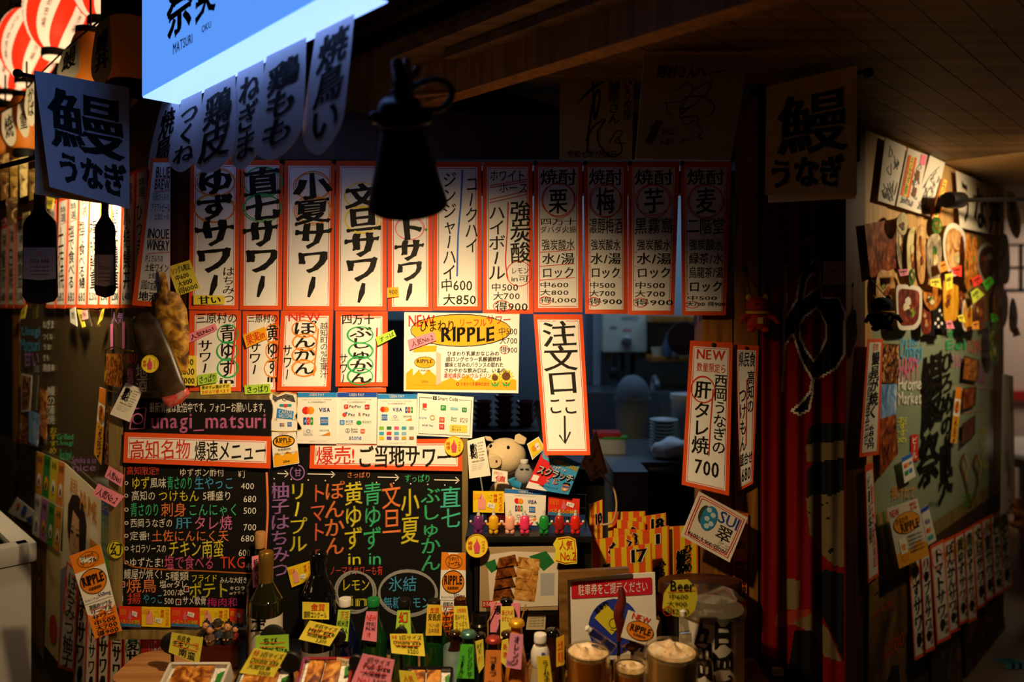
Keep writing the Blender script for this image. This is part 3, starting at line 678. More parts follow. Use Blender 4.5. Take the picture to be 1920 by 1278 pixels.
note('fruit_tag', 'amber tag in red writing stuck on the yellow yuzu strip', [(455, 628), (496, 612), (502, 634), (462, 652)], 'amber', [('果実in', 8, 10, 92, 90, 'redink')], off=.016, wt=.014)
note('taste_tag', 'lime green tag under the yellow yuzu strip', [(458, 722), (506, 719), (508, 737), (459, 739)], 'lime', [('さっぱり', 8, 10, 95, 90)], off=.02, wt=.01)
s = strip('lower strip for ponkan sour, headed NEW in red', 527, 582, 625, 732, group=GS2, off=.014, bx0=519, bx1=620, m=9)
s.h('NEW', 540, 586, 603, 602, 'redink', wt=.014); s.v('ぽんかん', 550, 602, 592, 702, wt=.014); s.v('サワー', 530, 645, 548, 712, wt=.01); s.v('越知町の%生果汁', 600, 604, 615, 708, wt=.001)
rings(s, 570, (616, 642, 666, 690), 22, 15, ['orange']); s.line([(597, 616), (588, 705)], 3, 'chalko'); s.done()
s = strip('lower strip for bushukan sour, with four green rings', 629, 583, 727, 724, group=GS2, off=.012, m=10)
s.h('四万十', 640, 588, 702, 608, wt=.012); s.v('ぶしゅかん', 655, 611, 698, 718, wt=.014); s.v('サワー', 636, 662, 652, 718, wt=.01); rings(s, 676, (628, 657, 683, 706), 24, 15, ['green']); s.line([(707, 614), (704, 716)], 3.2, 'redink'); s.done()
mbx = strip('blank red strip end showing below the bushukan strip', 634, 700, 724, 735, group=GS2, off=.008); mbx.done()
mbx = strip('blank red strip end showing below the ponkan strip', 522, 700, 618, 736, group=GS2, off=.008); mbx.done()
note('taste_tag', 'lime green tag at the edge of the bushukan strip', [(704, 632), (738, 618), (743, 630), (708, 648)], 'lime', [('すっぱ', 15, 20, 95, 85)], off=.026)
# order sign, liver skewer sign, pickles sign
s = strip('tall order here strip with a down arrow, hanging by the window gap', 1000, 589, 1092, 853, off=.05, curl=(.05, 0), bx0=1020, bx1=1107, group='order and special strips', m=8)
s.frame = (100, 264)
s.v('注文口', 16, 14, 84, 150, wt=.012, brush=.03); s.h('ここ', 16, 155, 80, 188, wt=.014)
s.line([(50, 190), (47, 240)], 3.5, 'ink'); s.line([(36, 226), (47, 242), (60, 220)], 3, 'ink'); s.done()
s = Sheet('menu_strip', 'strip for grilled eel liver at 700, headed NEW in red', 'menu sign', [(1294, 638), (1374, 642), (1367, 929), (1278, 908)], F, .035, 'red', curl=(.03, 0), frame=(100, 290), group='order and special strips')
s.panel(8, 8, top=11, rule='redink')
s.h('NEW', 16, 16, 84, 36, 'redink', wt=.02); s.h('数量限定ら', 18, 42, 86, 60, 'redink'); s.v('西岡うなぎの', 60, 62, 90, 215, wt=.01); s.v('肝', 17, 78, 54, 112, wt=.02); s.v('タレ焼', 16, 118, 54, 222, wt=.012)
s.ring(34, 95, 26, 27, 1.6, 'redink', 1, 2); s.line([(58, 92), (55, 160), (54, 222)], 2.2, 'redink'); s.h('700', 24, 232, 78, 262, wt=.016); s.done(); pin(s, 1337, 646, 'dark', 4)
s = Sheet('menu_strip', 'dark narrow strip for assorted pickles at 680, on the post', 'menu sign', [(1377, 645), (1423, 648), (1412, 906), (1384, 921)], F, .02, 'red', frame=(100, 290), group='order and special strips')
s.panel(5, 6, top=10, rule='redink')
s.h('県民食', 16, 14, 86, 44, wt=.01); s.v('高知の', 54, 52, 86, 140, wt=.01); s.v('つけもん', 16, 85, 50, 215, wt=.01); s.h('盛合せ', 14, 218, 88, 244, wt=.01); s.h('680', 22, 250, 80, 276, wt=.01); s.line([(52, 70), (50, 205)], 2, 'redink'); s.done(); pin(s, 1399, 652, 'dark', 3)
# ------------------------------------------------------------------ yellow drink poster
RIP = 'RIPPLE'
s = Sheet('drink_poster', 'white and yellow milk drink poster with a carton and two sunflowers', 'poster', [(758, 585), (1002, 588), (972, 737), (757, 733)], F, .016, 'white', nx=4, ny=4)
s.quad = [(758, 585), (974, 588), (972, 737), (757, 733)]
s.base = MB(); s.bb = (757, 585, 974, 737); s.grid(0, 0, 1, 1, 'white', 0, s.base, 4, 4); s.side()
s.poly([(761, 700), (772, 690), (790, 712), (806, 698), (826, 716), (846, 708), (858, 714), (876, 702), (892, 714), (906, 706), (925, 714), (945, 704), (968, 712), (968, 731), (761, 730)], 'amber', .8, s.base)
s.ring(864, 619, 94, 30, 1.4, 'ink', 1, full=True); s.disc(864, 619, 93, 29, 'amber', .8, s.base)
K = dict(brush=0, jit=0, slant=.12)
s.h('ひまわり', 786, 599, 854, 622, wt=.012, **K); s.h('リーフル', 860, 597, 912, 612, 'redink', wt=.01); s.h(RIP, 826, 612, 928, 640, wt=.03, **K)
s.h('NEW', 765, 590, 816, 612, 'redink', wt=.012); s.h('サワー', 912, 590, 958, 608, 'redink', wt=.01)
s.h('中500', 934, 613, 970, 628, wt=.003); s.h('大700', 936, 631, 970, 645, wt=.003); s.h('得900', 938, 649, 970, 662, wt=.003); s.ring(946, 655, 9, 8, 1, 'redink')
for i, t in enumerate(('ひまわり乳業おなじみの', '超ロングセラー乳酸菌飲料', '酸味と甘みのバランスの取れた', 'さわやかな飲み口は、いまや')):
    y = 658+i*10.5; s.h(t, 838-i*2, y, 936+i*4, y+9, wt=.014, brush=0, jit=0, slant=.12)
s.h('高知県民のソウルドリンク', 832, 699, 930, 709, 'redink', wt=.012, **K); s.h('です!', 931, 694, 956, 703, wt=.012, **K)
s.h('ひまわり乳業株式会社', 863, 716, 918, 723, 'dkred', wt=.004, brush=0, jit=0, slant=0); s.ring(858, 719.5, 2.4, 2.4, 1.4, 'dkred', full=True)
for cx, cy, r in ((949, 705, 11), (928, 708, 8)):
    for i in range(12):
        a = i*math.pi/6; s.poly([(cx+r*math.cos(a-.2), cy+r*math.sin(a-.2)), (cx+r*1.35*math.cos(a), cy+r*1.35*math.sin(a)), (cx+r*math.cos(a+.2), cy+r*math.sin(a+.2)), (cx, cy)], 'yellow', 1)
    s.disc(cx, cy, r*.72, r*.72, 'brown', 1.5); s.line([(cx, cy+r), (cx, 726)], 1.6, 'green', 1); s.poly([(cx, 722), (cx-8, 715), (cx-5, 724)], 'green', 1); s.poly([(cx, 722), (cx+8, 715), (cx+5, 724)], 'green', 1)
def carton(s, x0, y0, x1, y1, txt=True):
    w = x1-x0; h = y1-y0
    s.poly([(x0, y0+h*.16), (x0+w*.82, y0+h*.14), (x0+w*.82, y1), (x0, y1-h*.02)], 'f8f4e8', 1.2); s.poly([(x0+w*.82, y0+h*.14), (x1, y0+h*.2), (x1, y1-h*.05), (x0+w*.82, y1)], 'c8c0b0', 1.2)
    s.poly([(x0+w*.06, y0), (x0+w*.86, y0-h*.01), (x0+w*.82, y0+h*.15), (x0, y0+h*.17)], 'amber', 1.4)
    s.poly([(x0, y1-h*.02), (x0, y1-h*.24), (x0+w*.2, y1-h*.38), (x0+w*.36, y1-h*.26), (x0+w*.56, y1-h*.4), (x0+w*.82, y1-h*.24), (x0+w*.82, y1)], 'amber', 1.4)
    s.disc(x0+w*.42, y0+h*.42, w*.36, h*.14, 'amber', 1.6); s.ring(x0+w*.42, y0+h*.42, w*.36, h*.14, 1, 'ink', 1.8, full=True)
    s.h(RIP, x0+w*.14, y0+h*.34, x0+w*.7, y0+h*.44, wt=.03, layer=2, **K); s.h('リープル', x0+w*.3, y0+h*.46, x0+w*.62, y0+h*.51, wt=.01, layer=2, **K)
    s.h('乳酸菌飲料', x0+w*.18, y0+h*.6, x0+w*.64, y0+h*.65, wt=.002, layer=2, **K); s.h('200ml', x0+w*.3, y1-h*.12, x0+w*.54, y1-h*.06, wt=.002, layer=2, **K)
carton(s, 774, 648, 827, 722); s.done()
note('rank_tag', 'pink number two tag stuck on the yellow drink poster', [(764, 637), (814, 621), (818, 638), (768, 656)], 'pink', [('人気No.2', 10, 20, 92, 85)], off=.022)
# ------------------------------------------------------------------ payment cards, cat sticker
def mcard(s, cx, cy, r):
    s.disc(cx-r*.62, cy, r, r, 'e0281e', 1); s.disc(cx+r*.62, cy, r, r, 'f59a1e', 1.1); s.poly([(cx+r*.62*0-.38*r*math.sin(t), cy-r*.78*math.cos(t)) for t in [i*math.pi/5 for i in range(11)]], 'f0641e', 1.3)
def jcb(s, cx, cy, w, h):
    for i, c in enumerate(('1f4fa8', 'd02a2a', '2a9a3c')):
        x = cx-w/2+i*w/3; s.rect(x+.3, cy-h/2, x+w/3-.3, cy+h/2, c, 1, r=1.5); s.h('JCB'[i], x+w*.07, cy-h*.18, x+w*.26, cy+h*.18, 'white', wt=.01, layer=1.5, brush=0, jit=0, slant=0)
def amex(s, cx, cy, w, h):
    s.rect(cx-w/2, cy-h/2, cx+w/2, cy+h/2, '2a78c8', 1); s.h('AMERICAN', cx-w*.44, cy-h*.22, cx+w*.44, cy-h*.02, 'white', wt=.02, layer=1.5, brush=0, jit=0, slant=0); s.h('EXPRESS', cx-w*.44, cy+h*.06, cx+w*.44, cy+h*.26, 'white', wt=.02, layer=1.5, brush=0, jit=0, slant=0)
Z = dict(brush=0, jit=0, slant=0)
GP = 'payment cards above the sour board'
def paycard(label, x0, y0, x1, y1, hdr, off, head='USEN PAY'):
    s = Sheet('payment_card', label, 'payment card', [(x0, y0), (x1, y0+1), (x1-1, y1+1), (x0-1, y1)], F, off, 'white', group=GP, nx=2, ny=2, thick=.0015)
    w = x1-x0
    s.rect(x0, y0+.5, x1-.3, y0+9.5, hdr, .8, s.base); s.h(head, x0+w*.3, y0+2, x0+w*.68, y0+7.5, 'white', wt=.02, **Z)
    s.h('Credit Card Accepted / 利用可能', x0+w*.12, y0+12.5, x0+w*.86, y0+15, 'grey', wt=0, **Z); s.h('タッチ決済利用可能です', x0+w*.26, y0+17, x0+w*.72, y0+20, 'dark', wt=0, **Z)
    return s
s = paycard('payment card with sky blue header and six card logos, first of the row', 558, 735, 632, 831, 'cardblue', .020)
mcard(s, 578, 769, 7); s.h('VISA', 598, 764, 619, 772, 'navy', wt=.03, brush=0, jit=0, slant=.1); jcb(s, 578, 789, 19, 14); amex(s, 608, 789, 15, 15); s.rect(569, 804, 587, 816, 'e4e4e4', 1); s.ring(578, 808, 3, 3, .8, 'navy', 2, full=True); s.h('Diners Club', 570, 812, 586, 815, 'grey', wt=0, layer=2, **Z)
s.rect(598, 804, 619, 816, 'ffffff', 1); s.h('DISCOVER', 599, 805, 618, 808.5, 'ink', wt=.01, layer=2, **Z); s.poly([(602, 816), (619, 809), (619, 816)], 'orange', 1.6); s.h('利用可能なカードブランドです', 580, 826, 612, 828, 'grey', wt=0, **Z); s.done()
s = paycard('payment card with dark blue header and phone payment logos', 632, 735, 707, 831, '1f4fb8', .016)
def chip(s, x, y, w, c, r=1.5): s.rect(x, y, x+w, y+w, c, 1, r=r)
chip(s, 645, 758, 8, 'e02a2a'); s.h('P', 647, 759.5, 651, 764.5, 'white', wt=.03, layer=2, **Z); s.h('PayPay', 655, 759, 677, 765, 'dark', wt=.015, **Z); chip(s, 684, 758, 9, 'c81e28'); s.h('d払い', 685, 760.5, 692, 765, 'white', layer=2, **Z)
s.disc(646, 777, 4, 4, 'e8402a'); s.disc(649.5, 774, 2.2, 2.2, '2a8ad8', 1.4); s.h('Pay', 653, 774, 666, 781, 'dark', wt=.015, **Z); s.h('R', 672, 773, 677, 780, 'c8102e', wt=.02, **Z); s.h('Pay', 680, 774, 694, 781, 'dark', wt=.01, **Z)
chip(s, 637, 787, 9, '1f8ae0'); s.h('支', 638, 788, 645, 795, 'white', layer=2, **Z); s.h('支付宝', 648, 787, 662, 792, '1f8ae0', wt=.005, **Z); s.h('ALIPAY', 648, 793, 662, 796, 'grey', **Z); s.disc(673, 792, 5, 4, '2aa84a'); s.h('微信支付', 679, 788, 697, 793, '8ab89a', **Z)
s.rect(648, 802, 656, 811, 'ffffff', 1); s.ring(652, 806.5, 4, 4, .8, 'ink', 1.5, full=True); s.h('S', 650, 804, 654, 809, wt=.02, layer=2, **Z); s.h('Smart|Code', 658, 802, 671, 811, 'dark', **Z); chip(s, 676, 804, 8, 'e0562a'); s.h('au', 677, 806, 683, 810, 'white', layer=2, **Z); s.h('atone', 654, 817, 678, 824, '3a78d0', wt=.008, **Z); s.done()
s = paycard('payment card with sky blue header and rows of tiny logos', 708, 738, 782, 835, 'cardblue', .022)
mcard(s, 721, 767, 5); s.h('VISA', 736, 764, 754, 771, 'navy', wt=.03, brush=0, jit=0, slant=.1); jcb(s, 767, 768, 15, 11); amex(s, 721, 782, 11, 11); s.rect(734, 777, 748, 787, 'e4e4e4', 1); s.ring(741, 781, 2.4, 2.4, .7, 'navy', 2, full=True); s.h('DISCOVER', 756, 779, 772, 782, wt=.01, **Z); s.poly([(760, 788), (772, 783), (772, 788)], 'orange', 1)
for y, cols in ((802, ('8ac83a', '2a7a4a', 'e05a8a', '3aa8c8', 'a0a0a0')), (812, ('3aa8d8', 'd8404a', '5ab0e0', '8ac0e0')), (821, ('f0c81e', '6a4ab0', '9a8ac8', 'c8a84a', 'a8683a'))):
    for i, c in enumerate(cols): s.rect(711+i*14, y-3, 720+i*14, y+3, c, 1, r=1.2)
s.h('利用可能な電子マネーです', 730, 829, 762, 831, 'grey', wt=0, **Z); s.done()
s = Sheet('payment_card', 'wide white card of code payment logos inside a thin rule, last of the row', 'payment card', [(783, 737), (888, 744), (885, 821), (781, 816)], F, .018, 'white', group=GP, nx=2, ny=2, thick=.0015, frame=(105, 79))
s.line([(4, 7), (28, 7)], .8, 'dark'); s.line([(78, 7), (101, 7), (101, 75), (4, 75), (4, 7)], .8, 'dark'); s.rect(29, 3, 36, 10, 'dark', 1); s.h('S', 31, 4, 34, 9, 'white', layer=2, **Z); s.h('Smart Code', 38, 3, 76, 10, 'dark', wt=.004, **Z)
for x, y, w, c, t, tc in ((10, 18, 8, 'e8402a', '', 'dark'), (44, 19, 10, '1f9a4a', 'P', 'white'), (62, 22, 15, '8ac8e0', '', ''), (84, 21, 9, '2a8a4a', 'N', 'white'), (42, 42, 10, 'e0562a', 'au', 'white'), (42, 55, 10, 'd0282e', 'PW', 'white')):
    s.rect(x, y, x+w, y+(w if w < 12 else 5), c, 1, r=1)
    if t: s.h(t, x+2, y+2.5, x+w-2, y+w-2.5, tc, layer=2, wt=.02, **Z)
s.h('Pay', 10, 27, 18, 32, 'dark', **Z); s.h('atone', 4, 43, 18, 47, '8ab0d8', **Z); s.ring(29, 44, 4, 4, 1.4, 'b8902a', full=True); s.h('Fami|Pay', 64, 40, 75, 50, '1f8a5a', wt=.01, **Z); s.h('EPOS|PAY', 81, 41, 96, 51, '8a8078', wt=0, **Z); s.h('ANA Pay', 10, 57, 31, 62, '1f3f7a', wt=.01, **Z); s.rect(62, 55, 95, 69, 'f8d85a', 1, r=2); s.h('ポイント|使えます', 66, 57, 84, 67, 'dark', layer=2, **Z); s.done()
# cat shaped sticker
cat = smoothpath([(510, 735), (518, 741), (535, 735), (550, 738), (556, 740), (556, 756), (557, 772), (553, 781), (565, 800), (562, 806), (536, 808), (508, 806), (507, 797), (511, 782), (512, 760), (505, 744), (510, 735)], 3)[:-1]
s = Sheet('cat_sticker', 'cut out lucky cat sticker holding a blue cards welcome plaque', 'sticker', [(505, 735), (565, 735), (565, 808), (505, 808)], F, .02, 'white', outline=[tuple(p) for p in cat], thick=.002)
s.line([tuple(p) for p in cat], 1.6, 'e8c878', 1, closed=True)
s.poly([(512, 738), (520, 744), (536, 738), (550, 741), (554, 754), (540, 750), (530, 746), (516, 752), (511, 748)], '5a5450', .8); s.line([(529, 746), (531, 750), (535, 751), (537, 747)], 1, 'ink', 1.5)
for x in (526, 541): s.line([(x-2.5, 744), (x, 742.5), (x+2.5, 744)], 1, 'ink', 1.8)
for a, b in (((514, 749), (520, 750)), ((514, 753), (520, 752)), ((546, 749), (553, 746)), ((546, 752), (554, 751))): s.line([a, b], .7, 'ink', 1.8)
s.rect(524, 757, 547, 762, '2aa0a0', 1, r=2); s.rect(532, 757, 539, 763, 'e03a3a', 1.5, r=2); s.poly([(520, 765), (551, 771), (549, 786), (518, 783)], 'cardblue', 1.2)
s.h('CARDS|WELCOME', 522, 768, 548, 784, 'white', wt=.015, layer=2, brush=0, jit=0, slant=-.1); jcb(s, 529, 796, 9, 7); amex(s, 543, 795, 8, 8)
for x in (516, 519, 549, 552): s.line([(x, 784), (x, 788)], .7, 'ink', 1.5)
s.done()
s = Sheet('carton_card', 'small milk carton card stuck below the lucky cat sticker', 'sticker', [(508, 809), (555, 807), (561, 868), (513, 876)], F, .018, 'f8f4e8', frame=(100, 130), nx=2, ny=2, thick=.0015)
s.poly([(2, 128), (2, 92), (18, 78), (38, 92), (58, 76), (80, 92), (98, 78), (98, 127)], 'amber', .8, s.base); s.disc(48, 38, 42, 22, 'amber', 1); s.ring(48, 38, 42, 22, 2, 'ink', 1.3, full=True); s.h(RIP, 16, 24, 78, 44, wt=.03, layer=2, **K); s.h('リーフル', 40, 44, 70, 54, wt=.012, layer=2, **K); s.h('ひまわり', 30, 6, 68, 13, 'dkred', wt=.004, **Z); s.h('乳酸菌飲料', 22, 64, 74, 73, wt=.003, layer=2, **Z); s.h('カルシウム110mg入り', 6, 78, 94, 88, wt=.003, layer=2, **Z); s.h('200ml', 38, 110, 64, 119, wt=.004, layer=2, **Z); s.done()
def round_sticker(label, cx, cy, r, plane=F, off=.02, txt='神様', **k):
    o = [(cx+r*math.cos(i*math.pi/14), cy+r*1.05*math.sin(i*math.pi/14)) for i in range(28)]
    s = Sheet('round_sticker', label, 'sticker', [(cx-r, cy-r), (cx+r, cy-r), (cx+r, cy+r), (cx-r, cy+r)], plane, off, 'yellow', outline=o, thick=.0015, **k)
    s.ring(cx, cy, r*.97, r*1.02, r*.06, 'amber', 1, full=True)
    s.poly([(cx-r*.2, cy+r*.65), (cx-r*.3, cy), (cx-r*.08, cy-r*.4), (cx, cy-r*.75), (cx+r*.1, cy-r*.4), (cx+r*.3, cy), (cx+r*.22, cy+r*.65)], 'd8506a', 1)
    s.v(txt, cx-r*.8, cy-r*.45, cx-r*.4, cy+r*.35, 'redink', layer=1.5); s.v('べろべろ', cx+r*.42, cy-r*.5, cx+r*.74, cy+r*.55, 'redink', layer=1.5); s.done()
round_sticker('round yellow sticker on the end of the red best seller strip', 851, 836, 18)
# ================================================================== chalkboards on the shop front
def board(label, quad, off, name='chalkboard', cat='chalkboard'):
    s = Sheet(name, label, cat, quad, F, off, M('chalkboard black', '121110', .75, spec=.2), nx=2, ny=2, thick=.012); return s
CB = dict(brush=.02, jit=.03, slant=.06, layer=1)
s = board('narrow black board with pink handwriting of the shop account', [(238, 746), (507, 750), (507, 818), (234, 812)], .028)
s.h('最新情報は配信中です。フォローお願いします。', 280, 754, 504, 773, 'chalkw', wt=-.002, **CB)
s.line([(250, 766), (274, 764), (270, 803), (243, 804), (250, 766)], 3, 'chalkp'); s.ring(258, 785, 9, 9, 2.6, 'chalkp'); s.h('unagi_matsuri', 282, 775, 500, 812, 'chalkp', wt=.016, brush=.02, jit=.01, slant=.03); s.done()
s = Sheet('banner_strip', 'red bordered banner for local specialties above the menu board', 'menu sign', [(233, 810), (508, 818), (507, 878), (231, 867)], F, .034, 'red', nx=10, ny=4, curl=(.004, 0)); s.panel(8, 11, top=10, rule='redink')
s.h('高知名物', 243, 824, 358, 860, 'redink', wt=.006); s.h('爆速メニュー', 364, 826, 500, 864, wt=.008); s.done()
s = Sheet('banner_strip', 'red bordered best seller banner for local sours', 'menu sign', [(582, 824), (868, 822), (867, 883), (580, 878)], F, .012, 'red', nx=10, ny=4, curl=(.004, 0)); s.panel(9, 9, top=9, rule='redink')
s.h('爆売!', 592, 836, 666, 870, 'redink', wt=.01); s.h('ご当地サワー', 670, 836, 848, 876, wt=.02, brush=.03); s.done()
s = board('big menu chalkboard of colourful food prices', [(230, 864), (507, 872), (506, 1142), (226, 1140)], .022)
s.line(smoothpath([(500, 884), (502, 960), (497, 1040), (498, 1075)]), 4, 'chalko'); s.line(smoothpath([(233, 1052), (262, 1064), (380, 1070), (500, 1076)]), 2.6, 'b0602a'); s.line(smoothpath([(234, 876), (232, 960), (233, 1052)]), 2, 'b0602a')
s.h('高知限定!!', 237, 874, 298, 890, 'chalkr', wt=-.004, **CB); s.h('ゆずポン酢付', 336, 877, 421, 893, 'chalkw', wt=-.006, **CB); s.h('¥丁', 446, 880, 463, 896, 'chalkw', wt=-.004, **CB)
rows = [(905, [('ゆず', 246, 281, 24, 'chalky'), ('風味', 281, 312, 20, 'chalkw'), ('青さのり', 313, 362, 25, 'chalkg'), ('生やっこ', 364, 439, 25, 'chalkb')], '400'),
        (929, [('高知の', 246, 292, 19, 'chalkw'), ('つけもん', 296, 374, 22, 'chalky'), ('5種盛り', 380, 435, 18, 'chalkw')], '680'),
        (955, [('青さのり', 244, 299, 26, 'chalkg'), ('刺身', 302, 350, 26, 'chalko'), ('こんにゃく', 352, 448, 24, 'chalkg')], '500'),
        (980, [('西岡うなぎの', 244, 324, 17, 'chalkw'), ('肝', 328, 361, 22, 'chalkb'), ('タレ焼', 363, 436, 27, 'chalkp')], '700'),
        (1004, [('定番!', 243, 280, 17, 'chalkw'), ('土佐にんにく天', 284, 429, 22, 'chalko')], '680'),
        (1028, [('キロラソースの', 244, 312, 17, 'chalkw'), ('チキン南蛮', 315, 420, 32, 'chalky')], '600'),
        (1054, [('ゆずたま!', 242, 306, 19, 'chalkw'), ('塩で食べる', 308, 402, 27, 'd05a90'), ('TKG', 412, 460, 22, 'chalkr')], '400')]
for y, parts, price in rows:
    s.ring(237, y, 3, 3, 1.4, 'chalkw')
    for t, a, b, h, c in parts: s.h(t, a, y-h/2, b, y+h/2, c, wt=.006 if h > 20 else -.002, **CB)
    px = {905: (451, 477, 911), 929: (456, 481, 935), 955: (456, 481, 957), 980: (456, 481, 988), 1004: (451, 477, 1009), 1028: (447, 470, 1036), 1054: (461, 484, 1061)}[y]
    s.h(price, px[0], px[2]-6, px[1], px[2]+6, 'chalkw', wt=0, **CB)
s.h('鰻屋が焼く!', 232, 1066, 304, 1085, 'chalkw', wt=-.004, **CB); s.h('5種類', 310, 1071, 354, 1088, 'chalkw', wt=.0, **CB); s.h('フライド', 358, 1076, 408, 1091, 'chalky', wt=-.002, **CB); s.h('みんな大好き', 412, 1081, 464, 1093, 'chalkw', wt=-.008, **CB)
s.h('焼鳥', 236, 1084, 294, 1111, 'chalko', wt=.006, **CB); s.h('塩orタレ', 299, 1087, 352, 1102, 'chalkw', wt=-.003, **CB); s.h('200/本', 306, 1103, 346, 1117, 'chalkw', wt=-.003, **CB); s.h('ポテト', 354, 1091, 430, 1120, 'chalky', wt=.016, **CB); s.h('キロラ|orケチャ', 430, 1098, 460, 1116, 'chalkw', wt=-.006, **CB)
s.h('揚', 238, 1111, 265, 1132, 'chalkr', wt=.006, **CB); s.h('やっこ', 268, 1112, 306, 1132, 'chalkb', wt=.006, **CB); s.h('500', 308, 1121, 326, 1132, 'chalkw', wt=0, **CB); s.h('サメ軟骨', 342, 1117, 387, 1134, 'chalkw', wt=-.002, **CB); s.h('梅肉和', 388, 1120, 446, 1137, 'magenta', wt=.004, **CB)
for x, y in ((224+5, 1095), (349, 1104), (224+1, 1121), (334, 1128)): s.line([(x-4, y-5), (x+5, y-5), (x+5, y+5), (x-4, y+5), (x-4, y-5)], 1.6, 'chalkw'); s.line([(x-1, y), (x+1, y+3), (x+5, y-6)], 1.3, 'chalkr', 1.5)
s.done()
s = board('big sour chalkboard with coloured columns of fruit names', [(506, 812), (872, 822), (870, 1200), (504, 1196)], .004)
for t, x0, y0, x1, y1, c in (('柚子はちみつ', 506, 904, 543, 1082, 'chalkv'), ('リープル', 541, 904, 576, 1035, 'chalky'), ('トマト', 581, 905, 611, 1015, 'e86a4a'), ('ぽんかん', 608, 902, 646, 1040, 'chalko'), ('黄ゆず', 645, 904, 680, 1030, 'chalky'), ('青ゆず', 681, 904, 716, 1030, 'chalkg'),
                             ('文旦', 716, 905, 752, 1000, 'chalko'), ('小夏', 752, 916, 786, 1018, 'chalky'), ('ぶしゅかん', 788, 912, 826, 1070, 'chalkg'), ('直七', 826, 912, 864, 990, '4ad0b0')):
    s.v(t, x0, y0, x1, y1, c, wt=.012, layer=1, brush=.025, jit=.03, slant=.08)
s.h('in', 651, 1037, 678, 1058, 'chalky', wt=.01, **CB); s.h('in', 690, 1036, 716, 1058, 'chalkg', wt=.01, **CB)
for x0, x1, y in ((520, 541, 887), (577, 628, 888), (708, 748, 894), (814, 861, 899)): s.line([(x0, y), (x1, y+1)], 2, 'chalkw'); s.line([(x1-7, y-5), (x1, y+1), (x1-7, y+7)], 2, 'chalkw')
s.ring(558, 885, 13, 13, 2, 'chalkv'); s.h('甘', 551, 878, 566, 893, 'chalkv', wt=.0, **CB); s.h('さっぱり', 650, 884, 696, 896, 'chalko', wt=0, **CB); s.h('すっぱり', 758, 889, 808, 904, 'chalkg', wt=0, **CB)
for i in range(11): s.disc(514+i*32, 897+i*1.2, 1.3, 1.3, 'chalkw')
s.h('ノーマルサワーも有', 618, 1060, 718, 1078, 'chalkr', wt=.0, **CB); s.ring(666, 1110, 39, 37, 3.5, 'grey', turns=2); s.h('レモン', 640, 1084, 694, 1108, 'chalky', wt=.014, **CB); s.h('in', 652, 1116, 692, 1136, 'chalky', wt=.02, **CB)
s.ring(764, 1112, 54, 42, 4, 'grey', turns=2); s.h('氷結', 728, 1080, 782, 1108, 'chalkb', wt=.006, **CB); s.h('無糖レモン', 718, 1118, 808, 1140, 'chalkb', wt=.004, **CB)
s.line(smoothpath([(492, 888), (494, 940), (490, 1000)]), 5, 'chalko', 1); s.done()
# wooden frame around the boards
mb = MB().use(W_FRAME); a, b = at(205, 0, -.02), at(231, 0, -.02); mb.box(((a.x+b.x)/2, -.012, (at(0, 768).z+at(0, 1192).z)/2), (b.x-a.x, .024, at(0, 768).z-at(0, 1192).z), bev=.002); o = mb.build('board_frame_rail', origin=(a.x, -.012, at(0, 1192).z)); tag(o, 'upright weathered wooden rail at the edge of the menu chalkboard', 'frame')
mb = MB().use(W_FRAME); a, b = at(228, 0, -.02), at(520, 0, -.02); mb.box(((a.x+b.x)/2, -.008, at(0, 742).z), (b.x-a.x, .02, .024), bev=.002); o = mb.build('board_frame_rail', origin=(a.x, -.008, at(0, 742).z)); tag(o, 'horizontal weathered rail above the pink handwriting board', 'frame')
mb = MB().use(W_FRAME); a, b = at(231, 0, -.02), at(470, 0, -.02); mb.box(((a.x+b.x)/2, -.010, at(0, 1182).z), (b.x-a.x, .028, .026), bev=.002); o = mb.build('board_frame_rail', origin=(a.x, -.01, at(0, 1182).z)); tag(o, 'horizontal weathered rail under the row of small tickets', 'frame')
mb = MB().use(W_FRAME); a, b = at(867, 0), at(878, 0); mb.box(((a.x+b.x)/2, -.004, (at(0, 780).z+at(0, 1200).z)/2), (b.x-a.x, .022, at(0, 780).z-at(0, 1200).z), bev=.002); o = mb.build('board_frame_rail', origin=(a.x, -.004, at(0, 1200).z)); tag(o, 'narrow upright rail between the sour board and the shelf', 'frame')
# small red and yellow tickets
def ticket(label, quad, red, plane=F, off=.03, group='small tickets under the menu board'):
    s = Sheet('ticket_card', label, 'card', quad, plane, off, 'e0361c' if red else 'f2cf1c', frame=(100, 70), nx=2, ny=2, group=group)
    if red:
        s.rect(1, 58, 99, 69, '2a78b8', .8, s.base); s.h('べろべろの神様', 6, 44, 94, 62, 'yellow', wt=.02, layer=2)
        for x in range(8, 34, 5): s.line([(x, 10), (x-2, 30)], 1, 'orange')
        s.poly([(42, 44), (44, 28), (50, 8), (56, 28), (58, 44)], 'd86a80', 1)
    else:
        s.v('べろべろの', 82, 4, 96, 66, 'redink', wt=.004); s.v('神様', 66, 8, 78, 36, 'redink', wt=.006)
        for x in range(5, 26, 5): s.line([(x, 8), (x-1, 26)], 1, 'orange')
        s.poly([(16, 60), (16, 28), (24, 16), (28, 6), (32, 16), (40, 28), (40, 60)], 'f0a090', 1)
        for i in range(14): s.disc(random.uniform(44, 64), random.uniform(8, 40), .8, .8, 'ink')
    x, y = (60, 14) if red else (48, 36); s.poly([(x, y), (x+24, y+6), (x+20, y+22), (x-2, y+15)], 'white', 1.3); s.h('おつり', x+2, y+6, x+18, y+16, layer=1.8, wt=.01); s.done()
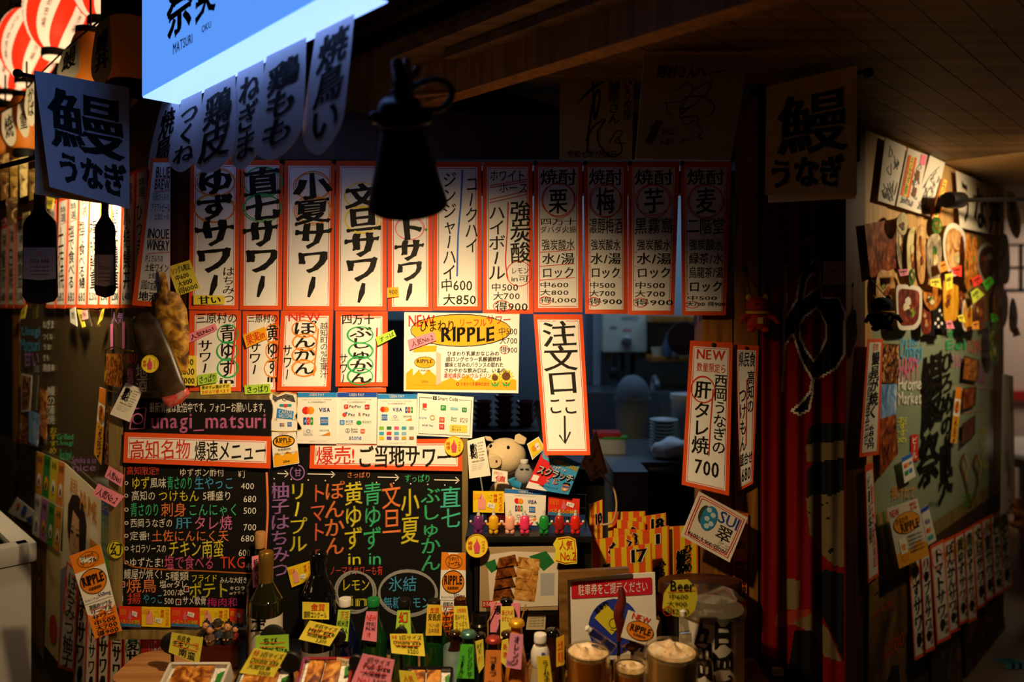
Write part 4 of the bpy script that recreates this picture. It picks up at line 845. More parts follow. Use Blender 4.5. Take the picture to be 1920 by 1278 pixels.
for i, (x0, x1) in enumerate(((222, 265), (265, 320), (320, 374), (374, 430), (430, 456))):
    ticket(('red', 'yellow', 'second red', 'second yellow', 'shaded red')[i]+' ticket in the row under the menu chalkboard'+('', '', '', ', behind the figurines', ', last before the wine bottle')[i], [(x0+.5, 1136+i), (x1-.5, 1137+i), (x1-.5, 1176), (x0+.5, 1174)], i % 2 == 0)
ticket('yellow ticket stuck askew on the sour chalkboard', [(538, 1064), (584, 1050), (585, 1086), (547, 1101)], False, group=None, off=.012)
# carton strip at the foot of the sour board
def cartonstrip(label, quad, plane, off, rows):
    s = Sheet('carton_banner', label, 'poster', quad, plane, off, 'f8f4e8', frame=(100, 240), nx=3, ny=8, curl=(.012, 0), wave=.002)
    s.rect(0, 0, 100, 52, 'orange', .8, s.base); s.ring(52, 27, 34, 20, 2.2/3, 'ink', 1.2, full=True); s.h('ひまわり', 30, 12, 74, 24, wt=.006, **K); s.h('リープル', 26, 26, 78, 40, wt=.025, **K)
    s.disc(50, 88, 43, 34, 'orange', .9, s.base); s.ring(50, 88, 43, 34, 1.2, 'ink', 1.2, full=True); s.h(RIP, 14, 68, 86, 96, wt=.035, layer=2, **K); s.h('乳酸菌飲料', 28, 102, 72, 111, wt=.016, layer=2, **K)
    s.h('カルシウム', 4, 130, 52, 138, 'navy', wt=0, **Z); s.h('550mg', 52, 124, 96, 138, 'navy', wt=.004, **Z); s.rect(0, 142, 100, 143, 'grey', 1)
    s.poly([(0, 240), (0, 170), (26, 186), (50, 166), (74, 186), (100, 164), (100, 240)], 'orange', .8, s.base)
    y = 148
    for t in rows: s.h(t, 12, y, 92, y+14, wt=.016, layer=2); s.line([(14, y+15), (90, y+15)], 1, 'redink', 2); y += 15.2
    s.done(); return s
cartonstrip('orange and white carton banner at the foot of the sour chalkboard', [(828, 1035), (873, 1036), (874, 1185), (822, 1185)], F, .02, ['高知のソウル', 'リープル', 'サワー', '中500', '大700', '得900'])
cartonstrip('tilted orange and white carton banner beside the menu chalkboard', [(130, 1042), (188, 1020), (228, 1182), (178, 1197)], F, .03, ['高知のソウル', 'リープル', 'サワー', '中500', '大700', '得900'])
o = [(217+16*math.cos(a*math.pi/12), 1030+17*math.sin(a*math.pi/12)) for a in range(24)]
s = Sheet('round_tag', 'round yellow tag with one big kanji on the board frame', 'tag', [(201, 1013), (233, 1013), (233, 1047), (201, 1047)], F, .03, 'd8d02c', outline=o); s.h('幻', 206, 1017, 229, 1042, wt=.01); s.ring(217, 1030, 14.5, 15.5, 1, 'ink'); s.done()
note('rank_tag', 'pink number one tag pinned to the board frame', [(204, 873), (232, 890), (228, 913), (196, 893)], 'pink', [('人気No.1', 10, 20, 90, 85)], off=.035)
note('rank_tag', 'pink number two tag pinned below the first on the frame', [(184, 906), (233, 930), (216, 951), (173, 927)], 'pink', [('人気No.2', 10, 20, 90, 85)], off=.037)
def bizcard(label, quad, plane, off):
    s = Sheet('shop_card', label, 'card', quad, plane, off, 'f4efe0', frame=(60, 90), nx=2, ny=2, group=None)
    s.v('鰻祭', 8, 10, 22, 44, wt=.04, brush=.05); s.v('ひろめの', 21, 12, 31, 46, wt=.03); s.disc(6, 36, 1.5, 1.5, 'redink')
    for i in range(6): s.h('高知市帯屋町', 34, 10+i*7, 54-(i % 3)*3, 13+i*7, 'dark', wt=.003, **Z)
    s.h('088-822-5287', 10, 50, 50, 54, 'dark', wt=.006, **Z)
    for i in range(4): s.h('営業時間のご案内です', 9, 58+i*4, 50-i*3, 60+i*4, 'grey', wt=0, **Z)
    s.done()
bizcard('white shop card clipped askew beside the pink handwriting board', [(236, 717), (268, 730), (243, 791), (206, 776)], F, .05)
# ================================================================== left side wall
GSL = 'menu strips along the side wall'
ytop = lambda x: 308+(280-x)*.37 if x > 100 else 374.6+(100-x)*.50
sw = [(0, 13, '鰻肝'), (14, 27, '白焼'), (28, 48, '鰻重並'), (87, 104, '鰻巻き'), (105, 123, '土佐焼'), (124, 143, '塩で食べる'), (144, 163, '塩で食べる鰻'), (164, 185, '横綱鰻重'), (186, 205, '大関鰻重'), (206, 225, '関脇鰻重'), (226, 249, '小結鰻丼'), (250, 272, 'ひつまぶし')]
place = ['outermost of the side wall row', 'second from the outer end of the side wall row', 'third from the outer end, before the wine bottle board', 'just past the wine bottle board', 'second past the wine bottle board', 'brightly lit, for salt grilled eel', 'brightly lit, second strip for salt eel', 'lettered for the grand champion eel box', 'behind the slim bottle board', 'lettered third rank eel box, past the slim bottle', 'lettered fourth rank eel bowl at 1,480', 'half behind the winery strip']
for (x0, x1, t), pl in zip(sw, place):
    w = x1-x0; sh = 5 if x0 > 100 else 2
    s = Sheet('menu_strip', 'narrow side wall strip, '+pl, 'menu sign', [(x0+sh, ytop(x0)), (x1+sh, ytop(x1)), (x1-1, 578), (x0-1, 577)], L, .01+.002*(x0 % 2), 'red', group=GSL, nx=2, ny=6)
    s.panel(w*.12, 7, rule='redink', rw=.7); h0 = ytop(x0)+14
    s.v('特選', x0+w*.25+sh*.8, h0, x1-w*.22+sh*.8, h0+w*1.6, wt=.004); s.line([(x0+w*.2+sh, h0+w*1.9), (x1-w*.2+sh, h0+w*1.6)], 1, 'redink')
    s.v(t, x0+w*.22, h0+w*2.2, x1-w*.2, 540, wt=.004); s.h('1,480' if '丼' in t else '2,500' if '重' in t else '680', x0+w*.15, 548, x1-w*.2, 564, wt=.006); s.done()
s = Sheet('menu_strip', 'slanting strip in English letters for a brewery and a winery', 'menu sign', [(284, 296), (320, 296), (319, 577), (247, 572)], F, .045, 'red', frame=(100, 280), nx=3, ny=8, curl=(.01, 0))
s.grid(.13, .03, .99, .965, 'e8e2d2', .8, s.base)
s.h('BLUE|BREW', 30, 16, 98, 62, wt=.01, layer=2); s.h('石母さんちの', 26, 66, 94, 80, wt=0, layer=2); s.h('クラフトビール', 24, 84, 98, 102, wt=.004, layer=2); s.h('土佐ビール', 40, 104, 96, 116, wt=0, layer=2); s.h('INOUE|WINERY', 22, 132, 97, 176, wt=.012, layer=2); s.h('井上さんちの', 22, 182, 78, 196, wt=0, layer=2); s.h('土佐ワイン', 24, 198, 96, 214, wt=.004, layer=2); s.h('土佐ワイン', 36, 216, 88, 227, wt=0, layer=2); s.h('高知の太陽で育つ', 18, 230, 88, 250, wt=-.004, layer=2); s.h('地酒', 14, 252, 70, 270, wt=.014, layer=2)
for y in (38, 62, 152, 178): s.line([(28, y+3), (97, y-2)], 1.2, 'redink', 2)
s.done()
# cut-out boards printed with wine bottles, hanging before the strips
def bottleboard(label, cx, y0, y1, w, neck, sh, lab, Y, txt, glass, flat, caps):
    hw = w/2; o = [(cx-neck, y0), (cx-neck*.6, y0-4), (cx+neck*.6, y0-4), (cx+neck, y0)]
    rt = smoothpath([(cx+neck, y0+(y1-y0)*sh*.6), (cx+neck*1.2, y0+(y1-y0)*sh*.8), (cx+hw*.92, y0+(y1-y0)*sh*1.25), (cx+hw, y0+(y1-y0)*sh*1.6)], 4)
    o += [tuple(p) for p in rt]+[(cx+hw*1.04, y1-12), (cx+hw*.8, y1-2), (cx, y1+3), (cx-hw*.8, y1-2), (cx-hw*1.04, y1-12)]+[(2*cx-p[0], p[1]) for p in rt[::-1]]
    s = Sheet('bottle_board', label, 'sign board', [(cx-hw*1.06, y0-4), (cx+hw*1.06, y0-4), (cx+hw*1.06, y1+3), (cx-hw*1.06, y1+3)], FY(Y), 0, glass, outline=o, thick=.006, group='wine bottle boards hanging by the eel flag')
    s.rect(cx-neck*.95, y0-3, cx+neck*.95, y0+(y1-y0)*sh*.55, caps, .8, s.base)
    a, b = y0+(y1-y0)*lab[0], y0+(y1-y0)*lab[1]; s.poly([(cx-hw*.97, a), (cx+hw*.97, a), (cx+hw*.99, b), (cx, b+3), (cx-hw*.99, b)], flat, 1)
    s.ring(cx-hw*.05, a+(b-a)*.18, 3.5, 3.5, 1.2, 'orange', 1.5, full=True); s.h(txt, cx-hw*.6, a+(b-a)*.38, cx+hw*.6, a+(b-a)*.5, wt=0, layer=1.5, **Z)
    for i in range(3): s.h('土佐葡萄酒醸造', cx-hw*.6, a+(b-a)*(.6+.12*i), cx+hw*.6, a+(b-a)*(.65+.12*i), wt=-.004, layer=1.5, **Z)
    s.done()
bottleboard('flat board printed as a dark wine bottle with a wide pale label', 74, 364, 567, 62, 11, .20, (.49, .78), 0.02, 'TOSA WINE', '14101c', 'c0b4b8', '3a2a26')
bottleboard('flat board printed as a slim brown bottle with a small label', 196, 378, 555, 37, 6, .20, (.56, .88), .05, 'TOSA', '2a1a10', 'a08878', '5a3a22')
# tags over the bottles and under the strips
note('price_tag', 'small yellow note above the dark wine bottle board', [(83, 367), (102, 372), (98, 392), (82, 390)], 'note', [('中1杯', 10, 20, 90, 80)], L, .03)
note('price_tag', 'small cream note beside the dark wine bottle neck', [(42, 400), (56, 396), (56, 416), (44, 420)], 'f0d890', [('680', 10, 20, 90, 80)], L, .03)
note('price_tag', 'small pink note at the picture edge over the side strips', [(2, 414), (10, 408), (13, 418), (5, 424)], 'pink', [('新', 10, 20, 90, 80)], L, .03)
for i, (lab, q, c) in enumerate((('yellow paper tag under the outer side strips', [(40, 582), (51, 570), (46, 596), (38, 598)], 'note'), ('white and black paper tag hanging under the lit strips', [(131, 580), (141, 575), (145, 612), (132, 604)], 'd8d4c8'), ('yellow paper tag beside a pink one under the lit strips', [(144, 580), (154, 581), (160, 612), (154, 614)], 'note'),
                            ('pale pink round tag under the lit strips', [(152, 582), (163, 581), (165, 597), (154, 600)], 'f4b0b0'), ('curling yellow ribbon tag beneath the slim bottle', [(191, 580), (196, 578), (192, 598), (182, 610)], 'note'))):
    note('paper_tag', lab, q, c, [('生', 15, 20, 85, 60)], L, .02, cat='tag')
# packets hanging at the corner
def pouch(name, label, pts, Y, mat, th=.03, extra=None):
    mb = MB().use(mat); P = [at(x, y, Y) for x, y in pts]; c = sum(P, Vector())/len(P)
    n = len(P); rings_ = []; vs = []; fs = []
    for k, (sc_, dy) in enumerate(((1, 0), (.94, -.35), (.75, -.8), (.4, -1), (0.05, -1.05))):
        for p in P: q = c+(p-c)*sc_; vs.append(q+Vector((0, dy*th, 0)))
    for k in range(4):
        for i in range(n): fs.append((k*n+i, k*n+(i+1) % n, (k+1)*n+(i+1) % n, (k+1)*n+i))
    fs.append(tuple(4*n+i for i in range(n))); fs.append(tuple(range(n))[::-1]); mb.add(vs, fs)
    o = mb.build(name, origin=P[0]); tag(o, label, 'packet'); 
    return o
pouch('snack_packet', 'see-through packet of golden dried fruit hanging at the corner', [(298, 506), (311, 512), (317, 544), (335, 550), (350, 578), (355, 620), (353, 698), (334, 700), (316, 645), (292, 604), (288, 562), (303, 537)], -.06, blotch('golden dried fruit', ('3a2208', '8a5a18', 'd8a030', 'f0d068'), 28), .014)
pouch('snack_packet', 'dark brown paper packet hanging above the handwriting board', [(248, 600), (262, 588), (280, 585), (296, 600), (325, 660), (345, 715), (352, 735), (318, 762), (304, 752), (280, 690), (252, 640)], -.10, blotch('dark brown packet', ('1a1209', '3a2a18', '5a4630'), 12, .35), .010)
pouch('snack_packet', 'clear packet end with a red label over the handwriting board', [(303, 745), (330, 738), (352, 726), (357, 738), (340, 756), (318, 765), (308, 760)], -.125, blotch('red label film', ('7a5a48', 'c84038', 'a09080'), 30, .3), .012)
pouch('green_pepper', 'pale green pepper shaped card beside the dark packet', [(244, 602), (252, 592), (260, 600), (261, 620), (254, 645), (248, 630)], -.08, 'olive', .012)
round_sticker('round yellow sticker on the dark brown packet', 281, 682, 16, FY(-.122), .002)
mb = MB().use(M('yellow cord', 'c8b020')); mb.tube(smoothpath([at(200, 655, .02), at(215, 650, .02), at(230, 655, .02), at(250, 658, .02)]), .002); mb.tube(smoothpath([at(198, 655, .02), at(197, 690, .02), at(199, 728, .02), at(222, 735, .02)]), .002); o = mb.build('yellow_cord', origin=at(200, 655, .02)); tag(o, 'thin yellow cord around the skewer picture on the glass', 'cord')
# ------------------------------------------------------------------ chalk on the glass
win = bpy.data.objects['window_1']
g = Sheet('x', '', '', [(30, 590), (330, 590), (330, 930), (30, 930)], L, .004, 'ink'); g.base = MB()
for t, x0, y0, x1, y1, c, v in (('Unagi', 40, 612, 75, 634, 'chalkb', 0), ('Matsuri', 38, 634, 74, 658, 'chalkb', 0), ('ねぎま', 80, 600, 102, 616, 'chalkw', 0), ('つくね', 80, 624, 99, 637, 'chalkw', 0), ('うお', 80, 644, 96, 656, 'chalkw', 0), ('ぎも', 80, 664, 93, 676, 'chalkw', 0), ('鶏皮串', 80, 682, 103, 696, 'chalkw', 0), ('鰻の蒲焼', 88, 724, 103, 795, 'chalkw', 1), ('おすすめ', 92, 800, 107, 850, 'chalky', 1),
                               ('Grilled|Unagi', 106, 812, 138, 838, 'chalkg', 0), ('Rice bowl', 112, 842, 134, 862, 'chalkg', 0), ('Smoke is so|nice', 135, 855, 181, 884, 'chalkv', 0), ('甘い', 44, 656, 74, 688, 'chalkv', 0), ('1', 205, 606, 214, 655, 'chalkp', 0), ('1', 227, 604, 236, 653, 'chalkp', 0), ('人気', 208, 585, 232, 606, 'chalkv', 0), ('梅酒', 238, 690, 250, 722, 'chalkp', 1), ('地酒', 255, 682, 276, 735, 'chalkw', 1), ('100', 238, 662, 258, 682, 'chalkr', 0), ('酒', 62, 684, 74, 698, 'grey', 0)):
    (g.v if v else g.h)(t, x0, y0, x1, y1, c, wt=.004, jit=.04)
mk = g.ink.build('chalk_lettering', win, False)
# pictures stuck on the glass
FOOD1 = blotch('printed grilled food', ('2a1206', '7a3a10', 'c87a28', 'e8b860'), 60, .4); FOOD2 = blotch('printed eel fillet', ('3a1c08', '8a4a18', 'd09040', 'f0c880'), 34, .4); FOOD3 = blotch('printed dark dish', ('0e0a08', '2a1a12', 'b0682a', 'e8d8b0'), 40, .4); SKY = blotch('printed sky', ('3a6ab0', '7aa4d8', 'e8eef0'), 14, .4)
def photo(label, quad, plane, off, mat, name='food_photo', cat='picture', border=None, group=None, outline=None):
    s = Sheet(name, label, cat, quad, plane, off, mat if border is None else border, nx=2, ny=2, group=group, outline=outline)
    if border is not None: s.grid(.06, .05, .94, .95, mat, .8, s.base, 2, 2)
    s.done(); return s
photo('picture of brown skewers stuck on the dark glass', [(197, 662), (231, 664), (229, 727), (196, 720)], L, .012, FOOD1)
photo('dark picture of a dish stuck low on the glass by the post', [(38, 776), (76, 800), (70, 838), (36, 830)], L, .012, FOOD3)
photo('small sky blue picture stuck on the glass by the post', [(54, 768), (74, 776), (70, 836), (54, 828)], L, .016, SKY)
photo('narrow picture of grilled food beside the sky picture', [(75, 728), (88, 732), (87, 830), (74, 812)], L, .012, FOOD2)
photo('white edged picture high on the glass by the post', [(40, 700), (60, 704), (56, 770), (40, 772)], L, .012, FOOD3, border='c8c4ba')
s = Sheet('carton_banner', 'thin yellow and white carton banner on the glass near the frame', 'poster', [(187, 725), (199, 730), (190, 872), (176, 850)], L, .02, 'f4f0e4', frame=(40, 240), nx=2, ny=6); s.rect(0, 0, 40, 50, 'orange', .8, s.base); s.disc(20, 85, 17, 28, 'orange', 1); s.v('RIPPLE', 10, 62, 30, 108, wt=.02, layer=2); s.v('リープルサワー', 8, 128, 34, 236, wt=.02, layer=2); s.rect(0, 120, 40, 240, 'f0a830', .8, s.base); s.done()
photo('narrow dark drinks picture between the glass and the frame', [(200, 760), (222, 770), (216, 880), (196, 868)], L, .02, blotch('dark drinks print', ('0c0a0a', '4a2a18', 'c86a28', 'd8d0c8'), 50, .4), 'drinks_photo')
# ------------------------------------------------------------------ posters below the window
s = Sheet('beer_poster', 'cream beer poster with a smiling dark haired person and a glass of beer', 'poster', [(122, 868), (190, 930), (188, 1215), (112, 1190)], L, .012, 'f0e4c4', frame=(100, 330), nx=4, ny=8)
_xy = s.xy; s.xy = lambda x, y: _xy(x-(9 if x < 71 else 2), y-(44 if y < 331 else 0))
HAIR = '2a1a12'; SKIN = 'd8a880'
s.poly([(20, 118), (30, 92), (46, 84), (62, 96), (70, 130), (68, 180), (64, 235), (52, 200), (50, 130), (34, 120), (26, 190), (20, 160)], HAIR, 1)
s.poly([(24, 130), (38, 108), (52, 122), (58, 160), (54, 205), (44, 228), (34, 222), (26, 190)], SKIN, .9); s.poly([(22, 132), (30, 104), (48, 98), (64, 118), (60, 150), (50, 128), (36, 118)], HAIR, 1.2)
for x in (33, 47): s.poly([(x-5, 164), (x, 160), (x+5, 163), (x, 167)], 'ink', 1.4); s.line([(x-6, 154), (x+5, 152)], 1, HAIR, 1.4)
s.line([(41, 168), (38, 186), (43, 189)], .8, '9a6a4a', 1.4); s.poly([(34, 200), (42, 203), (51, 198), (47, 208), (40, 210)], 'b04038', 1.4); s.poly([(36, 202), (42, 204), (49, 200), (45, 205)], 'white', 1.6)
s.poly([(6, 250), (24, 232), (36, 226), (48, 230), (68, 240), (80, 374), (9, 374)], '8a8aa0', 1.0); s.poly([(34, 218), (46, 220), (50, 240), (32, 238)], SKIN, 1.1)
s.xy = lambda x, y: _xy(x-2, y-62)
s.poly([(72, 170), (97, 172), (96, 260), (72, 262)], 'e89a1e', 1); s.poly([(72, 170), (74, 140), (95, 142), (97, 172)], 'fff4dc', 1); s.v('生', 78, 185, 92, 230, 'brown', layer=1.5); s.xy = _xy; s.h('PRIME', 42, 26, 88, 66, 'd89020', wt=.01, layer=1.4, slant=-.2); s.h('超', 14, 14, 36, 44, 'd89020', layer=1.4); s.done()
s = Sheet('colour_chart_poster', 'poster of coloured drink columns in two rows by the beer poster', 'poster', [(69, 845), (123, 868), (112, 1035), (60, 1000)], L, .010, 'e8dcc0', frame=(100, 160), nx=3, ny=6)
for r, cs in enumerate((('d89020', '2a8a3a', 'd8c82a', 'e08a28'), ('d8d4cc', 'b070b0', '4a9a3a', 'e09a30'))):
    for i, c in enumerate(cs): s.rect(i*25, r*82, i*25+24.5, r*82+78, c, .8, s.base); s.h('本格', i*25+4, r*82+6, i*25+20, r*82+20, layer=1.5); s.disc(i*25+13, r*82+52, 6, 13, ('white', 'amber', 'white', 'paper')[i], 1.4); s.disc(i*25+13, r*82+56, 3, 7, 'ink', 1.6)
s.done()
photo('black poster of bottles at the foot of the glass by the post', [(36, 834), (68, 846), (64, 960), (34, 940)], L, .018, blotch('black bottle print', ('08080a', '14121a', '4a3a28'), 20, .4), 'bottle_poster')
s = Sheet('payment_card', 'small tilted payment card at the end of the colour chart', 'payment card', [(32, 932), (64, 958), (58, 984), (15, 960)], L, .03, 'e0dcd0', frame=(100, 60)); s.rect(45, 6, 64, 40, '2a5ac8', 1); s.disc(22, 20, 6, 10, 'e0502a', 1); s.poly([(70, 48), (98, 20), (98, 56)], 'navy', 1); s.done()
s = Sheet('brown_poster', 'brown drinks poster under the coloured chart', 'poster', [(20, 958), (88, 1004), (80, 1235), (58, 1190)], L, .006, blotch('brown beer print', ('2a1608', '6a4414', 'a87420'), 8, .5), frame=(100, 200), nx=2, ny=4); s.h('ビール', 60, 50, 90, 90, 'ink', wt=.02); s.done()
s = Sheet('side_banner', 'faded cream banner with a round red mark under the beer poster', 'poster', [(88, 1020), (116, 1035), (108, 1240), (84, 1210)], L, .008, blotch('faded banner print', ('b89a58', 'd8c488', 'e0d4a8'), 5, .6), frame=(100, 200)); s.disc(60, 150, 30, 26, 'c83a1e', 1); s.done()
s = Sheet('green_leaflet', 'greenish leaflet of drinks between the beer poster and the frame', 'poster', [(190, 928), (206, 935), (205, 1110), (188, 1095)], L, .016, '7a9a78', frame=(100, 180)); s.rect(5, 6, 95, 36, '3a5a9a', 1); s.h('エール', 10, 10, 90, 30, 'c8a06a', layer=1.5)
for i, c in enumerate(('ink', 'c85a2a', 'c85a2a', 'ink', 'ink')): s.h('クラフト', 8, 44+i*16, 92, 54+i*16, c, layer=1.5)
s.poly([(8, 130), (60, 126), (70, 172), (10, 176)], 'b08a3a', 1); s.rect(50, 120, 98, 150, '5ab83a', 1.3); s.done()
GLL = 'red edged sour strips low on the side wall'
for lab, q, t, v in (('thin low strip for honey citron, outermost of its row', [(125, 1050), (148, 1075), (138, 1260), (108, 1250)], 'はちみつ柚子', ('red',)), ('low strip brushed for yuzu sour, beside the honey citron strip', [(146, 1066), (165, 1082), (160, 1290), (136, 1290)], 'ゆずサワー', ('orange',)), ('low strip with pink rings for tomato sour', [(166, 1100), (184, 1110), (180, 1300), (158, 1300)], 'トマトサワー', ('pink',)),
                    ('low strip brushed for yuzu sour, right beside the carton banner foot', [(184, 1120), (207, 1130), (202, 1300), (180, 1300)], 'ゆずサワー', ('orange',)), ('low strip brushed for buntan sour, under the carton banner', [(208, 1130), (230, 1140), (228, 1310), (204, 1310)], '文旦サワー', ('orange',)), ('low strip with green rings, beside the round wooden box', [(233, 1150), (264, 1155), (263, 1310), (230, 1310)], '小夏サワー', ('green',))):
    s = Sheet('menu_strip', lab, 'menu sign', q, L, .02+.006*len(t)-.0025*q[0][0]/30, 'red', frame=(100, 300), group=GLL, nx=2, ny=6); s.grid(.1, .02, .9, .97, 'e8e4da', .8, s.base, 2, 6)
    s.v(t, 18, 18, 86, 290, wt=.03 if len(t) < 6 else .01, brush=.04, layer=2)
    for y in (60, 120): s.ring(52, y, 40, 34, 1.2, v[0], 1.5, 2)
    s.done()
s = Sheet('red_banner', 'dark red banner end with white letters behind the wooden box', 'banner', [(266, 1188), (330, 1190), (330, 1310), (262, 1310)], F, .002, 'a01c18', frame=(100, 100)); s.h('いらっしゃい', 20, 6, 98, 40, 'c8b8a8', wt=.02); s.done()
# white chest freezer at the corner of the picture
c = at(20, 1100, .55); t = empty('chest_freezer', 'white chest freezer at the lower corner below the posters', 'freezer', (-1.91, .366, 0))
WH = M('freezer white enamel', 'b8b6b0', .35); rot = Matrix.Translation((-1.91, .366, 0)) @ Matrix.Rotation(math.radians(135), 4, 'Z')
mb = MB().use(WH); mb.box((0, 0, .46), (.8, .5, .84), rot, bev=.02); mb.build('cabinet', t)
mb = MB().use(WH); mb.box((0, .23, .91), (.82, .06, .06), rot, bev=.012); mb.box((0, -.23, .91), (.82, .06, .06), rot, bev=.012); mb.box((.38, 0, .91), (.06, .5, .06), rot, bev=.012); mb.box((-.38, 0, .91), (.06, .5, .06), rot, bev=.012); mb.build('rim', t)
mb = MB().use(glassy('freezer lid glass', '8a9290', .1)); mb.box((0, 0, .925), (.70, .41, .006), rot); mb.build('glass_lid', t)
for x in (-.32, .32):
    for y in (-.17, .17):
        mb = MB().use('black'); mb.lathe([(.02, 0), (.025, .04)], xf=rot @ Matrix.Translation((x, y, 0)), n=14); mb.build('foot', t)
# things hanging beyond the flag, far along the side wall
for i, (lab, q, m) in enumerate((('hanging cut-out of a pale squid beyond the flag', [(243, 186), (258, 184), (257, 300), (244, 318)], 'b0a890'), ('hanging cut-out of a golden cutlet beyond the flag', [(259, 190), (273, 194), (268, 300), (256, 310)], 'c89a4a'), ('hanging olive leaf cut-out beside the light box end', [(272, 186), (300, 190), (290, 212), (274, 206)], '6a6420'))):
    photo(lab, q, FY(.3+.02*i), 0, blotch('hanging print %d' % i, ('2a2010', m, 'e0d0a8'), 20, .5), 'food_cutout', 'cut-out', group='food cut-outs hanging far along the side wall')
for i, (x, y0, y1, w, c) in enumerate(((8, 290, 372, 18, '5a3a14'), (26, 300, 380, 16, '8a6a2a'), (44, 296, 366, 17, 'c8b070'), (60, 318, 372, 14, '6a5020'), (22, 372, 420, 22, '3a2410'))):
    photo('brownish food cut-out hanging by the picture edge, '+('outermost', 'second', 'pale third', 'just before the flag', 'lowest')[i], [(x-w/2, y0), (x+w/2, y0-3), (x+w*.4, y1), (x-w*.35, y1+4)], FY(.95), .004*i, blotch('hanging food %d' % i, ('1a0e06', c, 'd8b878'), 22, .5), 'food_cutout', 'cut-out', group='food cut-outs hanging far along the side wall')
# ================================================================== red curtain banner at the right corner
import numpy as np
def banner():
    nx, ny = 90, 260; x0, x1, y0, y1 = 1428, 1586, 366, 1300
    outer = [(1475, 593), (1494, 561), (1500, 521), (1512, 495), (1536, 488), (1541, 559), (1573, 559), (1584, 585), (1583, 663), (1568, 690), (1540, 706), (1524, 712), (1505, 680), (1486, 625), (1471, 648), (1467, 735), (1470, 640), (1473, 498)]
    tail = [(1526, 700), (1518, 735), (1500, 757), (1484, 770), (1500, 777), (1517, 768), (1524, 735)]
    lens = [(1533, 576), (1510, 592), (1500, 608), (1500, 631), (1510, 655), (1526, 677), (1540, 655), (1549, 634), (1549, 608)]
    slit = [(1506, 559), (1512, 527), (1523, 512), (1536, 515), (1535, 538)]
    def inside(P, X, Y):
        r = np.zeros(X.shape, bool); n = len(P)
        for i in range(n):
            (xa, ya), (xb, yb) = P[i], P[(i+1) % n]
            c = ((ya > Y) != (yb > Y)) & (X < (xb-xa)*(Y-ya)/((yb-ya) or 1e-9)+xa); r ^= c
        return r
    def near(P, X, Y, d):
        r = np.zeros(X.shape, bool); n = len(P)
        for i in range(n):
            (xa, ya), (xb, yb) = P[i], P[(i+1) % n]; L2 = (xb-xa)**2+(yb-ya)**2+1e-9
            t = np.clip(((X-xa)*(xb-xa)+(Y-ya)*(yb-ya))/L2, 0, 1); r |= (X-xa-t*(xb-xa))**2+(Y-ya-t*(yb-ya))**2 < d*d
        return r
    X, Y = np.meshgrid(x0+(np.arange(nx)+.5)*(x1-x0)/nx, y0+(np.arange(ny)+.5)*(y1-y0)/ny)
    m = np.zeros(X.shape, int)
    blk = inside(outer, X, Y) | inside(tail, X, Y)
    blk &= ~(inside(lens, X, Y) | inside(slit, X, Y)); m[blk] = 1
    for P in (outer, lens, slit): m[near(P, X, Y, 2.2)] = 2
    m[near(tail, X, Y, 2.2) & ~inside(outer, X, Y)] = 2
    for P, c in (([(1516, 800), (1540, 794), (1584, 792), (1584, 832), (1512, 836)], 1), ([(1511, 838), (1514, 832), (1582, 826), (1582, 862), (1512, 866)], 3), ([(1513, 880), (1530, 866), (1582, 858), (1582, 925), (1556, 930), (1530, 922), (1512, 935)], 1),
                 ([(1511, 935), (1530, 922), (1556, 930), (1582, 918), (1582, 1062), (1564, 1060), (1540, 1038), (1518, 1000)], 3), ([(1524, 1090), (1545, 1066), (1582, 1075), (1582, 1240), (1555, 1180), (1530, 1130)], 1), ([(1464, 1092), (1480, 1084), (1500, 1088), (1497, 1143), (1466, 1142)], 3),
                 ([(1455, 1150), (1500, 1140), (1530, 1146), (1512, 1168), (1452, 1175)], 4), ([(1486, 1168), (1520, 1150), (1552, 1178), (1578, 1240), (1545, 1230), (1530, 1190)], 3), ([(1520, 1180), (1530, 1195), (1545, 1300), (1470, 1300), (1490, 1180)], 1)): m[inside(P, X, Y)] = c
    for P in ([(1530, 952), (1541, 944), (1553, 942), (1541, 948)], [(1512, 962), (1522, 957), (1522, 960)], [(1548, 972), (1556, 968), (1561, 964), (1556, 972)], [(1552, 1030), (1564, 1026), (1562, 1034), (1555, 1038)]): m[inside(P, X, Y)] = 1
    ms = [M('curtain red cloth', '74100c', .85, spec=.1), 'black', M('curtain white line', 'd8ccb8', .8), M('curtain tan print', '6e5c38', .85), M('curtain dull red print', '8a2a14', .85)]
    vs = []
    for j in range(ny+1):
        for i in range(nx+1):
            u, v = i/nx, j/ny; k = .011*math.sin(u*15+.4*math.sin(v*4))*(.4+.6*v)+.006*math.sin(u*31+1+v)
            vs.append(at(x0+(x1-x0)*u, y0+(y1-y0)*v, -.03-k))
    mb = MB()
    for q in range(5):
        mb.use(ms[q])
        if q == 0: mb.v = [tuple(p) for p in vs]
        for j, i in zip(*np.nonzero(m == q)): a = int(j)*(nx+1)+int(i); mb.f.append((a, a+1, a+nx+2, a+nx+1)); mb.m.append(mb.cur)
    n = len(mb.v); b = [(p[0], p[1]+.0015, p[2]) for p in mb.v]; mb.v += b; mb.use(ms[0])
    for j in range(ny):
        for i in range(nx): a = n+j*(nx+1)+i; mb.f.append((a, a+nx+1, a+nx+2, a+1)); mb.m.append(mb.cur)
    o = mb.build('curtain_banner', origin=at(1507, 366, -.03)); tag(o, 'long red curtain banner with a black and white brushed letter and a printed figure', 'banner')
    for k in o.data.polygons: k.use_smooth = True
    mb = MB().use(BLK); mb.tube([at(1418, 368, -.035), at(1600, 366, -.035)], .006); mb.build('hanging_rod', o)
banner()
bottleboard('flat board printed as a sake bottle with a cream label, on the red curtain', 1564, 372, 534, 42, 9, .24, (.73, .985), -.07, '土佐', '0e1210', 'b8a070', '1a201c')
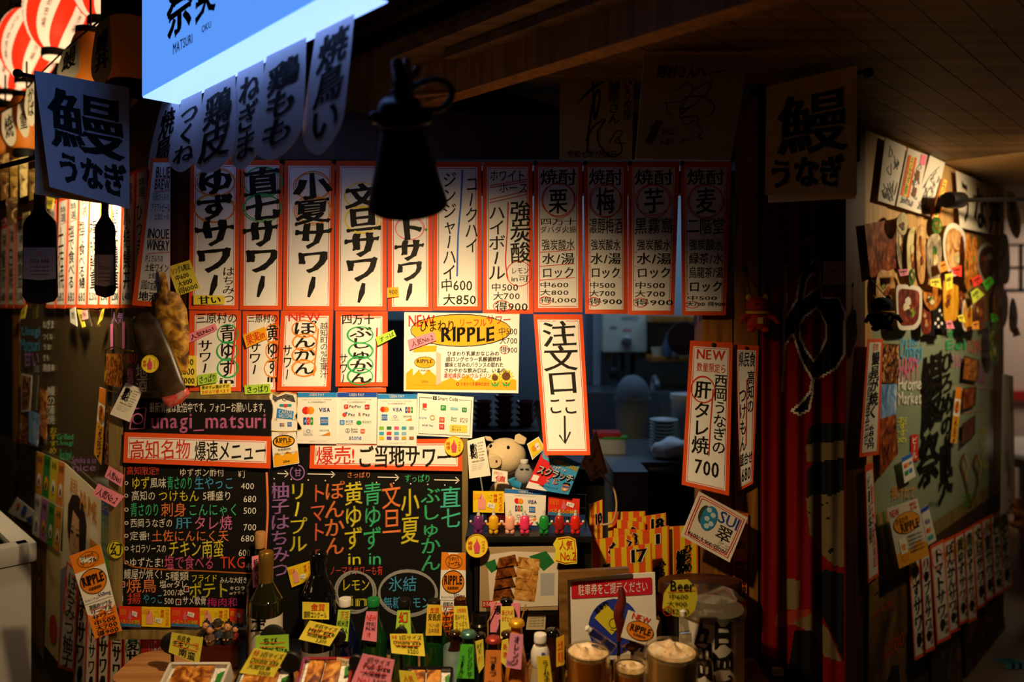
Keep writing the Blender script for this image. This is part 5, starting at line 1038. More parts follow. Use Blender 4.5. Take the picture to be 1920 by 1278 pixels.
bottleboard('flat board printed as a slim dark bottle, on the red curtain', 1511, 376, 512, 15, 4, .2, (.5, .8), -.065, '酒', '10100c', '2a1a14', '14140f')
# stuffed hanging toys
def hangtoy(label, hook, c, plane_Y, s, body, trim, extra):
    ctr = at(*c, plane_Y); t = empty('hanging_toy', label, 'toy', ctr); k = s
    bm = M('toy cloth '+body, body, .9, noise_amt=.25, noise_scale=60); tm = M('toy trim '+trim, trim, .9, noise_amt=.2, noise_scale=60)
    mb = MB().use(bm); mb.ball(ctr+Vector((0, 0, -.45*k)), (.50*k, .38*k, .42*k), n=20); mb.build('body', t)
    mb = MB().use(bm); mb.ball(ctr+Vector((0, -.05*k, .18*k)), (.46*k, .38*k, .36*k), n=20); mb.build('head', t)
    mb = MB().use(tm); mb.tube([ctr+Vector((.46*k*math.cos(a), -.1*k+.36*k*math.sin(a), -.12*k)) for a in [i*math.pi/8 for i in range(17)]], .06*k); mb.build('collar', t)
    for sg in (-1, 1):
        mb = MB().use(bm); mb.tube([ctr+Vector((sg*.35*k, -.1*k, -.25*k)), ctr+Vector((sg*.62*k, -.2*k, -.32*k)), ctr+Vector((sg*.78*k, -.22*k, -.55*k))], .1*k, radii=[.13*k, .12*k, .08*k]); mb.build('arm', t)
        mb = MB().use(bm); mb.ball(ctr+Vector((sg*.3*k, -.12*k, -.82*k)), (.17*k, .22*k, .12*k)); mb.build('foot', t)
        mb = MB().use(tm); mb.ball(ctr+Vector((sg*.34*k, 0, .5*k)), (.13*k, .07*k, .14*k)); mb.build('ear', t)
    mb = MB().use('black')
    for sg in (-1, 1): mb.tube(smoothpath([ctr+Vector((sg*.25*k, -.40*k, .2*k)), ctr+Vector((sg*.15*k, -.43*k, .25*k)), ctr+Vector((sg*.05*k, -.42*k, .2*k))], 3), .018*k)
    mb.build('face_stitches', t)
    mb = MB().use(extra); mb.box(ctr+Vector((0, -.385*k, -.45*k)), (.22*k, .02*k, .26*k), bev=.004*k); mb.build('badge', t)
    h = at(*hook, plane_Y); mb = MB().use('dark')
    for sg in (-1, 1): mb.tube([h, ctr+Vector((sg*.25*k, 0, .5*k))], .0015)
    mb.build('hanging_string', t); mb = MB().use('black'); mb.lathe([(.006, -.006), (.008, 0), (.004, .004)], c=h, xf=None, n=12); mb.build('hook', t)
hangtoy('red stuffed toy with yellow collar hanging from the post by a string', (1397, 503), (1420, 580), -.085, .062, 'b02818', 'd8a020', 'e0c068')
hangtoy('dark blue stuffed toy with yellow collar hanging before the side wall', (1630, 520), (1652, 580), .42, .075, '16243a', 'd8a828', '2a6ab0')
# ================================================================== right side wall
def rsheet(name, label, cat, quad, off, paper, **k): return Sheet(name, label, cat, quad, R, off, paper, **k)
def scribble(s, x0, y0, x1, y1, n, wd, col='dark', layer=1):
    for i in range(n):
        a = random.uniform(x0, x1); b = random.uniform(y0, y1); w = (x1-x0)*.28; h = (y1-y0)*.16
        s.line(smoothpath([(a, b), (min(x1, max(x0, a+random.uniform(-w, w))), min(y1, b+h*.5)), (min(x1, max(x0, a+random.uniform(-w, w))), min(y1, b+h)), (min(x1, max(x0, a+random.uniform(-w, w))), max(y0, b+random.uniform(-h, h)))], 4), wd, col, layer)
for lab, q, kind in (('signed white board in plastic under the ceiling, first of three', [(1660, 258), (1699, 275), (1679, 386), (1646, 376)], 0), ('signed board with a red and yellow paper strip, middle of three under the ceiling', [(1703, 277), (1739, 291), (1718, 398), (1681, 386)], 1), ('signed white board under the ceiling, last of three', [(1744, 291), (1772, 305), (1748, 406), (1714, 397)], 0)):
    s = rsheet('autograph_board', lab, 'autograph', q, .02+.006*kind, 'd8d0c0', frame=(100, 130), nx=2, ny=2, thick=.003, group='autograph boards')
    scribble(s, 12, 12, 88, 120, 16, 1, '4a4a52'); s.h('令和五年', 20, 108, 80, 120, '4a4a52'); 
    if kind: s.rect(8, 14, 52, 104, 'd8602a', 1); s.rect(22, 14, 40, 104, 'e8c85a', 1.3); s.v('うなぎ祭', 23, 18, 39, 100, 'forest', layer=1.6, wt=.02); s.rect(70, 2, 98, 24, 'e87a90', 1.6); s.rect(62, 40, 80, 60, 'brown', 1.6); s.rect(62, 78, 82, 98, 'brown', 1.6)
    s.done()
s = rsheet('paper_strip', 'thin red and yellow strip of green letters below the signed boards', 'sign', [(1768, 334), (1778, 340), (1762, 408), (1748, 406)], .03, 'd8602a', frame=(40, 130)); s.rect(8, 0, 32, 130, 'e8c85a', .8, s.base); s.v('うなぎ', 9, 6, 31, 124, 'forest', wt=.02, layer=2); s.done()
s = rsheet('eel_cloth', 'white cloth brushed with eel bowl letters under the ceiling corner', 'sign', [(1792, 320), (1884, 358), (1880, 444), (1800, 426)], .02, 'e0d8c4', frame=(100, 100), curl=(.01, 0)); s.v('う', 8, 12, 26, 88, wt=.035, brush=.05); s.v('な', 34, 16, 62, 94, wt=.035, brush=.05); s.v('丼', 68, 18, 92, 96, wt=.035, brush=.05); s.done()
petal('white petal flag at the far end past the eel cloth', (1886, 358), (1902, 362), (1916, 440), (1898, 446), '鰻丼', (20, 10, 85, 85), R, .06, None, 'd0cdc6')
# food cut-outs
FF = dict(a=blotch('fried cutlet print', ('5a2a08', 'b86a1c', 'e8a848'), 26, .4), b=blotch('glazed eel print', ('2a0e06', '6a2810', 'a8541c', 'd09048'), 22, .35), c=blotch('grey fish print', ('4a4238', '9a8a70', 'd0c0a0'), 18, .4), d=blotch('squid print', ('a89860', 'd8c890', 'efe6c0'), 14, .4), e=blotch('pink shrimp print', ('8a5a30', 'c89858', 'e8d0a0'), 20, .4), f=blotch('fries print', ('a86a10', 'e0a020', 'f4c850'), 34, .4, stretch=(1, 1, .25)), g=blotch('green salad print', ('143010', '3a6a20', 'c8b850'), 26, .4), h=blotch('red meat print', ('3a100a', '7a2a18', 'b85a3a'), 24, .4), p=blotch('patty print', ('2a1208', '5a2a14', '8a4a28'), 22, .4), w=M('plate print white', 'dcd4c4', .5))
GFC = 'food cut-outs pinned to the side wall'
def cutout(label, x0, y0, x1, y1, mat, shape='o', plate=None, slant=0):
    cx, cy, rx, ry = (x0+x1)/2, (y0+y1)/2, (x1-x0)/2, (y1-y0)/2; o = []
    for i in range(22):
        a = 2*math.pi*i/22; p = {'o': 1, 'r': .45, 'l': .8}[shape]; ca, sa = math.cos(a), math.sin(a)
        j = 1+.06*math.sin(3*a+x0)
        xx = math.copysign(abs(ca)**p, ca)*rx*j; yy = math.copysign(abs(sa)**p, sa)*ry*j
        o.append((cx+xx, cy+yy+slant*xx))
    s = rsheet('food_cutout', label, 'cut-out', [(x0, y0), (x1, y0), (x1, y1), (x0, y1)], .010+.003*(int(x0*7+y0*3) % 17), FF[plate] if plate else FF[mat], outline=o, thick=.002, group=GFC)
    if plate: s.poly([(cx+(p[0]-cx)*.8, cy+(p[1]-cy)*.8) for p in o], FF[mat], 1)
    for i in range(4):
        a = random.uniform(0, 6.3); q = random.uniform(.15, .5); s.poly([(cx+rx*(q*math.cos(a)+.34*random.uniform(.6, 1)*math.cos(b)), cy+ry*(q*math.sin(a)+.24*random.uniform(.6, 1)*math.sin(b))) for b in [k*math.pi/4 for k in range(8)]], FF[random.choice('abdehpg' if i else 'aw')], 1.6+.2*i)
    s.done()
photo('picture of glazed eel with a dark leaf, first on the pale wood', [(1621, 420), (1678, 410), (1680, 502), (1632, 522)], R, .02, FF['b'], 'food_cutout', 'cut-out', group=GFC)
for a in (('brownish cut-out dish hanging by a string, second from the eel picture', 1681, 402, 1704, 505, 'c', 'l'), ('yellow fruit cut-out above the brownish dish', 1682, 398, 1702, 440, 'd', 'o'), ('long pale squid cut-out, first of a pair', 1701, 425, 1720, 525, 'd', 'l'), ('long pinkish squid cut-out, second of a pair', 1719, 418, 1736, 530, 'e', 'l'), ('bottle shaped cut-out with a green neck', 1738, 436, 1766, 530, 'c', 'l'), ('small green and white cut-out under the red strip', 1748, 405, 1766, 440, 'g', 'o'),
          ('narrow golden bar cut-out, first of two', 1810, 440, 1822, 545, 'a', 'l'), ('narrow golden bar cut-out, second of two', 1822, 446, 1833, 540, 'a', 'l'), ('leafy green cut-out at the end of the upper row', 1872, 440, 1894, 535, 'g', 'l'), ('glazed brown eel cut-out, first of the lower row', 1642, 505, 1678, 600, 'e', 'l'), ('green leaf cut-out between the two rows', 1704, 505, 1716, 535, 'g', 'o'), ('fried golden cut-out above the black cloth shape', 1731, 532, 1765, 580, 'a', 'o'), ('brown drumstick cut-out beside the black cloth shape', 1728, 572, 1746, 628, 'h', 'l'),
          ('stick fries cut-out in the lower row', 1768, 530, 1797, 602, 'f', 'r'), ('red pepper cut-out beside the fries', 1798, 545, 1810, 582, 'h', 'o'), ('brown skewer cut-out past the pepper', 1828, 545, 1846, 622, 'p', 'l'), ('long fried fish cut-out at the window edge', 1862, 536, 1890, 618, 'a', 'l'), ('dark green leaf hanging down over the jamb', 1855, 600, 1880, 682, 'g', 'o'), ('brown cut-out at the far end past the jamb', 1892, 560, 1908, 625, 'c', 'o')): cutout(*a)
for a in (('oval fried shrimp plate cut-out in the upper row', 1768, 416, 1812, 516, 'e', 'o', 'w'), ('round meat patty plate cut-out', 1832, 452, 1870, 532, 'p', 'o', 'w'), ('dark red meat tray cut-out in the lower row', 1680, 532, 1728, 617, 'h', 'r', 'w'), ('slim white plate cut-out beside the fries', 1804, 560, 1826, 622, 'f', 'l', 'w')): cutout(*a)
s = rsheet('black_cloth_shape', 'black spotted cloth shape under the fried cut-outs', 'cut-out', [(1748, 562), (1774, 562), (1772, 630), (1744, 630)], .03, 'black', outline=[(1748, 578), (1754, 582), (1760, 572), (1766, 570), (1771, 578), (1772, 622), (1766, 628), (1742, 629), (1742, 620), (1750, 612)])
for x, y in ((1762, 582), (1767, 590), (1759, 598), (1766, 606), (1760, 612), (1754, 606)): s.disc(x, y, 2, 3, 'white')
s.done()
for lab, q, c in (('pink paper tag under the brownish dish cut-out', [(1684, 505), (1703, 504), (1704, 515), (1688, 518)], 'pink'), ('yellow paper tag under the bottle cut-out', [(1744, 524), (1763, 521), (1765, 540), (1745, 536)], 'note'), ('orange paper tag under the shrimp plate', [(1762, 492), (1773, 489), (1779, 505), (1764, 511)], 'f09a3a'), ('red paper tag beside the shrimp plate', [(1785, 502), (1803, 497), (1803, 519), (1788, 514)], 'e8402a'), ('long yellow tag between the rows of cut-outs', [(1772, 514), (1786, 512), (1786, 540), (1774, 545)], 'note'),
                  ('red paper tag by the patty plate', [(1822, 522), (1838, 514), (1843, 528), (1826, 539)], 'e8402a'), ('green paper tag by the patty plate', [(1842, 530), (1856, 518), (1865, 528), (1850, 545)], '4ab02a'), ('big pale lime tag under the red one', [(1820, 548), (1832, 539), (1846, 552), (1825, 570)], 'c8d84a'), ('pink paper tag under the fries cut-out', [(1773, 602), (1784, 600), (1790, 616), (1776, 616)], 'pink'), ('curled yellow tag beside the fries cut-out', [(1795, 592), (1806, 589), (1811, 605), (1799, 602)], 'note'),
                  ('orange tag at the foot of the brown skewer cut-out', [(1824, 604), (1835, 601), (1836, 617), (1823, 617)], 'f09a3a'), ('green tag on the long fried fish cut-out', [(1858, 588), (1866, 588), (1874, 600), (1860, 604)], '4ab02a'), ('orange tag at the far edge past the jamb', [(1898, 618), (1908, 612), (1914, 628), (1900, 632)], 'f09a3a')):
    note('paper_tag', lab, q, c, [('680', 15, 20, 85, 50), ('円', 40, 56, 60, 90)], R, .068, cat='tag', group='paper tags on the food cut-outs')
# long strip, pictures and writing on the window
s = rsheet('menu_strip', 'long red bordered strip by the corner, for eel grilled by the eel house', 'menu sign', [(1627, 635), (1656, 635), (1648, 852), (1611, 857)], .03, 'red', frame=(60, 220), ny=8); s.grid(.13, .03, .87, .965, 'e8e2d4', .8, s.base, 2, 8)
s.v('鰻屋が焼く', 22, 24, 50, 150, wt=.02, layer=2); s.h('名物', 22, 8, 44, 22, 'redink', layer=2); s.v('焼鳥盛合せ', 12, 60, 26, 200, wt=0, layer=2); s.v('680円', 24, 160, 44, 206, wt=.008, layer=2); s.done()
s = rsheet('menu_strip', 'red topped strip below the long eel house strip', 'menu sign', [(1622, 872), (1637, 866), (1648, 1078), (1628, 1093)], .02, 'red', frame=(60, 220), ny=6); s.grid(.1, .06, .9, .97, 'e0dacc', .8, s.base, 2, 6); s.v('ビール各種', 14, 22, 34, 150, wt=.004, layer=2); s.v('飲み放題', 34, 40, 52, 200, 'redink', wt=0, layer=2); s.done()
photo('dark picture of a rice pyramid at the window edge', [(1655, 643), (1686, 645), (1683, 720), (1652, 717)], R, .014, FOOD3)
photo('picture of a blue cloudy sky under the rice picture', [(1653, 720), (1682, 720), (1680, 778), (1650, 785)], R, .014, SKY)
photo('picture of golden eel pieces under the sky picture', [(1650, 786), (1680, 776), (1684, 850), (1650, 895)], R, .018, FF['b'])
for lab, q, m in (('square picture of skewers near the window jamb, top of three', [(1808, 666), (1836, 675), (1833, 717), (1804, 712)], FOOD1), ('square picture of skewers, middle of three by the jamb', [(1806, 728), (1831, 724), (1829, 760), (1803, 771)], FF['b']), ('tilted picture of a grilled dish, lowest of three by the jamb', [(1804, 795), (1829, 777), (1828, 815), (1802, 838)], FF['p'])): photo(lab, q, R, .014, m, border='14140f')
s = rsheet('carton_banner', 'thin orange and white carton banner on the side window', 'poster', [(1793, 724), (1804, 727), (1794, 831), (1782, 829)], .014, 'f4f0e4', frame=(40, 240), ny=6); s.rect(0, 0, 40, 50, 'orange', .8, s.base); s.disc(20, 85, 17, 28, 'orange', 1); s.v('RIPPLE', 10, 62, 30, 108, wt=.02, layer=2); s.rect(0, 124, 40, 240, 'f0a830', .8, s.base); s.v('リープルサワー', 8, 128, 34, 236, wt=.02, layer=2); s.done()
win2 = bpy.data.objects['window_2']
g = Sheet('x', '', '', [(1640, 630), (1860, 630), (1860, 960), (1640, 960)], R, .003, 'ink'); g.base = MB(); g.frame = None
BR = dict(wt=.035, brush=.06, jit=.02, slant=.25)
g.v('鰻', 1728, 664, 1768, 800, **BR); g.v('祭', 1722, 816, 1762, 905, **BR); g.v('ひろめの', 1764, 658, 1788, 815, **BR); g.v('奥', 1762, 820, 1786, 930, **BR); g.h('UNAGI', 1736, 792, 1752, 799, wt=0); g.h('MATSURI', 1743, 940, 1762, 948, wt=0)
for t, x0, y0, x1, y1, c, v in (('The best', 1686, 630, 1722, 648, '3aa0d8', 0), ('Unagi', 1688, 640, 1730, 682, '3aa0d8', 0), ('HAPPY', 1686, 668, 1724, 714, 'd85a90', 0), ('Hirome|Market', 1684, 706, 1728, 760, 'chalkw', 0), ('Grilled|Eel', 1773, 612, 1812, 658, '2aa860', 0), ('TOMATO', 1814, 636, 1854, 662, 'd86a5a', 0), ('うまい', 1784, 662, 1804, 690, 'e070a8', 0), ('焼鳥串', 1836, 680, 1848, 720, 'c060a0', 1), ('つくね', 1838, 725, 1846, 760, 'a870b0', 1), ('おすすめ', 1682, 780, 1702, 830, 'd8d82a', 1), ('生ビール', 1836, 800, 1854, 880, 'c8c02a', 1), ('Lunch', 1816, 640, 1818, 642, 'chalkw', 0), ('揚げたて', 1672, 910, 1716, 935, 'e08a3a', 0), ('酒', 1806, 925, 1826, 950, '5aa030', 0), ('唐揚げ', 1840, 640+30, 1856, 700, '6aa84a', 1)):
    (g.v if v else g.h)(t, x0, y0, x1, y1, c, wt=.004, jit=.05, slant=.2)
g.line([(1806, 720), (1856, 730)], 1.2, 'c88a5a', 1, g.ink); g.line([(1804, 775), (1855, 765)], 1.2, 'c88a5a', 1, g.ink); g.rect(1708, 814, 1722, 864, 'c02a20', 1); g.v('ビール', 1710, 818, 1720, 860, 'white', layer=1.6)
for cx in (1808, 1832): g.line(smoothpath([(cx, 850), (cx-6, 870), (cx+2, 900), (1820, 950)]), 4, 'brown', 1, g.ink); g.line(smoothpath([(cx, 850), (cx+7, 872), (cx+3, 900), (1820, 950)]), 2, 'c8a870', 1, g.ink)
g.ink.build('chalk_lettering', win2, False)
s = rsheet('payment_card', 'small white card with a blue header on the side window', 'payment card', [(1690, 858), (1708, 848), (1717, 892), (1696, 906)], .02, 'e8e4d8', frame=(60, 90)); s.rect(0, 0, 60, 16, '2a6ac8', 1); mcard(s, 1700, 872, 0.01) if 0 else s.disc(18, 34, 8, 8, 'e0502a', 1); s.disc(28, 34, 8, 8, 'orange', 1.2); s.h('VISA', 36, 28, 56, 40, 'navy', wt=.03); s.rect(10, 52, 28, 68, '1f8a4a', 1); s.rect(34, 52, 50, 68, '2a78c8', 1); s.done()
s = rsheet('payment_card', 'crumpled payment card tucked behind the drink poster', 'payment card', [(1726, 955), (1740, 945), (1756, 1012), (1740, 1022)], .03, 'ddd8cc', frame=(60, 120)); s.rect(0, 0, 60, 14, '2a4ab8', 1); s.h('VISA', 12, 40, 48, 56, 'navy', wt=.02); s.disc(20, 76, 8, 8, 'e0502a', 1); s.disc(34, 76, 8, 8, 'orange', 1.1); s.rect(12, 94, 46, 108, '3aa0b0', 1); s.done()
s = rsheet('drink_poster', 'tilted dim drink poster on the side window with a yellow oval', 'poster', [(1663, 953), (1720, 934), (1743, 1040), (1686, 1066)], .05, 'd8d0c0', frame=(100, 140), nx=3, ny=3, curl=(.01, 0)); s.disc(52, 46, 42, 24, 'e8962a', 1); s.ring(52, 46, 42, 24, 1, 'ink', 1.2, full=True); s.h('ひまわり', 18, 30, 60, 44, wt=.02, layer=2); s.h(RIP, 30, 44, 90, 66, wt=.03, layer=2); s.h('NEW', 6, 8, 36, 24, 'redink', layer=1); s.h('新|名物', 70, 4, 94, 24, 'redink'); s.poly([(0, 140), (0, 110), (30, 96), (50, 112), (75, 94), (100, 108), (100, 140)], 'e8a030', .8, s.base)
s.rect(16, 78, 38, 128, 'f4ecd8', 1.1); s.disc(27, 98, 9, 8, 'e8962a', 1.4); s.rect(16, 112, 38, 128, 'e8962a', 1.4)
for i in range(5): s.h('乳酸菌飲料の味わい', 44, 76+i*9, 94, 83+i*9, wt=.004)
s.done()
s = rsheet('beer_poster', 'dim brown beer poster low by the corner, headed draft beer', 'poster', [(1630, 1090), (1706, 1040), (1700, 1330), (1626, 1400)], .012, blotch('dim beer print', ('2a1a0a', '6a4a1c', 'a8803a'), 4, .5), frame=(100, 300), ny=6); s.h('一番搾り生ビール', 14, 18, 98, 44, wt=.012); s.h('キレ味', 12, 60, 60, 74, 'c83a20'); s.h('1,200', 40, 140, 90, 170, 'c83a20'); s.h('ビール', 4, 210, 40, 250); s.poly([(50, 210), (62, 190), (78, 200), (84, 260), (60, 290), (48, 250)], '1a100c', 1); s.done()
s = rsheet('green_leaflet', 'narrow faded leaflet of green and yellow columns by the corner strip', 'poster', [(1642, 965), (1668, 955), (1690, 1070), (1650, 1085)], .01, '8a7a4a', frame=(100, 100))
for i, c in enumerate(('2a5a3a', 'b08a3a', '4a6a3a', 'c8a060')): s.rect(i*25, 0, i*25+12, 100, c, .8, s.base)
s.done()
GRL = 'red edged sour strips hanging below the side window'
tops = [(1704, 1052, 1726, 1238), (1726, 1040, 1744, 1225), (1744, 1024, 1770, 1208), (1768, 1014, 1790, 1190), (1790, 1003, 1808, 1172), (1808, 993, 1824, 1168), (1823, 984, 1842, 1142), (1840, 975, 1858, 1128), (1857, 966, 1874, 1118), (1873, 958, 1890, 1108)]
for i, ((x0, y0, x1, y1), t, lab) in enumerate(zip(tops, ('ゆずサワー', 'リープルサワー', 'トマトサワー', 'ぽんかんサワー', '黄ゆずサワー', '青ゆずサワー', '文旦サワー', '小夏サワー', 'ぶしゅかんサワー', '直七サワー'),
        ('yuzu sour, nearest the beer poster', 'milk drink sour, second from the beer poster', 'tomato sour, third and boldest', 'ponkan sour, after the tomato one', 'yellow yuzu sour, middle of the hanging row', 'green yuzu sour, half covered by its neighbour', 'buntan sour, seventh of the hanging row', 'konatsu sour, third from the outer end', 'bushukan sour, second from the outer end', 'naoshichi sour, outermost under the jamb'))):
    w = x1-x0; sl = w*.55
    s = rsheet('menu_strip', 'hanging strip for '+lab, 'menu sign', [(x0, y0), (x1, y0-w*.55), (x1+w*.5, y1-w*.5), (x0+w*.5, y1)], .02+.005*(i % 3), 'red', frame=(100, 300), group=GRL, nx=2, ny=6, curl=(.02, 0)); s.grid(.1, .03, .9, .965, 'ddd6c6', .8, s.base, 2, 6); s.v(t, 20, 18, 84, 270, wt=.03, brush=.05, layer=2)
    for j in range(3): s.h('680', 64, 220+j*22, 90, 236+j*22, 'dark', layer=2)
    s.ring(50, 50, 36, 30, 1.2, ('orange', 'chalkp', 'pink', 'orange', 'yellow', 'green', 'yellow', 'orange', 'green', 'green')[i], 1.5, 2); s.done()
for lab, q, m in (('dark red poster low on the side wall, outer one', [(1846, 1140), (1878, 1118), (1892, 1226), (1852, 1260)], '5a1610'), ('dark red poster low on the side wall, inner one', [(1806, 1175), (1844, 1150), (1852, 1262), (1812, 1290)], '4a2014'), ('dim photo poster under the tomato strip', [(1745, 1215), (1800, 1180), (1806, 1300), (1750, 1340)], '3a2a16')):
    photo(lab, q, R, .01, blotch('dim poster '+m, ('1a0c08', m, '8a5a38'), 7, .5), 'wall_poster', 'poster')
s = rsheet('paper_sheet', 'pale printed sheet hanging on the window jamb by a hand', 'paper', [(1880, 700), (1900, 705), (1904, 965), (1876, 962)], .07, 'cfc4b4', frame=(40, 200), ny=4); scribble(s, 6, 20, 34, 180, 10, .8, '8a8078'); s.done()
# hand and forearm at the picture edge
def hand():
    base = R.hit(1925, 1010, .12); mb = MB().use(M('skin', 'b87a58', .55)); P = lambda x, y, o=.12: R.hit(x, y, o)
    vs = [P(1990, 1050, .16), P(1945, 1025, .14), P(1925, 1000), P(1915, 975)]; r = [.045, .036, .030, .034]
    me = bpy.data.meshes.new('person'); ed = [(0, 1), (1, 2), (2, 3)]
    for i, (dx, dy, o) in enumerate(((1898, 948, .10), (1901, 940, .11), (1906, 935, .12), (1912, 932, .13))):
        k = len(vs); vs += [P((1915+dx)/2, (975+dy)/2, .12), P(dx, dy, o), P(dx-4, dy+6, o-.02)]; r += [.014, .010, .008]; ed += [(3, k), (k, k+1), (k+1, k+2)]
    k = len(vs); vs += [P(1902, 985, .11), P(1893, 978, .10)]; r += [.014, .010]; ed += [(3, k), (k, k+1)]
    b0 = vs[0].copy(); me.from_pydata([v-b0 for v in vs], ed, []); o = link_mesh('person', me); o.location = b0
    sk = o.modifiers.new('skin', 'SKIN'); 
    for i, v in enumerate(me.skin_vertices[0].data): v.radius = (r[i], r[i]); v.use_root = i == 0
    o.modifiers.new('sub', 'SUBSURF').levels = 2; o.modifiers['sub'].render_levels = 2; me.materials.append(MATS['skin'])
    tag(o, 'person at the picture edge, one hand reaching to the pale sheet', 'person')
    mb = MB().use(M('dark sleeve', '14141a', .9)); mb.tube([P(1990, 1055, .16)+Vector((.12, .02, -.05)), P(1965, 1040, .15), P(1942, 1024, .14)], .05, 14, radii=[.07, .058, .048]); mb.build('sleeve', o)
hand()
# far hall past the jamb
t = empty('white_counter', 'white round edged counter far off at the picture edge', 'counter', (3.62, 2.8, 0)); mb = MB().use(M('hall counter white', 'd8d4cc', .4)); mb.lathe([(.5, .65), (.52, .66), (.52, .71), (.5, .73)], c=(3.62, 2.8, 0), n=40); mb.build('top', t); mb = MB().use(M('hall grey', '8a8680', .6)); mb.lathe([(.3, 0), (.3, .65)], c=(3.62, 2.8, 0), n=32); mb.build('base', t)
mb = MB().use(M('hall red paint', 'b02a20', .5)); mb.box((4.4, 3.64, .98), (2.4, .04, .07)); o = mb.build('red_rail', origin=(4.4, 3.64, .98)); tag(o, 'red rail along the far hall wall', 'rail')
mb = MB().use('black')
for x in (3.72, 3.86, 4.0, 4.14): mb.box((x, 3.66, 1.95), (.014, .02, .36))
for z in (1.78, 1.95, 2.12): mb.box((3.93, 3.66, z), (.44, .02, .014))
o = mb.build('black_lattice', origin=(3.93, 3.66, 1.78)); tag(o, 'black window lattice on the far hall wall', 'lattice')
mb = MB().use(M('hall pink sign', 'c86a60', .6)); mb.box((3.9, 3.66, 2.47), (.5, .02, .18)); o = mb.build('pink_sign', origin=(3.9, 3.66, 2.47)); tag(o, 'pink sign over the far lattice', 'sign')
mb = MB().use(M('floor mark blue', '2a8a9a', .6))
for i in range(3): c = CAM+ray(1885+i*13, 1244)*(1.65*FPX/669); mb.prism([(c.x-.035, c.y-.05, .002), (c.x+.01, c.y-.05, .002), (c.x+.045, c.y, .002), (c.x+.01, c.y+.05, .002), (c.x-.035, c.y+.05, .002), (c.x, c.y, .002)], (0, 0, .001))
o = mb.build('floor_sticker', origin=(c.x, c.y, .002)); tag(o, 'blue arrow sticker on the tiled floor at the edge', 'sticker')
# autograph boards over the header
s = Sheet('autograph_board', 'dim signed board with a tall brushed autograph over the strips', 'autograph', [(1050, 133), (1189, 132), (1185, 299), (1049, 298)], F, .03, 'c8b488', frame=(100, 120), nx=2, ny=2, thick=.004, group='large autograph boards over the strips')
s.line(smoothpath([(24, 44), (44, 24), (64, 12)]), 5, 'ink', taper=True); s.line(smoothpath([(44, 10), (46, 40), (48, 66), (54, 40), (52, 26), (46, 40), (40, 80), (38, 112)]), 4, 'ink'); s.line(smoothpath([(36, 96), (46, 76), (62, 66), (52, 84), (56, 102), (72, 116), (86, 108), (80, 90)]), 2.5, 'ink'); s.v('鰻祭さん', 66, 14, 82, 72, wt=.012); s.v('ひろめ屋', 86, 10, 98, 66, wt=.006); s.line(smoothpath([(68, 98), (78, 82), (86, 84), (76, 96), (90, 98)]), 2, 'ink'); s.h('令和七年7月10日', 10, 108, 80, 118, wt=.01); s.done()
s = Sheet('autograph_board', 'larger dim tilted autograph board with a sketched hat figure', 'autograph', [(1208, 102), (1405, 104), (1370, 301), (1191, 298)], FY(-.26), 0, 'c8b488', frame=(100, 100), nx=2, ny=2, thick=.004, group='large autograph boards over the strips')
s.h('野村さんへ', 14, 10, 62, 22, wt=.02); s.line(smoothpath([(64, 18), (76, 15), (80, 16)]), 2, 'ink')
for P in ([(34, 34), (44, 27), (50, 32), (44, 46), (42, 52), (56, 46), (66, 34), (68, 25), (58, 29), (50, 36)], [(24, 46), (36, 45), (42, 44), (46, 40), (62, 40), (74, 48), (72, 56), (68, 58)], [(26, 46), (28, 54), (34, 58)], [(40, 48), (42, 56), (50, 50), (42, 56), (42, 60), (54, 58), (60, 60), (60, 66), (66, 72), (62, 78), (68, 80)], [(42, 60), (48, 66), (58, 62)], [(44, 84), (50, 81), (56, 83)]): s.line(smoothpath(P), 1.8, 'ink')
s.poly([(18, 62), (25, 64), (16, 86), (8, 83)], '7a2018', 1); s.v('感謝', 12, 66, 20, 82, layer=1.6); s.h('2023', 24, 70, 38, 76); s.h('6.30', 24, 80, 38, 86); s.done()
# ================================================================== things on the serving counter
CT = .72
def k_at(Y): return (DCAM+Y)/FPX
DG = M('dark green bottle glass', '0e3a18', .06, coat=.6); BRG = M('brown bottle glass', '2a1006', .06, coat=.6); BKG = M('black bottle glass', '0a0a0c', .05, coat=.8); OLG = M('olive bottle glass', '1a1a08', .06, coat=.8); ORL = M('orange drink', 'c87818', .12, coat=.5); CLR = M('cloudy clear bottle', 'a89878', .1, coat=.4); BLG = M('deep blue bottle glass', '0a1230', .06, coat=.8)
PROF = {'wine': [(.9, 0), (1, .02), (1, .58), (.95, .64), (.62, .72), (.40, .78), (.36, .86), (.35, .98)], 'sake': [(.92, 0), (1, .02), (1, .60), (.9, .68), (.6, .78), (.42, .85), (.38, .97)], 'small': [(.92, 0), (1, .03), (1, .45), (.9, .55), (.55, .72), (.42, .80), (.38, .97)], 'soda': [(.9, 0), (1, .03), (1, .40), (.86, .56), (.6, .74), (.50, .86), (.46, .97)]}
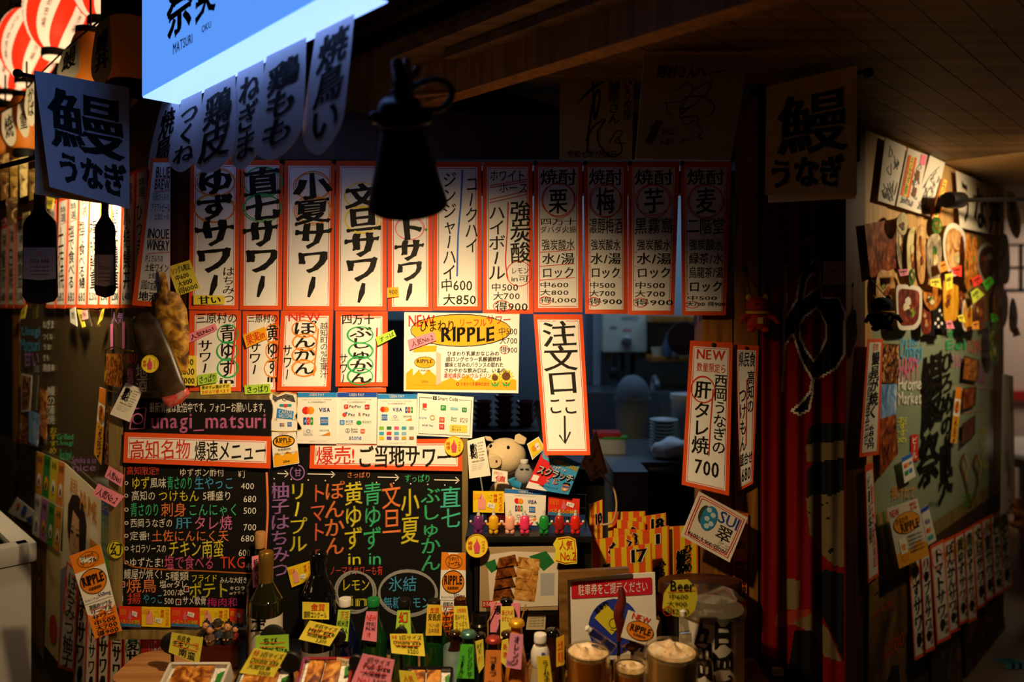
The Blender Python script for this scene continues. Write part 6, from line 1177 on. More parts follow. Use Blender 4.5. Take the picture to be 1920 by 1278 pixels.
def bottle(label, cx, ytop, Y, r, kind, glass, cap, capkind='screw', label_mat=None, lab=(.2, .5), group=None, base=CT, capr=None):
    k = k_at(Y); p0 = at(cx, ytop, Y); h = p0.z-base; c = Vector((p0.x, p0.y, base)); t = empty('bottle', label, 'bottle', c, group)
    pr = [(a*r, b*h) for a, b in PROF[kind]]; pr = [(p.x, p.y) for p in smoothpath(pr, 3)]
    mb = MB().use(glass); mb.lathe(pr, c=c, n=28); mb.build('glass_body', t)
    rn = pr[-1][0]; cr = (capr or rn*1.22); ch = .085*h if capkind == 'screw' else .05*h if capkind == 'crown' else .12*h
    mb = MB().use(cap)
    if capkind == 'screw': mb.lathe([(cr, 0), (cr*1.03, ch*.1), (cr, ch*.22), (cr, ch*.9), (cr*.92, ch), (.0001, ch)], c=c+Vector((0, 0, h-ch)), n=24)
    elif capkind == 'crown':
        n = 42; vs = []; prof = [(1.12, 0), (1.1, .35), (.95, .8), (.7, 1.0), (.0001, 1.05)]
        mb.lathe([(cr*a*1.05, ch*b) for a, b in prof], c=c+Vector((0, 0, h-ch)), n=24)
    elif capkind == 'cork': mb.lathe([(cr*.9, 0), (cr*.95, ch*.9), (cr*.8, ch), (.0001, ch)], c=c+Vector((0, 0, h-ch*.6)), n=20)
    elif capkind == 'foil': mb.lathe([(cr, -ch*1.3), (cr*1.02, 0), (cr*1.08, ch*.4), (cr*1.08, ch*.9), (cr*.95, ch), (.0001, ch)], c=c+Vector((0, 0, h-ch)), n=24)
    mb.build('cap', t)
    if label_mat is not None:
        mb = MB().use(label_mat); mb.lathe([(r*1.012, lab[0]*h), (r*1.012, lab[1]*h)], c=c, n=28, cap=False); mb.build('paper_label', t)
    return t, c, h, r
def tagsheet(t, quad, Y, col, rows, vert=None):
    """paper hung around a bottle neck: a part of the bottle"""
    s = Sheet('neck_tag', None, None, quad, FY(Y), 0, col, frame=(100, 100), nx=2, ny=4, curl=(.006, -.004), back=col)
    for r in rows: (s.v if len(r) > 7 else s.h)(r[0], *r[1:5], r[5] if len(r) > 5 else 'ink', wt=r[6] if len(r) > 6 else .006)
    c = s.plane.hit(*s.q(.5, 0), 0); o = s.base.build('neck_tag', t, True, origin=c); o.parent = t; o.matrix_parent_inverse = Matrix.Translation(t.location).inverted()
    for mb, nm in ((s.ink, 'lettering'), (s.mark, 'drawn_marks')):
        if mb.v: mb.build(nm, o, False)
GOLD = M('gold foil', 'b08a3c', .3, .8); WHC = M('white cap', 'd8d4cc', .35); SIL = M('tin cap', 'a8a49a', .3, .8); CORK = M('cork', 'a87844', .8, noise_amt=.3, noise_scale=90)
t, c, h, r = bottle('dark wine bottle with a gold capsule before the menu chalkboard', 499, 1033, -.155, .039, 'wine', OLG, GOLD, 'foil', M('bottle paper label', 'd8d0c0', .6), (.02, .53))
s = Sheet('lettering', None, None, [(470, 1150), (515, 1150), (515, 1240), (470, 1240)], FY(-.198), 0, 'white'); s.h('土', 470, 1152, 500, 1184, wt=.05, brush=.04); s.v('佐', 480, 1196, 500, 1230, wt=.03, brush=.04); s.ink.build('lettering', t, False)
t, *_ = bottle('corked dark bottle behind the wine bottle, with a pink neck tag', 488, 1008, -.075, .034, 'wine', OLG, CORK, 'cork'); tagsheet(t, [(472, 1043), (487, 1040), (488, 1098), (474, 1102)], -.115, 'pink', [('新酒入荷', 20, 10, 80, 95, 'ink', .006, 1)])
t, *_ = bottle('big black sake bottle with a yellow gold prize band', 597, 1034, -.10, .043, 'sake', BKG, BKG, 'foil', M('grey worn label', '8a8478', .6), (.10, .22))
tagsheet(t, [(567, 1128), (617, 1130), (617, 1161), (567, 1160)], -.148, 'e8d43a', [('金賞', 32, 6, 86, 48, 'redink', .014), ('国際コンクール', 5, 54, 92, 92, 'ink', .01)])
GSB = 'tagged bottles below the sour chalkboard'
for lab, cx, y, gl, cp, ck, q, col, rows in (
  ('white capped bottle with a lime neck tag', 647, 1121, BLG, WHC, 'screw', [(634, 1143), (657, 1143), (652, 1202), (628, 1200)], 'lime', [('原酒', 20, 2, 90, 30, 'chalko', .0), ('純米酒|土佐人', 6, 32, 94, 78)]),
  ('green capped green bottle with a pink neck tag headed NEW', 700, 1121, DG, M('green cap', '1a7a3a', .35), 'screw', [(687, 1146), (708, 1146), (706, 1203), (678, 1199)], 'pink', [('NEW', 10, 12, 95, 30, 'redink', .006), ('特別|純米', 14, 34, 90, 66), ('冷', 30, 70, 60, 88, 'redink')]),
  ('black capped green bottle with a lime tag in red letters', 758, 1122, DG, M('black cap', '14120f', .4), 'screw', [(745, 1144), (769, 1144), (771, 1190), (741, 1190)], 'lime', [('幻', 15, 4, 85, 50, 'redink', .02), ('芳醇', 20, 56, 60, 80, 'ink')]),
  ('dark capped green bottle with an amber tag', 814, 1124, DG, M('black cap', '14120f', .4), 'screw', [(801, 1133), (829, 1134), (828, 1191), (798, 1191)], 'f0c83a', [('生酒', 20, 8, 80, 26, 'redink'), ('安芸虎', 10, 28, 92, 50, 'ink', .012), ('アルコール度数|日本酒度', 15, 58, 85, 92, 'brown', -.006)]),
  ('brown necked bottle with a yellow tag, near the carton banner', 863, 1121, BRG, BRG, 'screw', [(851, 1136), (876, 1136), (882, 1192), (850, 1192)], 'note', [('土佐焼酎', 20, 6, 90, 20, 'redink'), ('飲みやすい|さっぱり|香り高い', 10, 26, 90, 92, 'brown', -.006)])):
    t, *_ = bottle(lab, cx, y, -.14, .034, 'small', gl, cp, ck, group=None); tagsheet(t, q, -.178, col, rows)
t, *_ = bottle('dark beer bottle with a yellow tag in red letters before the eel picture', 950, 1120, -.14, .031, 'small', BRG, BKG, 'crown'); tagsheet(t, [(939, 1137), (963, 1136), (968, 1196), (938, 1197)], -.178, 'f0e060', [('新どれの|ゆずビール', 8, 10, 95, 48, 'redink'), ('800', 40, 70, 80, 84, 'brown')])
t, *_ = bottle('brown bottle with a mountain printed label behind the ginger ale', 853, 1182, -.205, .028, 'small', BRG, BRG, 'crown', M('teal white label', '8aa8a8', .5, noise_amt=.6, noise_scale=40), (.1, .75))
t, *_ = bottle('brown bottle with a long yellow tag, between ginger ale and cola', 898, 1186, -.22, .03, 'small', BRG, BKG, 'crown'); tagsheet(t, [(891, 1202), (906, 1198), (908, 1248), (897, 1264)], -.258, 'e8dc50', [('ゆず', 10, 10, 80, 26), ('町', 30, 28, 70, 44), ('ポン', 10, 50, 80, 70, 'redink')])
t, *_ = bottle('small brown bottle with a hexagon yellow tag behind the orange soda', 951, 1183, -.23, .028, 'small', BRG, BRG, 'crown'); tagsheet(t, [(941, 1200), (953, 1197), (955, 1254), (938, 1240)], -.268, 'f0e050', [('新', 20, 14, 80, 40, 'redink'), ('酒', 20, 46, 80, 70, 'redink')])
t, *_ = bottle('dark bottle with a pointed amber tag beside the parking sign', 1036, 1178, -.22, .031, 'small', BRG, BKG, 'crown'); tagsheet(t, [(1043, 1196), (1058, 1190), (1058, 1246), (1043, 1250)], -.258, 'd8a828', [('土佐', 15, 12, 85, 44, 'redink'), ('麦酒', 15, 50, 85, 84, 'redink')])
# sodas in front
GSO = 'soda bottles at the counter edge'
CAPG = M('green crown tin', '5a8a7a', .3, .7); CAPR = M('red crown tin', 'b04038', .35, .6); CAPY = M('yellow crown tin', 'd8a020', .35, .5)
for lab, cx, y, Y, r, gl, cp, q, col, rows in (
  ('green ginger ale bottle with a bright green tag', 878, 1182, -.34, .0275, DG, CAPG, [(864, 1208), (888, 1208), (889, 1272), (854, 1271)], '5ac83a', [('ジンジャ', 56, 6, 90, 96, 'ink', .016, 1), ('エール', 12, 30, 44, 86, 'ink', .016, 1), ('350', 6, 88, 36, 98)]),
  ('cola bottle with an orange tag', 925, 1193, -.34, .027, BRG, CAPR, [(911, 1219), (939, 1219), (941, 1290), (907, 1290)], 'f09040', [('コーラ', 26, 14, 74, 68, 'ink', .02, 1), ('350', 20, 80, 60, 92)]),
  ('orange soda bottle with a pink tag and a yellow cap', 969, 1161, -.33, .0275, ORL, CAPY, [(957, 1186), (981, 1190), (977, 1255), (947, 1250)], 'f09ac0', [('オレンジ', 34, 4, 78, 92, 'ink', .018, 1), ('350', 4, 80, 40, 92)])):
    t, *_ = bottle(lab, cx, y, Y, r, 'soda', gl, cp, 'crown', group=None); tagsheet(t, q, Y-r-.004, col, rows)
t, c, h, r = bottle('ramune soda bottle with a white and blue plastic cap and a yellow tag', 1013, 1188, -.33, .025, 'soda', CLR, WHC, 'screw', capr=.014)
mb = MB().use(WHC); mb.lathe([(.017, 0), (.021, .01), (.021, .035), (.016, .048), (.0145, .05)], c=c+Vector((0, 0, h-.075)), n=24); mb.build('plastic_neck', t)
mb = MB().use(M('cap blue print', '2a4a9a', .5)); mb.box(c+Vector((.006, -.0205, h-.05)), (.008, .003, .034)); mb.build('blue_mark', t); tagsheet(t, [(1006, 1230), (1030, 1229), (1038, 1300), (1011, 1300)], -.367, 'e8d030', [('ラムネ', 40, 10, 84, 70, 'ink', .016, 1)])
# ------------------------------------------------------------------ price notes on clip stands
def standnote(label, quad, Y, col, rows, disc=None):
    s = Sheet('price_note', label, 'price tag', quad, FY(Y), 0, col, frame=(100, 100), nx=3, ny=3, curl=(.008, .004), group=None)
    for r in rows: s.h(r[0], *r[1:5], r[5] if len(r) > 5 else 'ink', wt=r[6] if len(r) > 6 else .004)
    for y in (35, 56): s.line([(12, y+1), (88, y-1)], 1.2, 'redink')
    s.done()
    dx, dy, dr = disc; c = at(dx, dy, Y+.02); t = empty('card_stand', 'black clip stand of the '+label, 'card stand', (c.x, c.y, CT))
    mb = MB().use(M('clip black plastic', '121110', .5)); xf = Matrix.Translation(c) @ Matrix.Rotation(math.pi/2, 4, 'X'); R_ = dr*k_at(Y); mb.lathe([(R_*.9, -.004), (R_, -.002), (R_, .004), (R_*.9, .006)], xf=xf, n=28); mb.build('clip_disc', t)
    mb = MB().use(MATS['clip black plastic']); mb.tube([c+Vector((0, .004, 0)), Vector((c.x, c.y+.004, CT+.004))], .004); mb.build('stem', t)
    mb = MB().use(MATS['clip black plastic']); mb.lathe([(.026, 0), (.026, .005), (.006, .012)], c=(c.x, c.y+.004, CT), n=24); mb.build('base', t)
standnote('yellow note for fried chicken in tartar sauce, beside the figurines', [(322, 1185), (381, 1195), (373, 1246), (316, 1222)], -.16, 'd8cc48', [('県民食', 20, 6, 62, 32), ('チキン', 6, 34, 62, 62, 'ink', .01), ('南蛮', 30, 62, 86, 94, 'ink', .01), ('人気の|一品', 72, 22, 92, 50, 'redink')], (322, 1205, 20))
standnote('lime green note for the mini size bowl', [(479, 1192), (541, 1189), (542, 1232), (480, 1228)], -.30, '9ac840', [('ちび', 22, 10, 66, 44, 'ink', .01), ('Mini Size', 18, 52, 96, 84, 'ink', .008)], (512, 1194, 24))
standnote('yellow note for the double size white and black bowl', [(476, 1215), (538, 1224), (513, 1269), (449, 1261)], -.385, 'note', [('特', 6, 4, 24, 28, 'redink'), ('2匹サイズ', 28, 6, 96, 28), ('Double size', 10, 34, 94, 54, 'ink', .008), ('大関白黒', 12, 60, 80, 78), ('5000', 50, 82, 86, 96)], (545, 1240, 20))
standnote('yellow note for the half size bowl at 2,500', [(580, 1163), (640, 1176), (618, 1211), (560, 1198)], -.26, 'note', [('半匹サイズ', 22, 6, 94, 28), ('Half size', 12, 30, 96, 52, 'ink', .008), ('関脇鰻重', 16, 56, 80, 74), ('2,500', 50, 78, 84, 94)], (634, 1193, 15))
standnote('pink note for the full size bowl at 3,500', [(680, 1225), (740, 1237), (730, 1290), (658, 1280)], -.38, 'pink', [('1匹サイズ', 20, 6, 90, 24), ('Full Size', 16, 26, 94, 46, 'ink', .01), ('大関鰻重', 20, 50, 86, 70), ('No.1', 12, 76, 44, 92, 'redink'), ('3,500', 52, 76, 90, 92)], (668, 1240, 14))
standnote('yellow note for the double size bowl at 5,200', [(731, 1188), (793, 1188), (797, 1230), (734, 1224)], -.28, 'note', [('特', 4, 6, 22, 26, 'redink'), ('2匹サイズ', 26, 6, 96, 28), ('Double size', 8, 34, 92, 50, 'ink', .01), ('大関鰻重', 14, 54, 84, 70), ('5200', 48, 74, 82, 92)], (752, 1186, 12))
for lab, q, Y, col in (('curled yellow note at the foot of the double size note', [(748, 1256), (778, 1260), (788, 1290), (752, 1290)], -.4, 'note'), ):
    note('price_note', lab, q, col, [('人気', 20, 20, 80, 60, 'redink')], FY(Y), 0)
mb = MB().use(MATS['clip black plastic']); c = at(766, 1270, -.40); mb.box((c.x, c.y+.006, (CT+c.z)/2), (.03, .006, c.z-CT), bev=.002); o = mb.build('card_stand', origin=(c.x, c.y, CT)); tag(o, 'black upright stand behind the curled yellow note', 'card stand')
# ------------------------------------------------------------------ boxes of eel, wooden box, figurines
EEL = blotch('glazed eel fillet', ('3a1806', '8a4a14', 'd08a34', 'e8b860'), 40, .3, bump=.4); RICE = blotch('rice grains', ('a8a090', 'e8e4d8', 'f8f6f0'), 120, .6, bump=.8); LEAF = M('plastic leaf', '2a7a1e', .5)
def tilted(c, deg): return Matrix.Translation(c) @ Matrix.Rotation(math.radians(deg), 4, 'X')
def bento(label, x0, x1, ytop, Y, wall, deg=28):
    a, b = at(x0, ytop, Y), at(x1, ytop, Y); W = b.x-a.x; D = W*.72; c = Vector(((a.x+b.x)/2, Y, a.z)); xf = tilted(c, deg)
    t = empty('eel_box', label, 'food sample', (c.x, c.y-.05, CT))
    mb = MB().use(wall); mb.box((0, -D/2, -.03), (W, D, .006), xf)
    for sx in (-1, 1): mb.box((sx*W/2, -D/2, -.01), (.006, D, .045), xf)
    for yy in (0, -D): mb.box((0, yy, -.01), (W, .006, .045), xf)
    mb.build('box', t)
    mb = MB().use(RICE); mb.box((0, -D/2, -.012), (W*.95, D*.94, .028), xf, bev=.006); mb.build('rice', t)
    for i in range(2):
        n0 = 0; mb = MB().use(EEL); mb.box(((-.22+.34*i)*W, -D*.5, .008), (W*.32, D*.84, .016), xf, bev=.007); mb.build('eel_fillet', t)
    mb = MB().use(LEAF); mb.prism([xf @ Vector(p) for p in ((W*.36, -D*.3, .006), (W*.46, -D*.2, .006), (W*.46, -D*.5, .006), (W*.38, -D*.55, .006))], (0, 0, .004)); mb.build('leaf_garnish', t)
    p = xf @ Vector((0, -D/2, -.033)); mb = MB().use('black'); mb.box((p.x, p.y, (CT+p.z-.005-.02)/2), (W*.7, .03, max(.01, p.z-.025-CT)), None); 
    for i in range(len(mb.v)): pass
    mb.build('riser', t)
bento('red eel bowl box with rice, before the big black sake bottle', 572, 664, 1240, -.33, M('red lacquer', '8a2014', .25, coat=.5))
bento('black eel bowl box beside the cola and ginger ale bottles', 762, 848, 1258, -.32, M('black lacquer', '120a0a', .2, coat=.5))
note('name_tag', 'small cream tag of eel in letters above the red eel box', [(632, 1232), (656, 1236), (655, 1248), (630, 1244)], 'e8d4b0', [('Unagi', 10, 15, 90, 85)], FY(-.34), 0, cat='tag')
bento('white picture edged eel box before the wooden box', 322, 432, 1250, -.30, M('white box board', 'c8c0b4', .5), 24)
bento('eel box with red and white topping under the double size note', 452, 548, 1262, -.30, M('black lacquer', '120a0a', .2, coat=.5), 20)
def roundbox():
    c = at(292, 1243, -.12); z0 = CT; h = at(292, 1252, -.12).z-CT; x0, x1 = at(229, 0, -.12).x, at(362, 0, -.12).x
    t = empty('wooden_box', 'pale round cornered wooden box beside the yellow chicken note', 'box', ((x0+x1)/2, -.10, CT)); wd = wood('bentwood', 'a8703c', 'c8905a', .5, axis='X')
    mb = MB().use(wd); o = []
    for cx, cy, a0 in ((x1-.05, -.07, 0), (x0+.05, -.07, 90), (x0+.05, -.15, 180), (x1-.05, -.15, 270)): o += [(cx+.05*math.cos(math.radians(a0+i*15)), cy+.045*math.sin(math.radians(a0+i*15)), CT) for i in range(7)]
    mb.prism(o, (0, 0, h-.012)); mb.build('body', t)
    mb = MB().use(wd); mb.prism([(p[0]+(p[0]-(x0+x1)/2)*.02, p[1]+(p[1]+.11)*.02, CT+h-.012) for p in o], (0, 0, .012)); mb.build('lid', t)
roundbox()
mb = MB().use(M('dark red lacquer stand', '4a100a', .3, coat=.4)); c0 = at(412, 1206, -.07); mb.box((c0.x, -.05, (CT+c0.z)/2), (.105, .07, c0.z-CT), bev=.003); o = mb.build('display_stand', origin=(c0.x, -.05, CT)); tag(o, 'dark red box that carries five little figurines', 'stand')
mb2 = MB().use(M('dark red lacquer stand')); c1 = at(372, 1206, -.05); 
SK = M('figurine skin', 'c88a5a', .5)
def figurine(label, px, robe, hair, hat, sc_=1.0, Y=-.055):
    b = at(px, 1206, Y); b = Vector((max(b.x, c0.x-.048), Y, c0.z)); t = empty('figurine', label, 'figurine', b, 'little figurines on the red box'); s = sc_
    rb = M('robe '+robe, robe, .6)
    mb = MB().use(rb); mb.lathe([(.010*s, 0), (.0125*s, .004*s), (.011*s, .016*s), (.009*s, .026*s), (.005*s, .031*s), (.0001, .032*s)], c=b, n=18, sy=.8)
    for sg in (-1, 1): mb.tube([b+Vector((sg*.008*s, 0, .027*s)), b+Vector((sg*.012*s, -.004*s, .018*s)), b+Vector((sg*.005*s, -.011*s, .015*s))], .003*s, 8, radii=[.0032*s, .0035*s, .003*s])
    mb.build('robe', t)
    mb = MB().use(SK); mb.ball(b+Vector((0, -.001, .040*s)), (.0092*s, .009*s, .0105*s)); mb.ball(b+Vector((0, -.0098*s, .0395*s)), (.0014*s, .002*s, .002*s), 8)
    for sg in (-1, 1): mb.ball(b+Vector((sg*.0045*s, -.012*s, .0145*s)), .0024*s, 8); mb.ball(b+Vector((sg*.009*s, 0, .040*s)), (.0015*s, .002*s, .003*s), 8)
    mb.build('head', t)
    mb = MB().use('black')
    for sg in (-1, 1): mb.ball(b+Vector((sg*.0034*s, -.0088*s, .0415*s)), (.0012*s, .0008*s, .0010*s), 8)
    mb.tube([b+Vector((-.003*s, -.0088*s, .0355*s)), b+Vector((.003*s, -.0088*s, .0355*s))], .0005*s, 6); mb.build('face_marks', t)
    mb = MB().use(M('hair '+hair, hair, .6))
    if hat: mb.lathe([(.0145*s, .046*s), (.0145*s, .0475*s), (.009*s, .048*s), (.0085*s, .054*s), (.006*s, .0565*s), (.0001, .057*s)], c=b, n=20); mb.build('hat', t)
    else: mb.ball(b+Vector((0, .0025*s, .0435*s)), (.0098*s, .0090*s, .0095*s)); mb.ball(b+Vector((0, .006*s, .054*s)), (.0025*s, .004*s, .003*s), 8); mb.build('hair', t)
figurine('little figurine in a black robe, first on the red box', 386, '14141a', '0e0c0c', False, 1.0)
figurine('little figurine with a blue headscarf, second on the red box', 394, '6a4a30', '2a4a8a', False, .95, -.078)
figurine('little figurine in a brown hat and blue robe, middle of the red box', 408, '24304a', '3a3024', True, 1.1, -.068)
figurine('little figurine with long black hair in a dark grey robe', 427, '26241f', '0e0c0c', False, 1.1, -.072)
figurine('small figurine in a red robe, last on the red box', 441, '8a2018', '0e0c0c', False, .8, -.06)
# ------------------------------------------------------------------ little black shelf with toys and cards
ZS = at(0, 1003, -.10).z
sx0, sx1 = at(873, 0, -.1).x, at(1110, 0, -.1).x
t = empty('display_shelf', 'small black shelf of toys between the sour board and the window', 'shelf', ((sx0+sx1)/2, -.02, CT))
KB = M('shelf black', '0f0e0e', .45)
mb = MB().use(KB); mb.box(((sx0+sx1)/2, -.01, ZS-.008), (sx1-sx0, .2, .016), bev=.002); mb.build('top_board', t)
for x in (sx0+.008, sx1-.008): mb = MB().use(KB); mb.box((x, -.02, (CT+ZS-.016)/2), (.016, .12, ZS-.016-CT)); mb.build('side_panel', t)
mb = MB().use(KB); mb.box(((sx0+sx1)/2, .035, (CT+ZS-.016)/2), (sx1-sx0-.03, .01, ZS-.016-CT)); mb.build('back_panel', t)
s = Sheet('eel_poster', 'printed picture of grilled eel pieces on a white plate under the shelf', 'poster', [(900, 1026), (1047, 1024), (1046, 1143), (899, 1146)], FY(-.105), 0, 'c8b088', nx=3, ny=3, thick=.003, frame=(147, 120))
s.rect(0, 0, 147, 120, 'a89068', .5, s.base); s.poly([(14, 14), (60, 8), (147, 12), (147, 112), (20, 114)], 'd8ccb4', 1)
FIL = blotch('printed eel grilled brown', ('2a0e04', '7a3c10', 'b8701c'), 60, .4); FIP = blotch('printed eel pale side', ('6a3c14', 'c88a3c', 'e8c078'), 50, .4)
for i in range(4): y = 20+i*20; s.poly([(36-i*3, y), (66-i*3, y-6), (72-i*2, y+16), (30-i*2, y+22)], FIL, 1.5); s.poly([(72-i*2, y-2), (112-i*2, y+4), (112-i*3, y+24), (68-i*2, y+19)], FIP, 1.5)
s.poly([(8, 30), (28, 22), (34, 40), (22, 48)], 'forest', 1.5); s.poly([(92, 18), (124, 8), (140, 30), (120, 46)], 'forest', 1.3); s.rect(114, 50, 140, 92, 'a8a8a8', 1.4); s.rect(5, 100, 24, 112, 'dkred', 1.6); s.h('ひろめ', 6, 101, 23, 111, 'white', layer=2); s.v('鰻祭', 12, 112, 22, 120, layer=2); s.done()
mb = MB().use(KB); c = at(972, 1148, -.1); mb.box((c.x, -.098, c.z), (.2, .012, .008)); mb.box((at(893, 0, -.1).x, -.098, (c.z+ZS)/2-.01), (.01, .012, ZS-c.z-.03)); o = mb.build('poster_frame', origin=(c.x, -.098, c.z)); tag(o, 'thin black holder around the grilled eel picture', 'frame')
s = Sheet('fine_print_sheet', 'small cream sheet of fine print beneath the eel picture', 'paper', [(990, 1150), (1024, 1146), (1022, 1180), (986, 1180)], FY(-.1), 0, 'c8b890', frame=(100, 100)); [s.h('土佐の清流で育った鰻', 10, 10+i*16, 90, 18+i*16, wt=0) for i in range(5)]; s.done()
note('price_note', 'pink card on the counter behind the orange soda', [(920, 1128), (975, 1130), (975, 1185), (919, 1185)], 'pink', [('濃厚', 12, 10, 60, 40), ('白', 25, 50, 50, 90)], FY(-.108), 0)
mb = MB().use(M('cylinder jar black', '15130f', .2, coat=.5)); c = at(900, 1200, -.11); mb.lathe([(.024, CT), (.026, CT+.004), (.026, CT+.125), (.022, CT+.13), (.022, CT+.15), (.0001, CT+.15)], c=(c.x, -.10, 0), n=24); o = mb.build('black_jar', origin=(c.x, -.10, CT)); tag(o, 'black lidded jar between the yellow tagged bottles', 'jar')
for i, (x0, y0, x1, y1) in enumerate(((931, 1128, 915, 1165), (986, 1132, 978, 1160))):
    mb = MB().use(M('bamboo stick', 'b88a3c', .6)); mb.tube([at(x0, y0, -.118), at(x1, y1, -.118), Vector((at(x1, y1, -.118).x, -.118, CT+.05))], .0018); o = mb.build('bamboo_stick', origin=at(x1, y1, -.118)); tag(o, ('thin bamboo stick leaning by the pink card', 'thin bamboo stick behind the yellow soda cap')[i], 'stick')
# seven little squeeze bottles in a row
for px, c, lab in ((897, '6a2a6a', 'dark purple'), (925.5, 'e0a818', 'yellow'), (956, 'f0a888', 'peach'), (984, 'e83a6a', 'bright pink'), (1020, '1f8a3a', 'green'), (1049, 'a02418', 'see-through dark red'), (1079, 'd8281c', 'bright red')):
    b = at(px, 1000, -.09); b.z = ZS; t = empty('toy_bottle', lab+' squat toy bottle with stub limbs in the row on the shelf', 'toy', b, None); m = M('toy vinyl '+c, c, .25, coat=.4)
    mb = MB().use(m); mb.lathe([(.0001, .012), (.011, .013), (.0135, .018), (.0125, .026), (.0125, .034), (.0115, .042), (.007, .047), (.004, .048)], c=b, n=20, sy=.8); mb.build('body', t)
    for sg in (-1, 1):
        mb = MB().use(m); mb.ball(b+Vector((sg*.006, -.001, .0075)), (.0062, .0065, .0085), 12); mb.build('leg', t)
        mb = MB().use(m); mb.tube([b+Vector((sg*.011, 0, .025)), b+Vector((sg*.016, -.003, .026)), b+Vector((sg*.019, -.003, .031))], .003, 8, radii=[.0034, .0032, .0028]); mb.use(WHC); mb.ball(b+Vector((sg*.0195, -.003, .033)), .0034, 8); mb.build('arm', t)
    mb = MB().use(M('grey nozzle', 'c8c4bc', .3)); mb.lathe([(.0045, .047), (.0045, .052), (.003, .053), (.0022, .061), (.0001, .062)], c=b, n=14); mb.build('nozzle', t)
ticket('yellow ticket standing at the end of the shelf near the pig', [(887, 920), (945, 921), (945, 961), (887, 960)], False, FY(-.04), 0, None); ticket('red ticket hanging on wire past the payment card', [(1028, 930), (1087, 935), (1086, 969), (1027, 965)], True, FY(-.04), 0, None)
s = Sheet('payment_card', 'payment card with a blue header standing on the shelf', 'payment card', [(946, 916), (1024, 921), (1022, 985), (948, 983)], FY(-.045), 0, 'f0ebe0', frame=(78, 66), nx=2, ny=2, thick=.0015); s.rect(0, 0, 78, 7, '2a78c8', 1); s.h('USEN PAY', 26, 1.5, 54, 6, 'white', wt=.02, layer=2, **Z)
s.disc(23, 21, 5, 5, 'e0281e', 1); s.disc(30, 21, 5, 5, 'f59a1e', 1.2); s.h('VISA', 43, 18, 61, 25, 'navy', wt=.03, brush=0, jit=0, slant=.1); jcb(s, 26.5, 35, 15, 11); amex(s, 52, 36, 12, 11); s.rect(18, 46, 34, 56, 'e0dcd4', 1); s.ring(26, 50, 3, 3, .7, 'navy', 2, full=True); s.h('DISCOVER', 43, 47, 60, 51, wt=.01, **Z); s.poly([(46, 57), (60, 51), (60, 57)], 'orange', 1); s.h('Credit Card Accepted', 20, 10, 58, 12, 'grey', wt=0, **Z); s.done()
mb = MB().use('black')
for y in (925, 950): mb.tube([at(1024, y, -.03), at(1100, y+2, -.03)], .0012)
for x in (1030, 1066, 1098): mb.tube([at(x, 925, -.03), Vector((at(x, 925, -.03).x, -.03, ZS))], .0012)
o = mb.build('wire_rack', origin=(at(1066, 0, -.03).x, -.03, ZS)); tag(o, 'thin black wire rack behind the red ticket', 'rack')
# pottery pig
PIG = M('pig plush cream', 'd8c298', .85, noise_amt=.12, noise_scale=120)
def pig():
    Y = .045; k = k_at(Y); c = at(947, 855, Y); t = empty('pig_figure', 'cream coloured pig figure with a round snout sitting on the shelf', 'figure', Vector((c.x, Y, ZS)))
    mb = MB().use(PIG); mb.ball(c, (.058, .05, .050), 28, m=18); h = mb.build('head', t)
    sn = c+Vector((-.030, -.050, -.004)); xf = Matrix.Translation(sn) @ Matrix.Rotation(math.radians(90), 4, 'X') @ Matrix.Rotation(math.radians(12), 4, 'Y')
    mb = MB().use(PIG); mb.lathe([(.024, -.015), (.0225, .004), (.019, .009), (.0001, .0095)], xf=xf, n=24, sy=.82); mb.build('snout', h)
    mb = MB().use(M('pig nostril', '5a2a18', .6))
    for sg in (-1, 1): mb.ball(sn+Vector((sg*.0075, -.0095, .003)), (.0026, .0015, .0036), 10)
    mb.build('nostril', h)
    for px, py in ((921, 834), (953, 834)):
        p = at(px, py, Y); dx = (p.x-c.x)/.058; dz = (p.z-c.z)/.05; p.y = c.y-.05*math.sqrt(max(.05, 1-dx*dx-dz*dz)); mb = MB().use(M('bead black', '0a0808', .08, coat=1)); mb.ball(p, (.0045, .003, .006), 12); mb.build('eye', h)
    for sg, pts in ((-1, [(912, 826), (908, 818), (920, 819), (926, 828)]), (1, [(964, 828), (966, 816), (973, 813), (988, 822), (984, 834), (972, 832)])):
        mb = MB().use(PIG); P = [at(x, y, Y-.02) for x, y in pts]; cc = sum(P, Vector())/len(P); mb.prism(P, (0, .012, 0)); o = mb.build('ear', h); bv = o.modifiers.new('bev', 'BEVEL'); bv.width = .003; bv.segments = 3
    mb = MB().use(M('pig mouth', '6a4a28', .8)); pts = []
    for i in range(11):
        u = -1+.2*i; q = c+Vector((-.026+.019*u, 0, -.028-.007*(1-u*u))); dx = (q.x-c.x)/.058; dz = (q.z-c.z)/.05; q.y = c.y-.0508*math.sqrt(max(.02, 1-dx*dx-dz*dz)); pts.append(q)
    mb.tube(pts, .0013, 6); mb.build('mouth', h)
    mb = MB().use(PIG); mb.ball(Vector((c.x, Y+.01, ZS+.055)), (.048, .042, .055), 24); mb.build('body', t)
    for sg in (-1, 1): mb = MB().use(PIG); mb.ball(Vector((c.x+sg*.03, Y-.03, ZS+.015)), (.016, .02, .015), 14); mb.build('foot', t)
pig()
bizcard('white shop card standing before the pig figure', [(876, 826), (908, 818), (920, 891), (880, 897)], FY(-.035), 0)
mb = MB().use('8a8a84'); mb.tube([at(900, 888, -.033), at(905, 920, -.033), Vector((at(905, 920, -.033).x, -.033, ZS))], .002); o = mb.build('card_clip', origin=Vector((at(905, 920, -.033).x, -.033, ZS))); tag(o, 'thin metal clip holding the shop card by the pig', 'clip')
